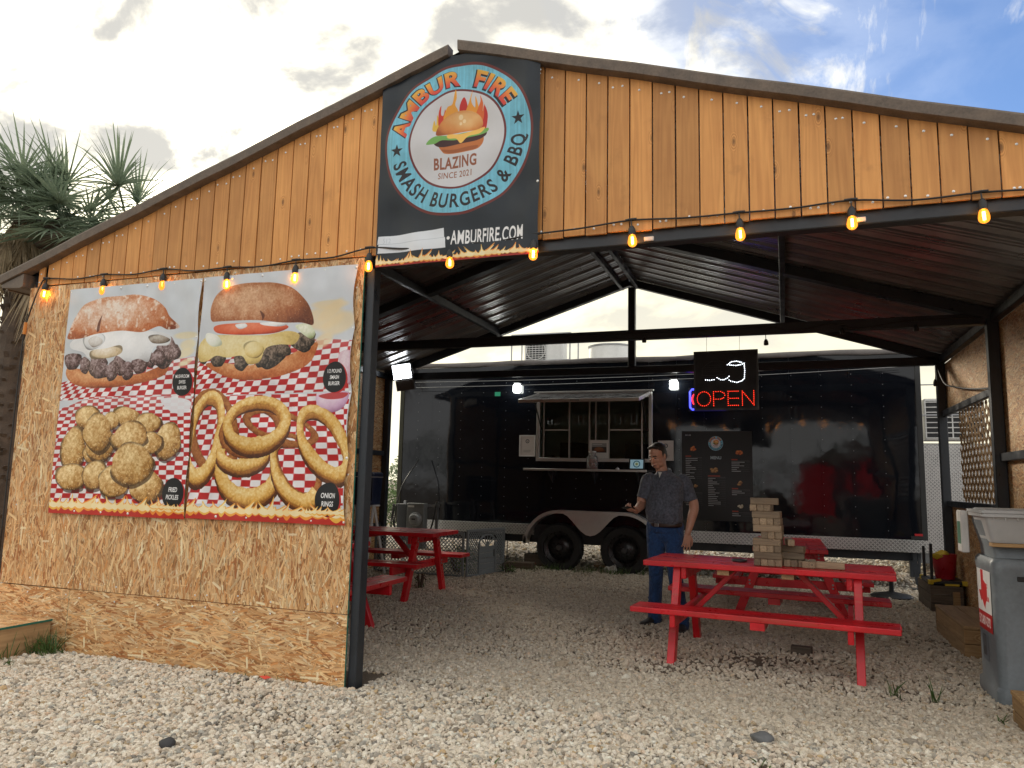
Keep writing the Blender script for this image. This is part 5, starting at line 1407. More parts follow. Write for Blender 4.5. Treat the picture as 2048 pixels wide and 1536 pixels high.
# ------------------------------------------------------------------ second trailer nose clad in tread plate, right rear
nt = thing('tread_plate_trailer', 'tread plate trailer nose with an air conditioner rack, right behind the black trailer', 'trailer', (4.70, 9.2, 0))
MB().box(0, 1.2, 0, 2.6, .38, 2.11).build('nose_panel', M['tread'], nt, bevel=.01); MB().box(.02, 1.18, .03, 2.6, .22, .379).build('frame_rail', simple('grey_steel', (.16, .165, .17), .5, .3), nt)
for x in (.3, .9): MB().box(x, x + .06, .3, .4, 0, .219).build('support_leg', M['steel'], nt)
MB().box(-.05, 1.3, .5, 2.7, 2.111, 2.15).build('deck', M['galv'], nt)
a2 = thing('air_conditioner', 'white air conditioner with slotted grille above the tread plate trailer nose', 'air conditioner', (4.90, 9.22, 2.15))
MB().box(0, .85, 0, .34, .02, .70).build('case', M['white_paint'], a2, bevel=.012); MB().box(.0, .84, -.004, -.001, .06, .66).build('grille_recess', M['dark_inside'], a2)
g2 = MB()
for k in range(8): g2.box(-.002, .845, -.016, -.006, .05 + .083 * k, .066 + .083 * k)
for k in range(5): g2.box(0 + .19 * k, .02 + .19 * k, -.018, -.0165, .05, .66)
g2.build('grille', M['white_paint'], a2)
r2 = thing('roof_rack', 'pale guard frame around the air conditioner of the tread plate trailer', 'rack', (4.72, 9.12, 2.112)); q_ = MB()
for x in (0, 1.2): q_.bar((x, 0, 0), (x, 0, .95), .022, .022)
for z in (.46, .95): q_.bar((0, 0, z), (1.2, 0, z), .02, .02)
q_.build('rack_frame', M['galv'], r2)
# ------------------------------------------------------------------ red picnic tables
def picnic_table(label, loc, rz, cleats=True):
    T = thing('picnic_table', label, 'picnic table', loc, rz, 'red picnic tables under the pavilion')
    L, H, D = 1.85, .757, .752
    def board(name, x0, x1, y0, y1, z0, z1):
        o = MB().box(-(x1 - x0) / 2, (x1 - x0) / 2, -(y1 - y0) / 2, (y1 - y0) / 2, 0, z1 - z0).build(name, M['red'], T, bevel=.006, segs=2)
        o.location = ((x0 + x1) / 2, (y0 + y1) / 2, z0); o.rotation_euler = (0, 0, rnd.uniform(-.002, .002)); return o
    n = 4; w = D / n
    for k in range(n):
        e = rnd.uniform(-.006, .006); board('top_board', -L / 2 + e, L / 2 + e, -D / 2 + k * w + .0015, -D / 2 + (k + 1) * w - .0015, H - .045, H + rnd.uniform(-.002, .002))
    for s in (-1, 1):
        for k in range(2):
            y0 = s * .655 + (k - 1) * .140
            board('seat_board', -L / 2 + rnd.uniform(-.01, .01), L / 2 + rnd.uniform(-.01, .01), y0 + .0015, y0 + .1385, .405, .446 + rnd.uniform(-.002, .002))
    for sx in (-1, 1):
        x = sx * .665
        for sy in (-1, 1):
            MB().bar((x, sy * .565, -.04), (x, sy * .27, H - .05), .09, .058, (1, 0, 0)).build('leg', M['red'], T, bevel=.004)
        xi = x - sx * .057
        MB().box(xi - .020, xi + .020, -.785, .785, .315, .404).build('seat_bearer', M['red'], T, bevel=.004)
        MB().box(xi - .020, xi + .020, -.345, .345, H - .135, H - .047).build('top_bearer', M['red'], T, bevel=.004)
        MB().bar((xi - sx * .03, 0, .34), (sx * .235, 0, H - .06), .085, .040, (0, 0, 1)).build('brace', M['red'], T, bevel=.003)
    for cx in ((-.30, .18) if cleats else (0,)): MB().box(cx - .045, cx + .045, -.345, .33, H - .085, H - .047).build('center_cleat', M['lumber_y'] if cleats else M['red'], T)
    bo = MB()
    for sx in (-1, 1):
        for y, z in ((.42, .36), (-.42, .36), (.29, H - .09), (-.29, H - .09)):
            for dz in (-.018, .018): bo.lathe([(.011, 0), (.010, .005), (.004, .007)], 8, (sx * .695, y, z + dz), Matrix.Rotation(R(90) * sx, 4, 'Y'))
    for k in range(4):
        for sx in (-1, 1):
            for dx in (-.012, .012): bo.lathe([(.005, 0), (.003, .0015)], 6, (sx * .61 + dx, -D / 2 + (k + .5) * w, H + .002))
    bo.build('bolt_heads', M['galv'], T)['kind'] = 'stuff'
    for s in (-1, 1): MB().box(-.05, .05, s * .655 - .135, s * .655 + .135, .352, .404).build('seat_cleat', M['red'], T)
    return T
picnic_table('red picnic table in front carrying the block tower, nearest to the camera', (2.585, 2.125, 0), R(-4.3))
picnic_table('red picnic table end-on behind the tower table, nearest the black trailer\'s rear half', (2.77, 5.04, -.025), R(90), False)
picnic_table('red picnic table by the grey plastic fence inside the left wall', (-1.985, 3.79, 0), R(2), False)
picnic_table('red picnic table mostly hidden behind the doorway post, only a bench end showing', (-1.44, 1.17, 0), R(91), False)

# ------------------------------------------------------------------ stacking block game on the front table
TA = R(-4.3); TC = Vector((2.585, 2.125)); TX = Vector((math.cos(TA), math.sin(TA)))
def on_table(x, y): # offsets from the tower centre
    return (2.605 + x * math.cos(TA) - y * math.sin(TA), 1.935 + x * math.sin(TA) + y * math.cos(TA))
BL, BS = .210, .0525
_bm = MB().box(-BL / 2, BL / 2, -BS / 2 + .0006, BS / 2 - .0006, 0, BS - .0004).mesh('block')
_b0 = bpy.data.objects.new('block_src', _bm); _bm.materials.append(M['block'])
def block(x, y, z, along_x, label, j=.004, group='timber game blocks on the front table', rz=None):
    o = bpy.data.objects.new('wooden_block', _bm); COL.objects.link(o)
    px_, py_ = on_table(x, y)
    o.location = (px_, py_, z); o.rotation_euler = (0, 0, (TA if along_x else TA + R(90)) + (rnd.uniform(-.012, .012) if rz is None else rz))
    md = o.modifiers.new('bevel', 'BEVEL'); md.width = .0058; md.segments = 2
    tag(o, label, 'block', group); return o
bpy.data.objects.remove(_b0)
Z0 = .7575
names = ['bottom', 'second', 'third', 'fourth', 'fifth', 'sixth', 'seventh', 'eighth', 'ninth', 'top']
lay = [('e', 0, (0, 1, 2, 3)), ('l', 0, None), ('e', -.006, (0, 1, 2, 3)), ('l', -.006, None), ('e', .003, (1, 2, 3)), ('l', -.001, None), ('e', -.004, (0, 1, 2, 3)), ('l', -.008, None), ('e', -.022, (0, 1, 2)), ('l', -.018, None)]
pos4 = ['leftmost', 'second from left', 'third from left', 'rightmost']
for i, (k, dx, idx) in enumerate(lay):
    z = Z0 + i * BS
    if k == 'e':
        for q in idx:
            nm = pos4[q] if len(idx) == 4 else ('left', 'middle', 'right')[idx.index(q)]
            block(dx + (q - 1.5) * BS, rnd.uniform(-.003, .003), z, False, '%s end-on block in the %s layer of the block tower' % (nm, names[i]))
    else:
        block(dx, -1.5 * BS + rnd.uniform(-.003, .002), z, True, 'long front block lying across the %s layer of the block tower' % names[i] if i < 9 else 'long block with a dark knot lying alone on top of the block tower')
        for q in ((-.5, .5, 1.5) if i < 9 else ()):
            block(dx + rnd.uniform(-.004, .004), q * BS, z, True, 'long block deeper inside the tower, hidden behind the long front block of its layer')
# the side pile
for k in range(3): block(.135 + .054 * k, .06, Z0, False, '%s end-on block of the low row beside the tower' % ('left', 'middle', 'right')[k])
block(.155, .04, Z0 + BS, True, 'long block lying on the low row right of the tower', rz=.05)
block(.165, .05, Z0 + 2 * BS, True, 'long block second from the top of the side pile', rz=-.35)
block(.150, .06, Z0 + 3 * BS, False, 'topmost block of the side pile right of the tower', rz=.2)
block(.262, .035, Z0, False, 'end-on block left of the last long block on the tabletop', rz=.1); block(.315, .035, Z0, False, 'end-on block touching the last long block on the tabletop', rz=.04)
block(.440, -.01, Z0, True, 'long block lying flat at the right end of the loose blocks', rz=.06)
o = block(0, 0, 0, True, 'dark weathered block lying on the gravel under the front table', group=None)
o.location = (2.835, 2.42, .0); o.rotation_euler = (0, 0, R(-8)); o.scale = (.78, 1.6, 1.35); o.data = _bm.copy(); o.data.materials[0] = M['old_wood']
a = thing('ashtray', 'flat dark round ashtray on the front table left of the block tower', 'ashtray', (2.37, 2.09, .7585))
MB().lathe([(.056, 0), (.062, .006), (.062, .016), (.056, .018), (.048, .010), (.001, .009)], 24).build('dish', simple('dark_slate', (.045, .045, .05), .5), a, smooth='auto')
a = thing('paper_plate', 'small round disc lying on the left table by the post', 'plate', (-2.10, 3.66, .7585))
MB().lathe([(.09, 0), (.10, .008), (.092, .009), (.07, .003), (.001, .003)], 20).build('dish', M['red_plastic'], a, smooth='auto')

# ------------------------------------------------------------------ right side: sink station, tote, boxes, dolly, bucket
bn = thing('sink_station', 'grey plastic hand wash station with a red lettered sticker at the right edge', 'sink station', (4.01, 1.39, 0))
def rbox(x0, x1, y0, y1, r, z, n=5):
    out = []
    for cx, cy, a0 in ((x1 - r, y1 - r, 0), (x0 + r, y1 - r, 90), (x0 + r, y0 + r, 180), (x1 - r, y0 + r, 270)):
        for k in range(n + 1):
            a = R(a0 + 90 * k / n); out.append((cx + r * math.cos(a), cy + r * math.sin(a), z))
    return out
def stack(mb, rings, cap=True):
    n = len(rings[0]); b = len(mb.v)
    for r_ in rings: mb.v += r_
    for i in range(len(rings) - 1):
        for k in range(n):
            k2 = (k + 1) % n; mb.f.append((b + i * n + k, b + i * n + k2, b + (i + 1) * n + k2, b + (i + 1) * n + k))
    if cap: mb.f.append(tuple(b + k for k in range(n))[::-1]); mb.f.append(tuple(b + (len(rings) - 1) * n + k for k in range(n)))
    return mb
mb = MB(); i_ = .0
stack(mb, [rbox(-.012, .62, -.012, .53, .05, -.02), rbox(-.012, .62, -.012, .53, .05, .085), rbox(.004, .60, .004, .51, .055, .105), rbox(.004, .60, .004, .51, .06, .80), rbox(-.004, .61, -.004, .52, .06, .86), rbox(-.004, .61, -.004, .52, .06, .905), rbox(.012, .59, .012, .50, .055, .928)])
mb.build('cabinet', M['grey_bin'], bn, smooth='auto')
stack(MB(), [rbox(.035, .58, .10, .50, .05, .929), rbox(.03, .58, .13, .50, .05, 1.0), rbox(-.01, .58, .16, .50, .04, 1.16), rbox(-.01, .58, .16, .50, .04, 1.205)]).build('basin_riser', M['grey_bin'], bn, smooth='auto')
MB().box(.135, .46, -.006, .003, .792, .823).build('handle_slot', M['black_plastic'], bn, bevel=.003)
MB().box(.20, .26, -.018, -.010, .03, .075).build('drain_cap', M['black_plastic'], bn)
m_, w, h = sheet_print('station_sticker', sticker_print, .4)
uv_obj('sticker', uv_grid(4, 4, lambda u, v: (-.0005, .445 - u * w, .43 + v * h)), m_, bn)
def small_print():
    cv = Canvas(.16, .19, 400, (.42, .46, .50)); cv.poly([(.02, .03), (.11, .03), (.11, .17), (.02, .17)], (.24, .26, .29)); cv.poly([(.03, .09), (.10, .09), (.10, .16), (.03, .16)], (.34, .37, .40)); return cv, .16, .19
m_, w, h = sheet_print('station_label', small_print, .4)
uv_obj('info_label', uv_grid(3, 3, lambda u, v: (.0022, .40 - u * w, .225 + v * h)), m_, bn)
tt = thing('storage_tote', 'light grey plastic tote with a lid set on top of the sink station', 'tote', (4.0, 1.40, 1.035))
ring = lambda d, z, r=.03: rbox(.0 + d, .62 - d, .0 + d, .42 - d, r, z)
stack(MB(), [ring(.06, -.0), ring(.052, .02), ring(.020, .165), ring(.018, .17), ring(-.004, .172), ring(-.004, .195), ring(.01, .196)]).build('tub', M['grey_tub'], tt, smooth='auto')
stack(MB(), [ring(-.012, .197), ring(-.012, .216), ring(.02, .217), ring(.03, .226)]).build('lid', M['grey_tub'], tt, smooth='auto')
mb = MB(); [mb.box(.06 + .07 * k, .064 + .07 * k, -.012 - .0, -.0045, .150, .170) for k in range(8)]
mb.build('rim_ribs', M['grey_tub'], tt)
tt.location.z = 1.207 - .0; tt.location = (3.975, 1.42, 1.03)
wb = MB().box(4.03, 4.62, 1.445, 1.54, 1.004, 1.028).build('support_board', M['lumber'], None, bevel=.003); tag(wb, 'rough board wedged under the grey tote on the sink station', 'board')
cu = thing('paper_towel_box', 'small white and green box behind the grey tote', 'box', (3.93, 1.86, .93))
MB().box(0, .05, 0, .14, 0, .30).build('box_body', M['white_plastic'], cu, bevel=.006); MB().box(-.002, -.0005, .02, .12, .06, .22).build('box_print', simple('green_print', (.05, .16, .10), .5), cu)

def lumber_box(name, label, cat, x0, x1, y0, y1, h, edge=None, nb=2, mt='lumber'):
    root = thing(name, label, cat, (x0, y0, 0)); X, Y = x1 - x0, y1 - y0
    for k in range(nb):
        z0, z1 = h * k / nb - (.02 if k == 0 else 0), h * (k + 1) / nb - .003
        for nm, a in (('front_board', (.0, X, .0, .038)), ('rear_board', (0, X, Y - .038, Y))):
            MB().box(*a, z0 + .002, z1).build(nm, M[mt], root, bevel=.003)
        for xx in (0, X - .038):
            MB().box(xx, xx + .038, .0385, Y - .0385, z0 + .002, z1).build('side_board', M[mt + '_y'] if mt == 'lumber' else M[mt], root, bevel=.003)
    return root, X, Y
sb, X, Y = lumber_box('step_box', 'raw lumber step box with two top boards beside the sink station', 'step', 4.10, 4.60, 2.865, 4.10, .235)
for k in range(3): MB().box(-.004 + k * .170, .160 + k * .170, -.006, Y + .006, .2355, .262).build('top_board', M['lumber_y'], sb, bevel=.003)
MB().box(.165, .50, -.010, -.0065, .236, .252).build('sealed_edge', M['green_edge'], sb)
pb, X, Y = lumber_box('timber_box', 'dark weathered timber box under the dolly by the rear right post', 'box', 4.27, 4.60, 5.42, 6.30, .30, mt='old_wood', nb=3)
MB().box(.22, .29, -.025, -.001, .0, .24).build('stake', M['lumber'], pb); MB().box(.04, X - .04, .04, Y - .04, .24, .27).build('top_board', M['old_wood'], pb)
wp = lumber_box('wooden_step', 'low raw lumber step at the bottom right edge of the photo', 'step', 3.985, 4.60, .42, 1.0, .165)[0]
MB().box(-.005, .62, -.005, .585, .166, .192).build('top_board', M['lumber'], wp, bevel=.003)
dl = thing('platform_dolly', 'black platform dolly with yellow corners lying on the dark timber box', 'dolly', (4.28, 5.45, .302))
q_ = MB(); 
for a, b_ in (((0, 0), (.34, 0)), ((.34, 0), (.34, .55)), ((.34, .55), (0, .55)), ((0, .55), (0, 0))): q_.bar((a[0], a[1], .03), (b_[0], b_[1], .03), .04, .035)
q_.bar((.02, .04, .02), (.02, .02, .46), .03, .03); q_.bar((.02, .50, .02), (.02, .52, .40), .03, .03)
q_.build('dolly_frame', M['black_plastic'], dl, bevel=.004); MB().box(.03, .32, .03, .52, .025, .048).build('deck', M['black_plastic'], dl)
for x, y in ((0, 0), (.34, 0), (.34, .55), (0, .55)): MB().box(x - .026, x + .026, y - .026, y + .026, .006, .056).build('corner_guard', M['yellow'], dl, bevel=.004)
MB().bar((-.02, -.06, .04), (.10, .0, .06), .03, .025).build('strap', M['yellow'], dl); MB().bar((.14, -.03, .01), (.28, -.03, .012), .03, .02).build('strap', M['yellow'], dl)
bu = thing('bucket', 'red plastic bucket with a yellow rag standing on the dolly', 'bucket', (4.475, 5.72, .352))
MB().lathe([(.100, 0), (.112, .10), (.114, .102), (.119, .16), (.126, .20), (.130, .268), (.134, .27), (.134, .282), (.122, .282), (.112, .10), (.10, .01), (.001, .01)], 26).build('pail', M['red_plastic'], bu, smooth='auto')
rg_ = thing('rag', 'crumpled yellow rag hanging over the red bucket rim', 'rag', (4.43, 5.66, .625)); mb = MB().ell((0, 0, 0), (.085, .07, .035), 16, 10)
mb.v = [(x * (1 + .3 * math.sin(9 * y * 10 + 3 * x * 12)), y, z + .018 * math.sin(40 * x + 22 * y) + .012 * math.sin(70 * y)) for x, y, z in mb.v]; mb.build('cloth', M['yellow'], rg_, smooth=True)
ub = thing('umbrella_base', 'black round umbrella base with a short pole by the trailer rear', 'umbrella base', (3.985, 6.42, 0))
MB().lathe([(.25, 0), (.25, .03), (.22, .05), (.08, .075), (.035, .085), (.033, .10), (.001, .1)], 28).build('base_plate', M['black_plastic'], ub, smooth='auto'); MB().tube([(0, 0, .09), (0, 0, .38)], .028, 10).build('pole_socket', M['steel'], ub, smooth='auto')
pc = MB().tube(spline([(XR - .10, DR - .06, 2.95), (XR - .07, 5.72, 2.66), (XR - .05, 5.2, 2.54), (XR - .05, 4.4, 2.42), (XR - .06, DM + .06, 2.33)], 6), .010, 7).build('power_cable', M['cord'], None, smooth=True); tag(pc, 'black cable sagging along the upper right wall above the lattice', 'cable')
hs = thing('unlit_bulb_socket', 'single black socket hanging from the rear right post on a thin lead', 'socket', (XR - .12, DR - .07, 2.72))
MB().tube(spline([(.05, 0, .30), (.02, 0, .18), (0, 0, .0)], 5), .004, 6).build('lead', M['cord'], hs); MB().lathe([(.006, .02), (.018, 0), (.024, -.03), (.020, -.07), (.001, -.07)], 12).build('shell', M['socket'], hs, smooth='auto')
# ------------------------------------------------------------------ left rear: cooler, ladder, meter, fence
ld = thing('step_ladder', 'white step ladder against the left wall holding the blue cooler', 'ladder', (-2.93, 5.02, 0))
for sx in (-1, 1):
    MB().bar((sx * .24, -.26, 0), (sx * .17, .0, .97), .022, .07).build('front_rail', M['white_paint'], ld, bevel=.003); MB().bar((sx * .22, .32, 0), (sx * .15, .06, .97), .022, .04).build('rear_rail', M['white_paint'], ld, bevel=.003)
for k, z in enumerate((.24, .47, .70)): MB().box(-.225 + k * .015, .225 - k * .015, -.26 + z * .27 - .04, -.26 + z * .27 + .05, z, z + .025).build('tread', M['white_paint'], ld, bevel=.003)
MB().box(-.21, .21, -.09, .12, .971, .995).build('top_cap', M['white_paint'], ld, bevel=.004)
ck = thing('cooler', 'dark blue cooler with white label standing on the white step ladder', 'cooler', (-2.93, 5.02, .996), R(8))
stack(MB(), [rbox(-.20, .20, -.17, .17, .03, .0), rbox(-.215, .215, -.185, .185, .03, .385)]).build('cooler_body', M['blue_cooler'], ck, smooth='auto')
stack(MB(), [rbox(-.222, .222, -.192, .192, .03, .395), rbox(-.222, .222, -.192, .192, .03, .44), rbox(-.20, .20, -.17, .17, .03, .46)]).build('lid', M['blue_cooler'], ck, smooth='auto'); MB().box(-.217, .217, -.187, .187, .3855, .3945).build('lid_seal', M['white_plastic'], ck)
def cooler_print():
    cv = Canvas(.24, .30, 420, (.07, .09, .15)); cv.poly([(.02, .20), (.20, .20), (.225, .285), (.045, .285)], (.62, .66, .72)); cv.poly([(.030, .207), (.195, .207), (.216, .278), (.052, .278)], (.07, .09, .15))
    text(cv, 'Coleman', .048, .222, .034, (.70, .74, .80), .80, .01, 'l', .12); cv.poly([(.03, .02), (.19, .02), (.19, .145), (.03, .145)], (.74, .74, .70)); cv.poly([(.04, .09), (.09, .09), (.09, .13), (.04, .13)], (.75, .62, .15)); cv.poly([(.14, .05), (.165, .05), (.165, .13), (.14, .13)], (.12, .2, .4))
    for i in range(3): cv.poly([(.04, .035 + .016 * i), (.12, .035 + .016 * i), (.12, .041 + .016 * i), (.04, .041 + .016 * i)], (.4, .4, .42))
    return cv, .24, .30
m_, w, h = sheet_print('cooler_print', cooler_print, .4); uv_obj('label', uv_grid(2, 2, lambda u, v: (-.03 + u * w, -.186 - .010 * v - .004, .06 + v * h)), m_, ck)
me_ = thing('electric_meter', 'grey electric meter box on a strut frame left of the trailer', 'meter', (-2.80, 6.45, 0))
for x in (-.27, .30): MB().bar((x, .12, -.02), (x, .12, 1.02), .042, .042).build('strut_post', M['galv'], me_)
for z in (.95, .50): MB().bar((-.40, .085, z), (.36, .085, z), .03, .042).build('strut_rail', M['galv'], me_)
MB().box(-.13, .17, -.09, .055, .28, .99).build('meter_box', M['meter'], me_, bevel=.008)
MB().box(-.33, -.16, -.04, .055, .40, .97).build('breaker_box', simple('dark_grey_box', (.06, .065, .07), .5, .2), me_, bevel=.006)
Mq = Matrix.Rotation(R(90), 4, 'X')
MB().lathe([(.108, .0), (.108, .03), (.098, .036), (.095, .03), (.095, .0)], 26, (.04, -.091, .74), Mq, False).build('meter_ring', M['galv'], me_, smooth='auto'); MB().lathe([(.094, .0), (.090, .06), (.070, .085), (.001, .09)], 24, (.04, -.091, .74), Mq, False).build('meter_dial', simple('meter_face', (.30, .31, .31), .25, 0, .15, 20), me_, smooth='auto')
MB().box(.01, .07, -.185, -.1815, .735, .755).build('meter_display', M['black_plastic'], me_)
MB().box(-.11, .0, -.0935, -.0905, .925, .955).build('nameplate', M['white_paint'], me_)
cb_ = MB()
for k, (dx, dz) in enumerate(((0, 0), (.03, .05), (-.03, .1))): cb_.tube(spline([(-.42 + dx, .05, .96), (-.44 + dx, .04, .70 - dz), (-.35 + dx, .04, .50 - dz / 2), (-.27 + dx, .03, .60), (-.26, .05, .78)], 6), .011, 6)
cb_.tube(spline([(-.40, .06, .97), (-.36, .2, 1.3), (-.30, .6, 1.7)], 6), .009, 6); cb_.tube(spline([(.19, .02, .42), (.30, -.02, .7), (.32, .05, 1.0)], 6), .014, 7)
cb_.build('cable_loops', M['cord'], me_, smooth=True)
def plastic_fence(name, label, p0, p1, h, gate=False):
    d = Vector((p1[0] - p0[0], p1[1] - p0[1], 0)); L = d.length; root = thing(name, label, 'fence', (p0[0], p0[1], 0), math.atan2(d.y, d.x))
    for a in ((0, .035, -.03, h), (L - .035, L, -.03, h), (.035, L - .035, -.03, .035), (.035, L - .035, h - .035, h)): MB().box(a[0], a[1], -.014, .014, a[2], a[3]).build('frame_bar', M['grey_fence'], root, bevel=.003)
    sl_ = MB(); gx0, gx1 = (.30 * L, .76 * L) if gate else (9, 9)
    for fam in (0, 1):
        s = -h
        while s < L + h:
            sg = 1 if fam == 0 else -1
            # x = s + sg*(z); clip to the frame
            pts = []
            for z in np.linspace(.03, h - .03, 25):
                x = s + sg * z + (0 if sg > 0 else 0)
                ok = .03 < x < L - .03 and not (gx0 < x < gx1 and z < h - .12)
                if ok: pts.append((x, z))
                if (not ok or z > h - .035) and len(pts) > 1:
                    sl_.bar((pts[0][0], -.004 + .008 * fam, pts[0][1]), (pts[-1][0], -.004 + .008 * fam, pts[-1][1]), .010, .008, (0, 1, 0)); pts = []
                elif not ok: pts = []
            s += .056 if not gate else .050
    so = sl_.build('lattice_strips', M['grey_fence'], root); so['kind'] = 'stuff'
    if gate:
        dw = gx1 - gx0; dm = MB()
        for k in range(5): dm.box(gx0 + .03, gx1 - .03, -.012, .008, .02 + k * .076, .092 + k * .076)
        dm.build('gate_panel', M['grey_fence'], root, bevel=.004)
        for a in ((gx0, gx0 + .03), (gx1 - .03, gx1)): MB().box(a[0], a[1], -.020, .014, .0, .46).build('gate_stile', M['grey_fence'], root, bevel=.003)
        cx = (gx0 + gx1) / 2; ar = MB().tube([(cx + (dw / 2 - .015) * math.cos(R(180 - 15 * k)), -.004, .46 + .12 * math.sin(R(180 - 15 * k))) for k in range(13)], .015, 6)
        for k in (-2, -1, 0, 1, 2): ar.bar((cx, -.004, .40), (cx + .055 * k * 1.4, -.004, .46 + .10 * math.cos(k * .45)), .012, .012)
        ar.bar((gx0 + .02, -.004, .405), (gx1 - .02, -.004, .405), .02, .02); ar.build('gate_arch', M['grey_fence'], root)
        MB().box(gx1 - .065, gx1 - .045, -.016, -.0125, .26, .36).build('latch_slot', M['black_plastic'], root)
plastic_fence('pet_fence', 'grey plastic lattice fence panel behind the left picnic table', (-3.02, 5.56), (-1.56, 5.53), .63)
plastic_fence('pet_fence', 'grey plastic fence panel with an arched gate, turned toward the trailer', (-1.53, 5.55), (-1.30, 6.45), .67, True)
ti_ = MB(); ti_.box(-1.42, -.98, 6.86, 7.02, -.02, .12); o = ti_.build('timber_block', M['old_wood'], None, bevel=.012); tag(o, 'short dark old timber on the ground before the trailer\'s front wheel', 'timber')
ti_ = MB(); ti_.box(-1.30, -.90, 7.40, 7.65, -.02, .20); o = ti_.build('timber_block', M['old_wood'], None, bevel=.012); tag(o, 'dark old timber crib under the trailer left of its wheels', 'timber')
mb = MB().ell((0, 0, 0), (.11, .08, .10), 9, 6); mb.v = [(x * (1 + .15 * math.sin(7 * z * 9)), y, z + .03 * math.sin(x * 40)) for x, y, z in mb.v]; o = mb.build('rock', M['stone'], None); o.location = (.20, 7.15, .03); o.rotation_euler = (.3, .2, .5); tag(o, 'pale fist shaped rock wedged before the right trailer wheel', 'rock')
pl_ = MB().box(-.35, .35, -.06, .06, 0, .04).build('plank_scrap', M['lumber'], None); pl_.location = (.1, 7.9, .0); pl_.rotation_euler = (0, 0, .1); tag(pl_, 'pale board on the ground between the trailer wheels', 'board')
pp = MB().tube([(-1.6, 9.0, .05), (-.8, 9.1, .05)], .05, 10).build('drain_pipe', M['white_plastic'], None, smooth='auto'); tag(pp, 'white drain pipe lying on the ground under the trailer', 'pipe')
# left: low deck
dk = thing('wooden_deck', 'low wooden deck with strand board top and green edge at lower left', 'deck', (-4.4, -1.35, 0))
MB().box(0, 1.80, 0, 1.32, .228, .240).build('deck_top', M['osb_flat'], dk); MB().box(1.801, 1.805, 0, 1.32, .226, .241).build('sealed_edge', M['green_edge'], dk)
for a in ((1.76, 1.796, 0, 1.315), (0, .036, 0, 1.315)): MB().box(*a, -.03, .2275).build('side_board', M['lumber_y'], dk, bevel=.003)
for a in ((.037, 1.759, 0, .036), (.037, 1.759, 1.28, 1.315)): MB().box(*a, -.03, .2275).build('end_board', M['lumber'], dk, bevel=.003)
# ------------------------------------------------------------------ the man: lofted limbs fused into continuous surfaces
def fuse(name, mb, voxel, mt, parent, smooth_it=6, dec=None):
    me = mb.mesh(name); bm = bmesh.new(); bm.from_mesh(me); bmesh.ops.recalc_face_normals(bm, faces=bm.faces); bm.to_mesh(me); bm.free()
    o = bpy.data.objects.new(name, me); COL.objects.link(o)
    r_ = o.modifiers.new('r', 'REMESH'); r_.mode = 'VOXEL'; r_.voxel_size = voxel; r_.use_smooth_shade = True
    if smooth_it:
        s_ = o.modifiers.new('s', 'SMOOTH'); s_.factor = .5; s_.iterations = smooth_it
    dg = bpy.context.evaluated_depsgraph_get(); me2 = bpy.data.meshes.new_from_object(o.evaluated_get(dg)); o.modifiers.clear()
    o.data = me2; me2.name = name; me2.materials.clear(); me2.materials.append(mt); o.parent = parent
    me2.polygons.foreach_set('use_smooth', [True] * len(me2.polygons)); return o
def limb(mb, pts, rs, n=14, k=5):
    P = spline(pts, k); rr = spline([(r if isinstance(r, tuple) else (r, r)) + (0,) for r in rs], k)
    mb.tube(P, [(q.x, q.y) for q in rr], n); a, b = P[0], P[-1]
    mb.ell(a, (rr[0].x,) * 3, 10, 7); mb.ell(b, (rr[-1].x * .98,) * 3, 10, 7)
man = thing('person', 'man in a charcoal short sleeved shirt and blue jeans looking down, holding a phone', 'person', (1.60, 3.22, 0), R(-6))
BY = Matrix.Rotation(R(-20), 4, 'Z')           # the trunk is turned a little to the picture's left
def tw(x, y, z): return tuple(BY @ Vector((x, y, z)))
# joints (x to picture right, -y towards the camera)
SHR, SHL = Vector((-.168, -.005, 1.415)), Vector((.185, .045, 1.408))
ELR, WRR = Vector((-.235, -.010, 1.165)), Vector((-.225, -.235, 1.105))
ELL, WRL = Vector((.282, .045, 1.135)), Vector((.238, -.045, .905))
# --- skin: head, neck, forearms, hands
sk = MB()
HC = Vector((-.062, -.035, 1.652)); Hm = Matrix.Translation(HC) @ Matrix.Rotation(R(-20), 4, 'Z') @ Matrix.Rotation(R(22), 4, 'X')
def he(c, r, M_=None): sk.ell(Hm @ Vector(c), r, 18, 12, (Hm.to_3x3() if M_ is None else Hm.to_3x3() @ M_).to_4x4())
he((0, .012, .035), (.076, .094, .086)); he((0, -.018, -.035), (.062, .070, .082)); he((0, -.040, -.085), (.042, .040, .034)); he((0, -.055, -.02), (.050, .035, .055))
he((0, -.092, -.012), (.013, .018, .030)); he((0, -.103, -.026), (.017, .014, .013)); he((0, -.078, .028), (.048, .016, .012)); he((0, -.082, -.062), (.026, .012, .016))
for s in (-1, 1): he((s * .078, .012, -.008), (.010, .020, .032)); he((s * .042, -.060, -.022), (.020, .018, .020)); he((s * .045, -.02, -.07), (.018, .05, .03))
limb(sk, [tw(0, .045, 1.40), (-.030, .020, 1.50), Hm @ Vector((0, .025, -.05))], [.068, .058, .056])
limb(sk, [ELR + Vector((0, .0, .06)), ELR, ELR.lerp(WRR, .4), WRR], [.045, .046, .043, .029])
limb(sk, [ELL + Vector((-.004, 0, .07)), ELL, ELL.lerp(WRL, .4), WRL], [.047, .046, .043, .029])
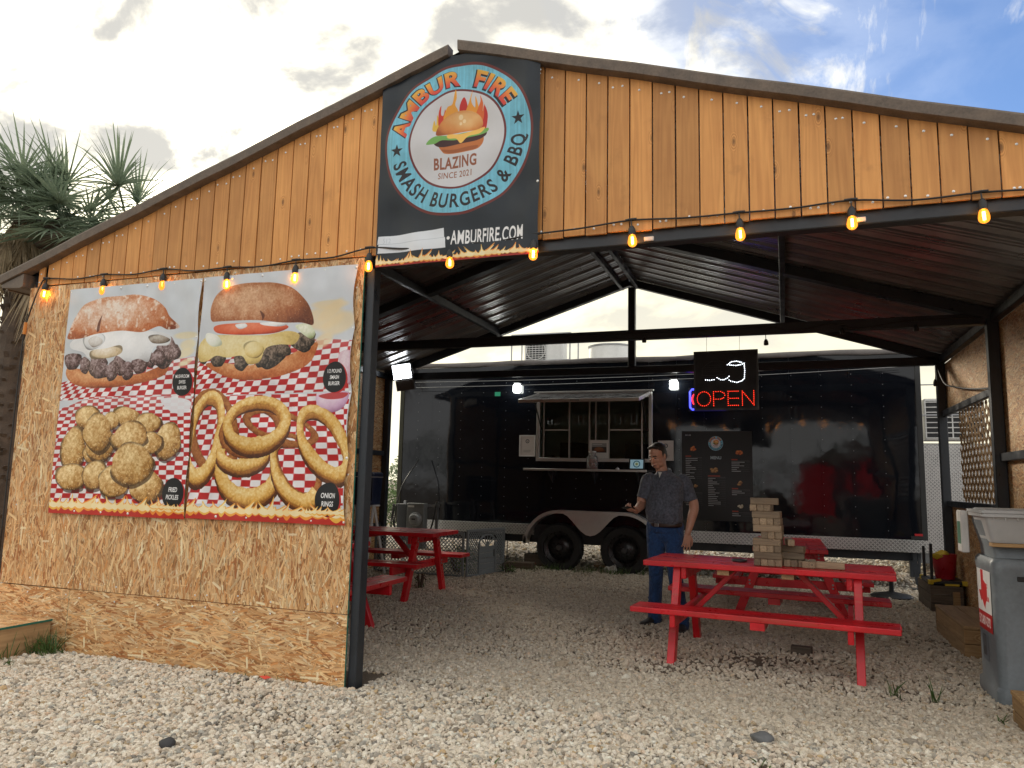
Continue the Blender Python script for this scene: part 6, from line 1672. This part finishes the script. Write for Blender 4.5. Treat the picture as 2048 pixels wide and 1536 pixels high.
def hand(base, d, nrm, side, curl, length=.185, spread=.05, thumb=1):
    """palm, four separate fingers and a thumb; d = pointing direction, nrm = back of the hand"""
    d = d.normalized(); nrm = (nrm - d * nrm.dot(d)).normalized(); s = d.cross(nrm) * side
    pl = length * .52
    for k in range(4):
        a = base + s * (.026 - .0175 * k) * .6; b_ = base + d * pl + s * (.030 - .0200 * k)
        sk.tube([a, a.lerp(b_, .5) + nrm * .003, b_], [.0135, .0145, .0105], 8)
    for k, fl in enumerate((.90, 1.0, .93, .74)):
        p = base + d * pl + s * (.030 - .0200 * k); dirv = (d + s * spread * (1.5 - k)).normalized(); L_ = length * .46 * fl; pts = [p - d * .012, p]; ang = 0
        for j, f_ in enumerate((.45, .31, .24)):
            ang += curl[k] * (.8 if j == 0 else 1.0); v = dirv * math.cos(ang) - nrm * math.sin(ang); p = p + v * L_ * f_; pts.append(p)
        sk.tube(pts, [.0098, .0098, .0088, .0080, .0062], 8); sk.ell(pts[-1], (.0062,) * 3, 8, 6)
    t0 = base + d * length * .12 + s * .022; t1 = t0 + d * .032 + s * .030 - nrm * .008; t2 = t1 + d * .034 + s * .010 * thumb - nrm * .012; t3 = t2 + d * .024 - nrm * .006
    sk.tube([t0 - s * .012, t0, t1, t2, t3], [.012, .015, .0125, .0105, .0078], 8); sk.ell(t3, (.0078,) * 3, 8, 6)
hand(WRL, Vector((-.05, -.22, -.95)), Vector((.55, -.80, .1)), -1, (.22, .30, .38, .50), .190, .12)
hand(WRR, Vector((-.35, -.85, .12)), Vector((.05, -.1, -1.0)), 1, (.62, .66, .70, .72), .175, .04)
fuse('body', sk, .0042, M['skinp'], man, 4)
# face details and hair
fd = MB()
for s in (-1, 1): fd.ell(Hm @ Vector((s * .031, -.087, .008)), (.013, .006, .0042), 10, 6, Hm.to_3x3().to_4x4())
fd.build('eyes', M['eye'], man, smooth=True)
fd = MB()
for s in (-1, 1): fd.tube([Hm @ Vector((s * .012, -.093, .026)), Hm @ Vector((s * .032, -.093, .031)), Hm @ Vector((s * .052, -.080, .024))], [.004, .0052, .003], 6)
fd.build('eyebrows', M['hair'], man, smooth=True)
MB().tube([Hm @ Vector((-.024, -.090, -.066)), Hm @ Vector((0, -.097, -.064)), Hm @ Vector((.024, -.090, -.066))], [.002, .0048, .002], 6).build('mouth', M['lips'], man, smooth=True)
hr = MB()
def hh(c, r): hr.ell(Hm @ Vector(c), r, 18, 12, Hm.to_3x3().to_4x4())
hh((0, .030, .060), (.080, .092, .074)); hh((0, -.012, .098), (.056, .040, .022)); hh((0, .075, -.005), (.066, .036, .070))
for s in (-1, 1): hh((s * .070, .030, .025), (.012, .045, .046)); hh((s * .073, .000, .020), (.007, .014, .032))
for k in range(26):
    a = rnd.uniform(-1, 1); b_ = rnd.uniform(-.4, 1); p = Vector((a * .060, -.035 + .08 * b_, .110 - .02 * a * a)); hr.tube([Hm @ p, Hm @ (p + Vector((.004, -.012, .012))), Hm @ (p + Vector((.01, -.018, .012)))], [.011, .010, .004], 6)
fuse('hair', hr, .005, M['hair'], man, 3)
# --- shirt
sh = MB()
prof = [(.972, .166, .118, -.002), (.995, .176, .130, -.008), (1.03, .188, .142, -.018), (1.10, .192, .150, -.028), (1.20, .190, .142, -.018), (1.30, .192, .126, -.004), (1.38, .192, .112, .006), (1.435, .172, .094, .016), (1.475, .105, .074, .016), (1.50, .066, .062, .012)]
vs = []; n = 32
for j, (z, rx, ry, dy) in enumerate(prof):
    for k in range(n):
        a = 2 * math.pi * k / n; e = .90
        x = rx * math.copysign(abs(math.cos(a)) ** e, math.cos(a)); y = ry * math.copysign(abs(math.sin(a)) ** e, math.sin(a)) + dy
        f_ = .004 * math.sin(6 * a + z * 31) * (z < 1.38) + .006 * math.sin(3 * a + z * 55) * (z < 1.12)
        vs.append(tuple(BY @ Vector((x * (1 + f_ * 3) + .010 + (.0 if z < 1.4 else -.018), y * (1 + f_ * 3), z))))
fs = [(j * n + k, j * n + (k + 1) % n, (j + 1) * n + (k + 1) % n, (j + 1) * n + k) for j in range(len(prof) - 1) for k in range(n)]
fs += [tuple(range(n))[::-1], tuple((len(prof) - 1) * n + k for k in range(n))]
sh.add(vs, fs)
def sleeve(S, E, t=.84):
    d = E - S; p1 = S + d * t
    sh.tube(spline([S - Vector((math.copysign(.05, S.x), 0, -.012)), S, S + d * .45, p1], 4), [(.056, .062)] * 4 + [(.064, .068)] * 4 + [(.063, .066)] * 4 + [(.068, .071)], 16)
    sh.ell(S, (.060, .066, .058), 14, 10)
sleeve(SHR, ELR, .74); sleeve(SHL, ELL, .72)
# collar
cc = Vector((-.012, .012, 1.487)); rr_ = []
for k in range(21):
    a = R(-70 + 320 * k / 20 - 90 + 35); rr_.append(cc + BY @ Vector((.070 * math.cos(a), .066 * math.sin(a), .018 * math.sin(a) + .012)))
sh.tube(rr_, [(.012, .022)] * 21, 8, up=(0, 0, 1))
fuse('shirt', sh, .0075, M['shirt'], man, 3)
MB().add([tw(-.020, -.080, 1.492), tw(.026, -.080, 1.492), tw(.004, -.094, 1.435)], [(0, 1, 2)]).build('undershirt', M['white_paint'], man)
fd = MB()
for z in (1.38, 1.30, 1.22, 1.14): fd.ell(tw(.004, -.135 if z < 1.3 else -.118, z), (.005, .004, .005), 8, 5)
fd.build('buttons', simple('dark_button', (.03, .03, .035), .4), man)
# --- jeans
jn = MB()
LHR, KNR, ANR = Vector((-.092, .02, .90)), Vector((-.078, -.045, .50)), Vector((-.112, .030, .085))
LHL, KNL, ANL = Vector((.088, .01, .90)), Vector((.135, -.13, .50)), Vector((.205, -.160, .085))
for a, b_, c_, in ((LHR, KNR, ANR), (LHL, KNL, ANL)):
    P_ = [a + Vector((0, 0, .05)), a, a.lerp(b_, .5), b_, b_.lerp(c_, .5), c_.lerp(b_, .10), c_ + Vector((0, -.005, -.03))]
    limb(jn, P_, [(.105, .098), (.108, .098), (.096, .088), (.076, .071), (.072, .066), (.068, .064), (.074, .068)], 18)
    for q_ in range(5): jn.tube([c_ + Vector((.066 * math.cos(t_), .070 * math.sin(t_), .02 + .035 * q_ + .008 * math.sin(3 * t_ + q_))) for t_ in np.linspace(0, 6.283, 17)], .006, 6)
jn.ell(Vector((0, .01, .93)), (.170, .122, .10), 22, 14, BY); jn.ell(Vector((0, .01, .87)), (.155, .115, .09), 20, 12, BY)
jn.tube([tw(0, .0, .90), tw(0, .0, .985)], [(.120, .172), (.122, .170)], 24)
fuse('jeans', jn, .0075, M['jeans'], man, 3)
bl = MB(); pts = [tw(.176 * math.cos(a) + .008, .130 * math.sin(a) - .004, .978 + .006 * math.sin(a)) for a in np.linspace(0, 2 * math.pi, 33)]
bl.tube(pts, [(.006, .020)] * 33, 8, up=(0, 0, 1)); bl.build('belt', M['belt'], man, smooth=True)
MB().box(-.024, .024, -.146, -.134, .955, .990, BY).build('belt_buckle', M['galv'], man, bevel=.003)
# --- shoes
for A_, yaw in ((ANR, -24), (ANL, 8)):
    Sm = Matrix.Translation((A_.x, A_.y, 0)) @ Matrix.Rotation(R(yaw), 4, 'Z'); s_ = MB()
    sec = [(.085, .030, .050), (.06, .038, .085), (.0, .042, .098), (-.06, .043, .075), (-.12, .048, .055), (-.175, .040, .042), (-.205, .018, .028)]
    nn = 14; vs = []
    for y, w_, h_ in sec:
        for k in range(nn):
            a = 2 * math.pi * k / nn; z = .018 + (h_ - .018) / 2 * (1 + math.sin(a)); vs.append(tuple(Sm @ Vector((w_ * math.cos(a) * (1 if math.sin(a) < .2 else .8), y, z))))
    fs = [(j * nn + k, j * nn + (k + 1) % nn, (j + 1) * nn + (k + 1) % nn, (j + 1) * nn + k) for j in range(len(sec) - 1) for k in range(nn)] + [tuple(range(nn))[::-1], tuple((len(sec) - 1) * nn + k for k in range(nn))]
    s_.add(vs, fs); so_ = s_.build('shoe', M['shoe'], man, smooth=True)
    MB().prism([(-.034, .088), (.034, .088), (.045, 0), (.050, -.12), (.034, -.195), (0, -.212), (-.034, -.195), (-.050, -.12), (-.045, 0)], -.005, .020, 'z').build('sole', M['black_plastic'], so_)
    so_.children[0].data.transform(Sm)
MB().tube([WRL + Vector((-.008, -.060, -.105)) + Vector((.011 * math.cos(a), .011 * math.sin(a), 0)) for a in np.linspace(0, 6.283, 11)], .002, 5).build('ring', M['galv'], man)
ph = thing('phone', 'black mobile phone lying in the man\'s right hand', 'phone', tuple(Matrix.Rotation(R(-6), 3, 'Z') @ Vector((-.262, -.335, 1.132)) + Vector((1.60, 3.22, 0))), R(-30))
MB().box(-.036, .036, -.075, .075, -.004, .005, Matrix.Rotation(R(-8), 4, 'X') @ Matrix.Rotation(R(-14), 4, 'Y')).build('phone_body', M['black_plastic'], ph, bevel=.004, segs=2)
# ------------------------------------------------------------------ plants
def blade(mb, base, d, L_, w, droop, seg=4, twist=0.0, up=Vector((0, 0, 1))):
    d = d.normalized(); side = d.cross(up)
    if side.length < 1e-3: side = Vector((1, 0, 0))
    side = (Matrix.Rotation(twist, 3, d) @ side.normalized()); b = len(mb.v); p = base.copy()
    for k in range(seg + 1):
        t_ = k / seg; ww = w * (1 - t_) ** .7 * (.55 + .9 * min(1, t_ * 3)) if k < seg else .0004
        mb.v.append(tuple(p - side * ww / 2)); mb.v.append(tuple(p + side * ww / 2))
        d = (d + Vector((0, 0, -droop)) / seg).normalized(); p = p + d * L_ / seg
    for k in range(seg): mb.f.append((b + 2 * k, b + 2 * k + 1, b + 2 * k + 3, b + 2 * k + 2))
def palm(label, base, lean, h, rad, n_heads, seed):
    rs = random.Random(seed); T = thing('palm_tree', label, 'palm tree', base)
    top = Vector(lean) + Vector((0, 0, h)); tp = spline([(0, 0, -.1), Vector(lean) * .35 + Vector((0, 0, h * .4)), Vector(lean) * .8 + Vector((0, 0, h * .75)), top], 10)
    tk = MB(); n = len(tp); tk.tube(tp, [.20 - .05 * k / n + .012 * math.sin(k * 2.3) for k in range(n)], 14)
    for k in range(420):
        q = rs.random(); p = tp[int(q * (n - 1))]; a = rs.uniform(0, 6.283); rr = .185 - .05 * q
        o_ = p + Vector((rr * math.cos(a), rr * math.sin(a), rs.uniform(-.05, .05))); tk.bar(o_, o_ + Vector((.055 * math.cos(a), .055 * math.sin(a), rs.uniform(.03, .10))), .05, .012)
    tk.build('trunk', M['bark'], T)
    gr_ = MB(); dd = MB()
    heads = [top + Vector(o_) for o_ in n_heads]
    for H_ in heads: tk2 = MB().tube([top + Vector((0, 0, -.5)), top.lerp(H_, .6) + Vector((0, 0, -.15)), H_], [.10, .08, .06], 8).build('branch', M['bark'], T)
    for H_ in heads:
        for k in range(15):
            a = rs.uniform(0, 6.283); el = rs.uniform(-.45, 1.35); d = Vector((math.cos(a) * math.cos(el), math.sin(a) * math.cos(el), math.sin(el)))
            st = rad * rs.uniform(.22, .42); hub = H_ + d * st; gr_.tube([H_, H_ + d * st * .5 + Vector((0, 0, .03)), hub], [.014, .010, .007], 5)
            side = d.cross(Vector((0, 0, 1))).normalized(); nb = 24; L0 = rad * rs.uniform(.45, .64)
            for j in range(nb):
                f_ = (j / (nb - 1) - .5) * 2; ang = f_ * 1.9; v = d * math.cos(ang) + side * math.sin(ang) + Vector((0, 0, rs.uniform(-.12, .12)))
                blade(gr_, hub, v, L0 * (1 - .35 * abs(f_)) * rs.uniform(.8, 1.2), .030, rs.uniform(.15, .7), 4, rs.uniform(-.6, .6))
        for k in range(80 if H_ is heads[0] else 14):
            a = rs.uniform(0, 6.283); d = Vector((math.cos(a) * .5, math.sin(a) * .5, -.8)); hub = H_ + d * rad * rs.uniform(.12, .55) + Vector((0, 0, -.1))
            side = d.cross(Vector((0, 0, 1))).normalized()
            for j in range(14): blade(dd, hub, d + side * rs.uniform(-.55, .55) + Vector((0, 0, -.3)), rad * rs.uniform(.3, .75), .022, .5, 3, rs.uniform(-1, 1))
    gr_.build('fronds', M['palm'], T, fix=False); dd.build('dead_fronds', M['palm_dead'], T, fix=False)
palm('shaggy fan palm with a dead leaf skirt rising behind the left wall', (-7.45, 2.9, 0), (-.05, .1, 0), 5.0, 1.55, ((0, 0, .25), (.95, -.1, -.35), (1.75, .15, -.25), (-.45, .2, .15), (.45, .3, .1)), 4)
def bush(label, loc, r, h, n, seed, mt='bush', cat='bush', name='bush', group=None):
    rs = random.Random(seed); T = thing(name, label, cat, loc, 0, group); lf = MB(); st = MB()
    for k in range(9):
        a = rs.uniform(0, 6.283); e = Vector((r * .6 * math.cos(a), r * .6 * math.sin(a), h * rs.uniform(.5, .9))); st.tube([(0, 0, -.05), e * .5 + Vector((0, 0, .1)), e], [.02, .012, .005], 5)
    cl = [(Vector((rs.uniform(-r, r) * .7, rs.uniform(-r, r) * .7, h * rs.uniform(.15, .85))), rs.uniform(.25, .45) * r) for _ in range(12)]
    for k in range(n):
        c, q = rs.choice(cl); d = Vector((rs.gauss(0, 1), rs.gauss(0, 1), rs.gauss(0, 1))).normalized(); p = c + d * q * rs.random() ** .4
        if p.z < 0: p.z = .02
        blade(lf, p, d + Vector((0, 0, .4)), rs.uniform(.05, .11) * (r ** .4), .035 * (r ** .4), .6, 2, rs.uniform(-1.5, 1.5))
    st.build('stems', M['bark'], T); lf.build('leaves', M[mt], T, fix=False); return T
bush('round leafy bush seen through the gap left of the trailer', (-6.4, 13.0, 0), .9, 1.2, 3500, 1)
bush('taller bright green shrub farther back in the left rear gap', (-8.2, 17.5, 0), 1.3, 2.8, 3800, 2)
bush('green shrub beyond the right wall lattice', (8.5, 12.5, 0), 1.4, 1.4, 1500, 6)
bush('low green weeds growing behind the grey plastic fence', (-1.9, 6.05, 0), .35, .38, 500, 7, 'grass', 'weeds', 'weed_clump')
bush('dark broad leafed weed sprouting beside the left table leg', (-1.62, 4.30, 0), .13, .18, 60, 8, 'bush', 'weeds', 'weed_clump')
bush('small weed clump at the gate end of the plastic fence', (-1.20, 6.35, 0), .18, .16, 150, 9, 'grass', 'weeds', 'weed_clump')
fw = MB(); rs = random.Random(3)
for k in range(9000):
    x = rs.uniform(-130, 130); hh_ = (1.7 + 1.4 * math.sin(x * .11) ** 2 + 1.2 * math.sin(x * .037 + 1) ** 2) * rs.random() ** .5; d = Vector((rs.gauss(0, 1), rs.gauss(0, 1), rs.gauss(0, 1)))
    blade(fw, Vector((x, 95 + rs.uniform(-5, 5), hh_)), d, rs.uniform(.5, 1.1), .55, .4, 1)
tag(fw.build('far_treeline', M['far'], None, fix=False), 'low far line of scrub along the horizon', kind='stuff')
rd = thing('added_red_shed', 'red board shed added unseen behind the viewer for red reflections in the trailer side', 'shed', (3.1, -13.0, 0))  # added out of view, stands in for whatever reflects red in the trailer
for k in range(22):
    if 12 <= k <= 14: continue
    MB().box(k * .15 + .002, k * .15 + .148, -.02, 0, 0, 2.35).build('wall_board', M['red'], rd)
MB().box(0, 3.3, -3.0, -.021, 0, 2.34).build('shell', M['dark_inside'], rd); MB().prism([(-.2, 2.36), (3.5, 2.36), (1.65, 3.0)], -3.1, .15).build('roof', M['fascia'], rd)
fb = MB()
for k in range(5000):
    x = rs.uniform(-60, 70); hh_ = (3.0 + 2.4 * math.sin(x * .16) ** 2) * rs.random() ** .5; d = Vector((rs.gauss(0, 1), rs.gauss(0, 1), rs.gauss(0, 1)))
    blade(fb, Vector((x, -42 + rs.uniform(-3, 3), hh_)), d, rs.uniform(.5, 1.1), .6, .4, 1)
tag(fb.build('added_rear_treeline', M['far'], None, fix=False), 'line of scrub trees across the lot behind the viewer', kind='stuff')  # added out of view to darken the horizon mirrored in the trailer skin
# grass tufts
def tufts(spots, seed):
    rs = random.Random(seed); g_ = MB()
    for x, y, r, n, h in spots:
        for k in range(n):
            a = rs.uniform(0, 6.283); q = r * rs.random() ** .6; d = Vector((rs.gauss(0, .35), rs.gauss(0, .35), 1))
            blade(g_, Vector((x + q * math.cos(a), y + q * math.sin(a), 0)), d, h * rs.uniform(.5, 1.2), .006 + .004 * rs.random(), rs.uniform(.2, 1.1), 4, rs.uniform(-1, 1))
    return g_
sp = [(-2.58 + .04 * k, -.10 - .03 * (k % 3), .10, 24, .20) for k in range(4)] + [(-2.66, -.35, .10, 30, .20), (-2.60, -.6, .12, 26, .16), (-2.62, -.2, .08, 24, .26), (-2.45, -.55, .12, 12, .10)]
sp += [(-.8 + .12 * k + rnd.uniform(-.1, .1), 7.05 + rnd.uniform(-.12, .12), .10, 22, .13) for k in range(13)] + [(-1.0, 6.75, .2, 40, .10), (-1.3, 6.6, .2, 30, .12)]
sp += [(3.40, 1.38, .03, 9, .16), (3.62, 1.25, .04, 8, .16), (3.38, 1.30, .05, 6, .1), (3.9, .95, .05, 7, .12), (-.4, .0, .15, 16, .05), (-.75, -.08, .15, 14, .05), (.95, .2, .03, 5, .06), (1.5, -.75, .2, 14, .05), (2.6, -.35, .05, 5, .08)]
tg = tufts(sp, 5)
tag(tg.build('grass_tufts', M['grass'], None, fix=False), 'thin grass tufts by the deck, the trailer wheels and the gravel', 'grass', kind='stuff')
lf = MB(); lf.add([(0, 0, .0), (.05, .012, .012), (.085, .0, .02), (.045, -.02, .006)], [(0, 1, 2, 3)]); o = lf.build('red_leaf', simple('red_leaf', (.62, .06, .03), .5), None); o.location = (-.62, -.075, .035); o.rotation_euler = (.5, .3, .4); tag(o, 'small red scrap lying on gravel under the right food banner', 'scrap')

for (x, y, z, rr, lb, mt_) in ((2.588, .014, .012, (.062, .045, .034), 'blue grey flat rock on the gravel at the bottom of the photo', (.13, .135, .14)), (-.21, -1.30, .012, (.040, .030, .032), 'small black rock on the gravel beneath the left food banner', (.045, .045, .048))):
    mb = MB().ell((0, 0, 0), rr, 11, 8); mb.v = [(x_ * (1 + .16 * math.sin(90 * z_ + 40 * y_)), y_ * (1 + .12 * math.sin(70 * x_)), z_ + .006 * math.sin(60 * x_ + 50 * y_)) for x_, y_, z_ in mb.v]
    o = mb.build('rock', simple('rock_tone', mt_, .8, 0, .3, 20, .4, 60), None, smooth=True); o.location = (x, y, z + .012); o.rotation_euler = (.1, .15, .4); tag(o, lb, 'rock')
# ------------------------------------------------------------------ gravel: instanced crushed stones, denser towards the front
m, t = mat('gravel_stone'); r = orand(t); co = obj_co(t)
rc = t.ramp(r, [(0.0, (0.806, 0.745, 0.644)), (.22, (0.672, 0.594, 0.504)), (.40, (0.885, 0.834, 0.762)), (.53, (0.526, 0.459, 0.381)), (.64, (0.370, 0.353, 0.330)), (.72, (0.739, 0.588, 0.465)), (.84, (0.900, 0.896, 0.829)), (.93, (0.202, 0.190, 0.179)), (1.0, (0.638, 0.470, 0.280))])
at = t.new('ShaderNodeAttribute', attribute_type='INSTANCER', attribute_name='stone_dust')
rc = t.mix(at.outputs['Fac'], rc, (.53, .46, .375))      # stones the rain never washes keep their coat of dust
rc = t.vmath('MULTIPLY', rc, (.96, .94, .885))
n = t.noise(t.vmath('ADD', co, t.vmath('SCALE', (7., 3., 5.), scale=t.math('MULTIPLY', r, 9.0))), 3.2, 4, .6)
t.put(t.b.inputs['Base Color'], t.vmath('SCALE', rc, scale=t.map(n, .3, .7, .74, 1.16, False))); t.b.inputs['Roughness'].default_value = .85
bump(t, t.noise(co, 9, 3, .6), .25, .1)
M['gravel'] = m
rs = np.random.RandomState(5)
camxy = np.array((2.73, -4.44))
def field(n, x0, x1, y0, y1, keep, s0, s1):
    p = rs.rand(n, 2) * (x1 - x0, y1 - y0) + (x0, y0); k = keep(p[:, 0], p[:, 1]); p = p[rs.rand(n) < k]
    return p, s0 + (s1 - s0) * rs.rand(len(p)) ** 2.2
def fan(x, y, m_=.6):
    """inside the camera's view, with a margin"""
    dx, dy = x - 2.73, y + 4.44; a = np.arctan2(dx, dy); return ((a > -.35 - .62 - m_ * .4) & (a < -.35 + .62 + m_ * .4)).astype(float)
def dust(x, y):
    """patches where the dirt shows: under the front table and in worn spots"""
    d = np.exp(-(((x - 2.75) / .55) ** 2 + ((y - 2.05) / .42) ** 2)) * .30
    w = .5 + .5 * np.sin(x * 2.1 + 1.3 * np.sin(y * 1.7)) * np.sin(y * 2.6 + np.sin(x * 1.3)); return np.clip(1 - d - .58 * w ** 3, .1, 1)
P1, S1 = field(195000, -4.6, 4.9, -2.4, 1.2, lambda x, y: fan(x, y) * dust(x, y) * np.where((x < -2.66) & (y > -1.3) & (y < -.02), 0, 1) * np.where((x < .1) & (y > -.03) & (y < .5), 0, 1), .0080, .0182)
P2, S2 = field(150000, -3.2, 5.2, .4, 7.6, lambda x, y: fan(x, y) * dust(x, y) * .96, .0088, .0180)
P3, S3 = field(26000, -14, 9.5, 7.6, 17, lambda x, y: fan(x, y), .012, .04)
P4, S4 = field(260, -4.0, 4.6, -2.2, 6.8, lambda x, y: fan(x, y) * np.where((x < -2.6) & (y > -1.3), 0, 1), .026, .040)
P = np.concatenate((P1, P2, P3, P4)); S = np.concatenate((S1, S2, S3, S4)); N = len(P)
Z = np.abs(rs.normal(0, .5, N)) * S * .5 + .35 * S + np.where(P[:, 1] < 7.6, .0, -.002)
me = bpy.data.meshes.new('gravel'); me.vertices.add(N)
me.vertices.foreach_set('co', np.column_stack((P, Z)).astype(np.float32).ravel())
A = me.attributes.new('stone_rot', 'FLOAT_VECTOR', 'POINT'); A.data.foreach_set('vector', np.column_stack((rs.normal(0, .45, N), rs.normal(0, .45, N), rs.rand(N) * 6.283)).astype(np.float32).ravel())
A = me.attributes.new('stone_scale', 'FLOAT_VECTOR', 'POINT'); A.data.foreach_set('vector', np.column_stack((S * rs.uniform(.85, 1.45, N), S * rs.uniform(.7, 1.05, N), S * rs.uniform(.5, .85, N))).astype(np.float32).ravel())
A = me.attributes.new('stone_pick', 'INT', 'POINT'); A.data.foreach_set('value', rs.randint(0, 9, N).astype(np.int32))
dst = np.clip((P[:, 1] + .05 + rs.normal(0, .18, N)) / .5, 0, 1) * np.clip((7.3 - P[:, 1]) / .4, 0, 1) * rs.uniform(.30, .75, N)
A = me.attributes.new('stone_dust', 'FLOAT', 'POINT'); A.data.foreach_set('value', dst.astype(np.float32))
go = bpy.data.objects.new('gravel', me); COL.objects.link(go); me.materials.append(M['gravel'])
tag(go, 'pale crushed stone gravel covering the lot', 'gravel', kind='stuff')
ng = bpy.data.node_groups.new('gravel_stones', 'GeometryNodeTree'); ng.interface.new_socket('Geometry', in_out='INPUT', socket_type='NodeSocketGeometry'); ng.interface.new_socket('Geometry', in_out='OUTPUT', socket_type='NodeSocketGeometry')
G = ng.nodes; Lk = ng.links; gi = G.new('NodeGroupInput'); gout = G.new('NodeGroupOutput'); join = G.new('GeometryNodeJoinGeometry')
for k in range(9):
    ic = G.new('GeometryNodeMeshIcoSphere'); ic.inputs['Radius'].default_value = 1.0; ic.inputs['Subdivisions'].default_value = 2
    nz = G.new('ShaderNodeTexVoronoi'); nz.voronoi_dimensions = '4D'; nz.inputs['Scale'].default_value = .75; nz.inputs['W'].default_value = 3.7 * k
    sb_ = G.new('ShaderNodeVectorMath'); sb_.operation = 'SUBTRACT'; Lk.new(nz.outputs['Color'], sb_.inputs[0]); sb_.inputs[1].default_value = (.5, .5, .5)
    n2 = G.new('ShaderNodeTexNoise'); n2.noise_dimensions = '4D'; n2.inputs['Scale'].default_value = 1.1; n2.inputs['W'].default_value = 1.9 * k; n2.inputs['Detail'].default_value = 2
    sb2 = G.new('ShaderNodeVectorMath'); sb2.operation = 'SUBTRACT'; Lk.new(n2.outputs['Color'], sb2.inputs[0]); sb2.inputs[1].default_value = (.5, .5, .5)
    s1 = G.new('ShaderNodeVectorMath'); s1.operation = 'SCALE'; s1.inputs['Scale'].default_value = .42; Lk.new(sb_.outputs[0], s1.inputs[0])
    s2 = G.new('ShaderNodeVectorMath'); s2.operation = 'SCALE'; s2.inputs['Scale'].default_value = 1.1; Lk.new(sb2.outputs[0], s2.inputs[0])
    ad = G.new('ShaderNodeVectorMath'); ad.operation = 'ADD'; Lk.new(s1.outputs[0], ad.inputs[0]); Lk.new(s2.outputs[0], ad.inputs[1])
    sp_ = G.new('GeometryNodeSetPosition'); Lk.new(ic.outputs['Mesh'], sp_.inputs['Geometry']); Lk.new(ad.outputs[0], sp_.inputs['Offset'])
    sm = G.new('GeometryNodeSetMaterial'); sm.inputs['Material'].default_value = M['gravel']; Lk.new(sp_.outputs[0], sm.inputs['Geometry'])
    gt = G.new('GeometryNodeGeometryToInstance'); Lk.new(sm.outputs[0], gt.inputs[0]); Lk.new(gt.outputs[0], join.inputs[0])
ip = G.new('GeometryNodeInstanceOnPoints'); mp = G.new('GeometryNodeMeshToPoints')
Lk.new(gi.outputs[0], mp.inputs['Mesh']); Lk.new(mp.outputs[0], ip.inputs['Points']); Lk.new(join.outputs[0], ip.inputs['Instance']); ip.inputs['Pick Instance'].default_value = True
for nm, ty, sk_ in (('stone_rot', 'FLOAT_VECTOR', 'Rotation'), ('stone_scale', 'FLOAT_VECTOR', 'Scale'), ('stone_pick', 'INT', 'Instance Index')):
    na = G.new('GeometryNodeInputNamedAttribute'); na.data_type = ty; na.inputs['Name'].default_value = nm
    out = [o for o in na.outputs if o.name == 'Attribute' and o.enabled][0]
    if sk_ == 'Rotation':
        er = G.new('FunctionNodeEulerToRotation'); Lk.new(out, er.inputs[0]); out = er.outputs[0]
    Lk.new(out, ip.inputs[sk_])
Lk.new(ip.outputs[0], gout.inputs[0])
md = go.modifiers.new('stones', 'NODES'); md.node_group = ng
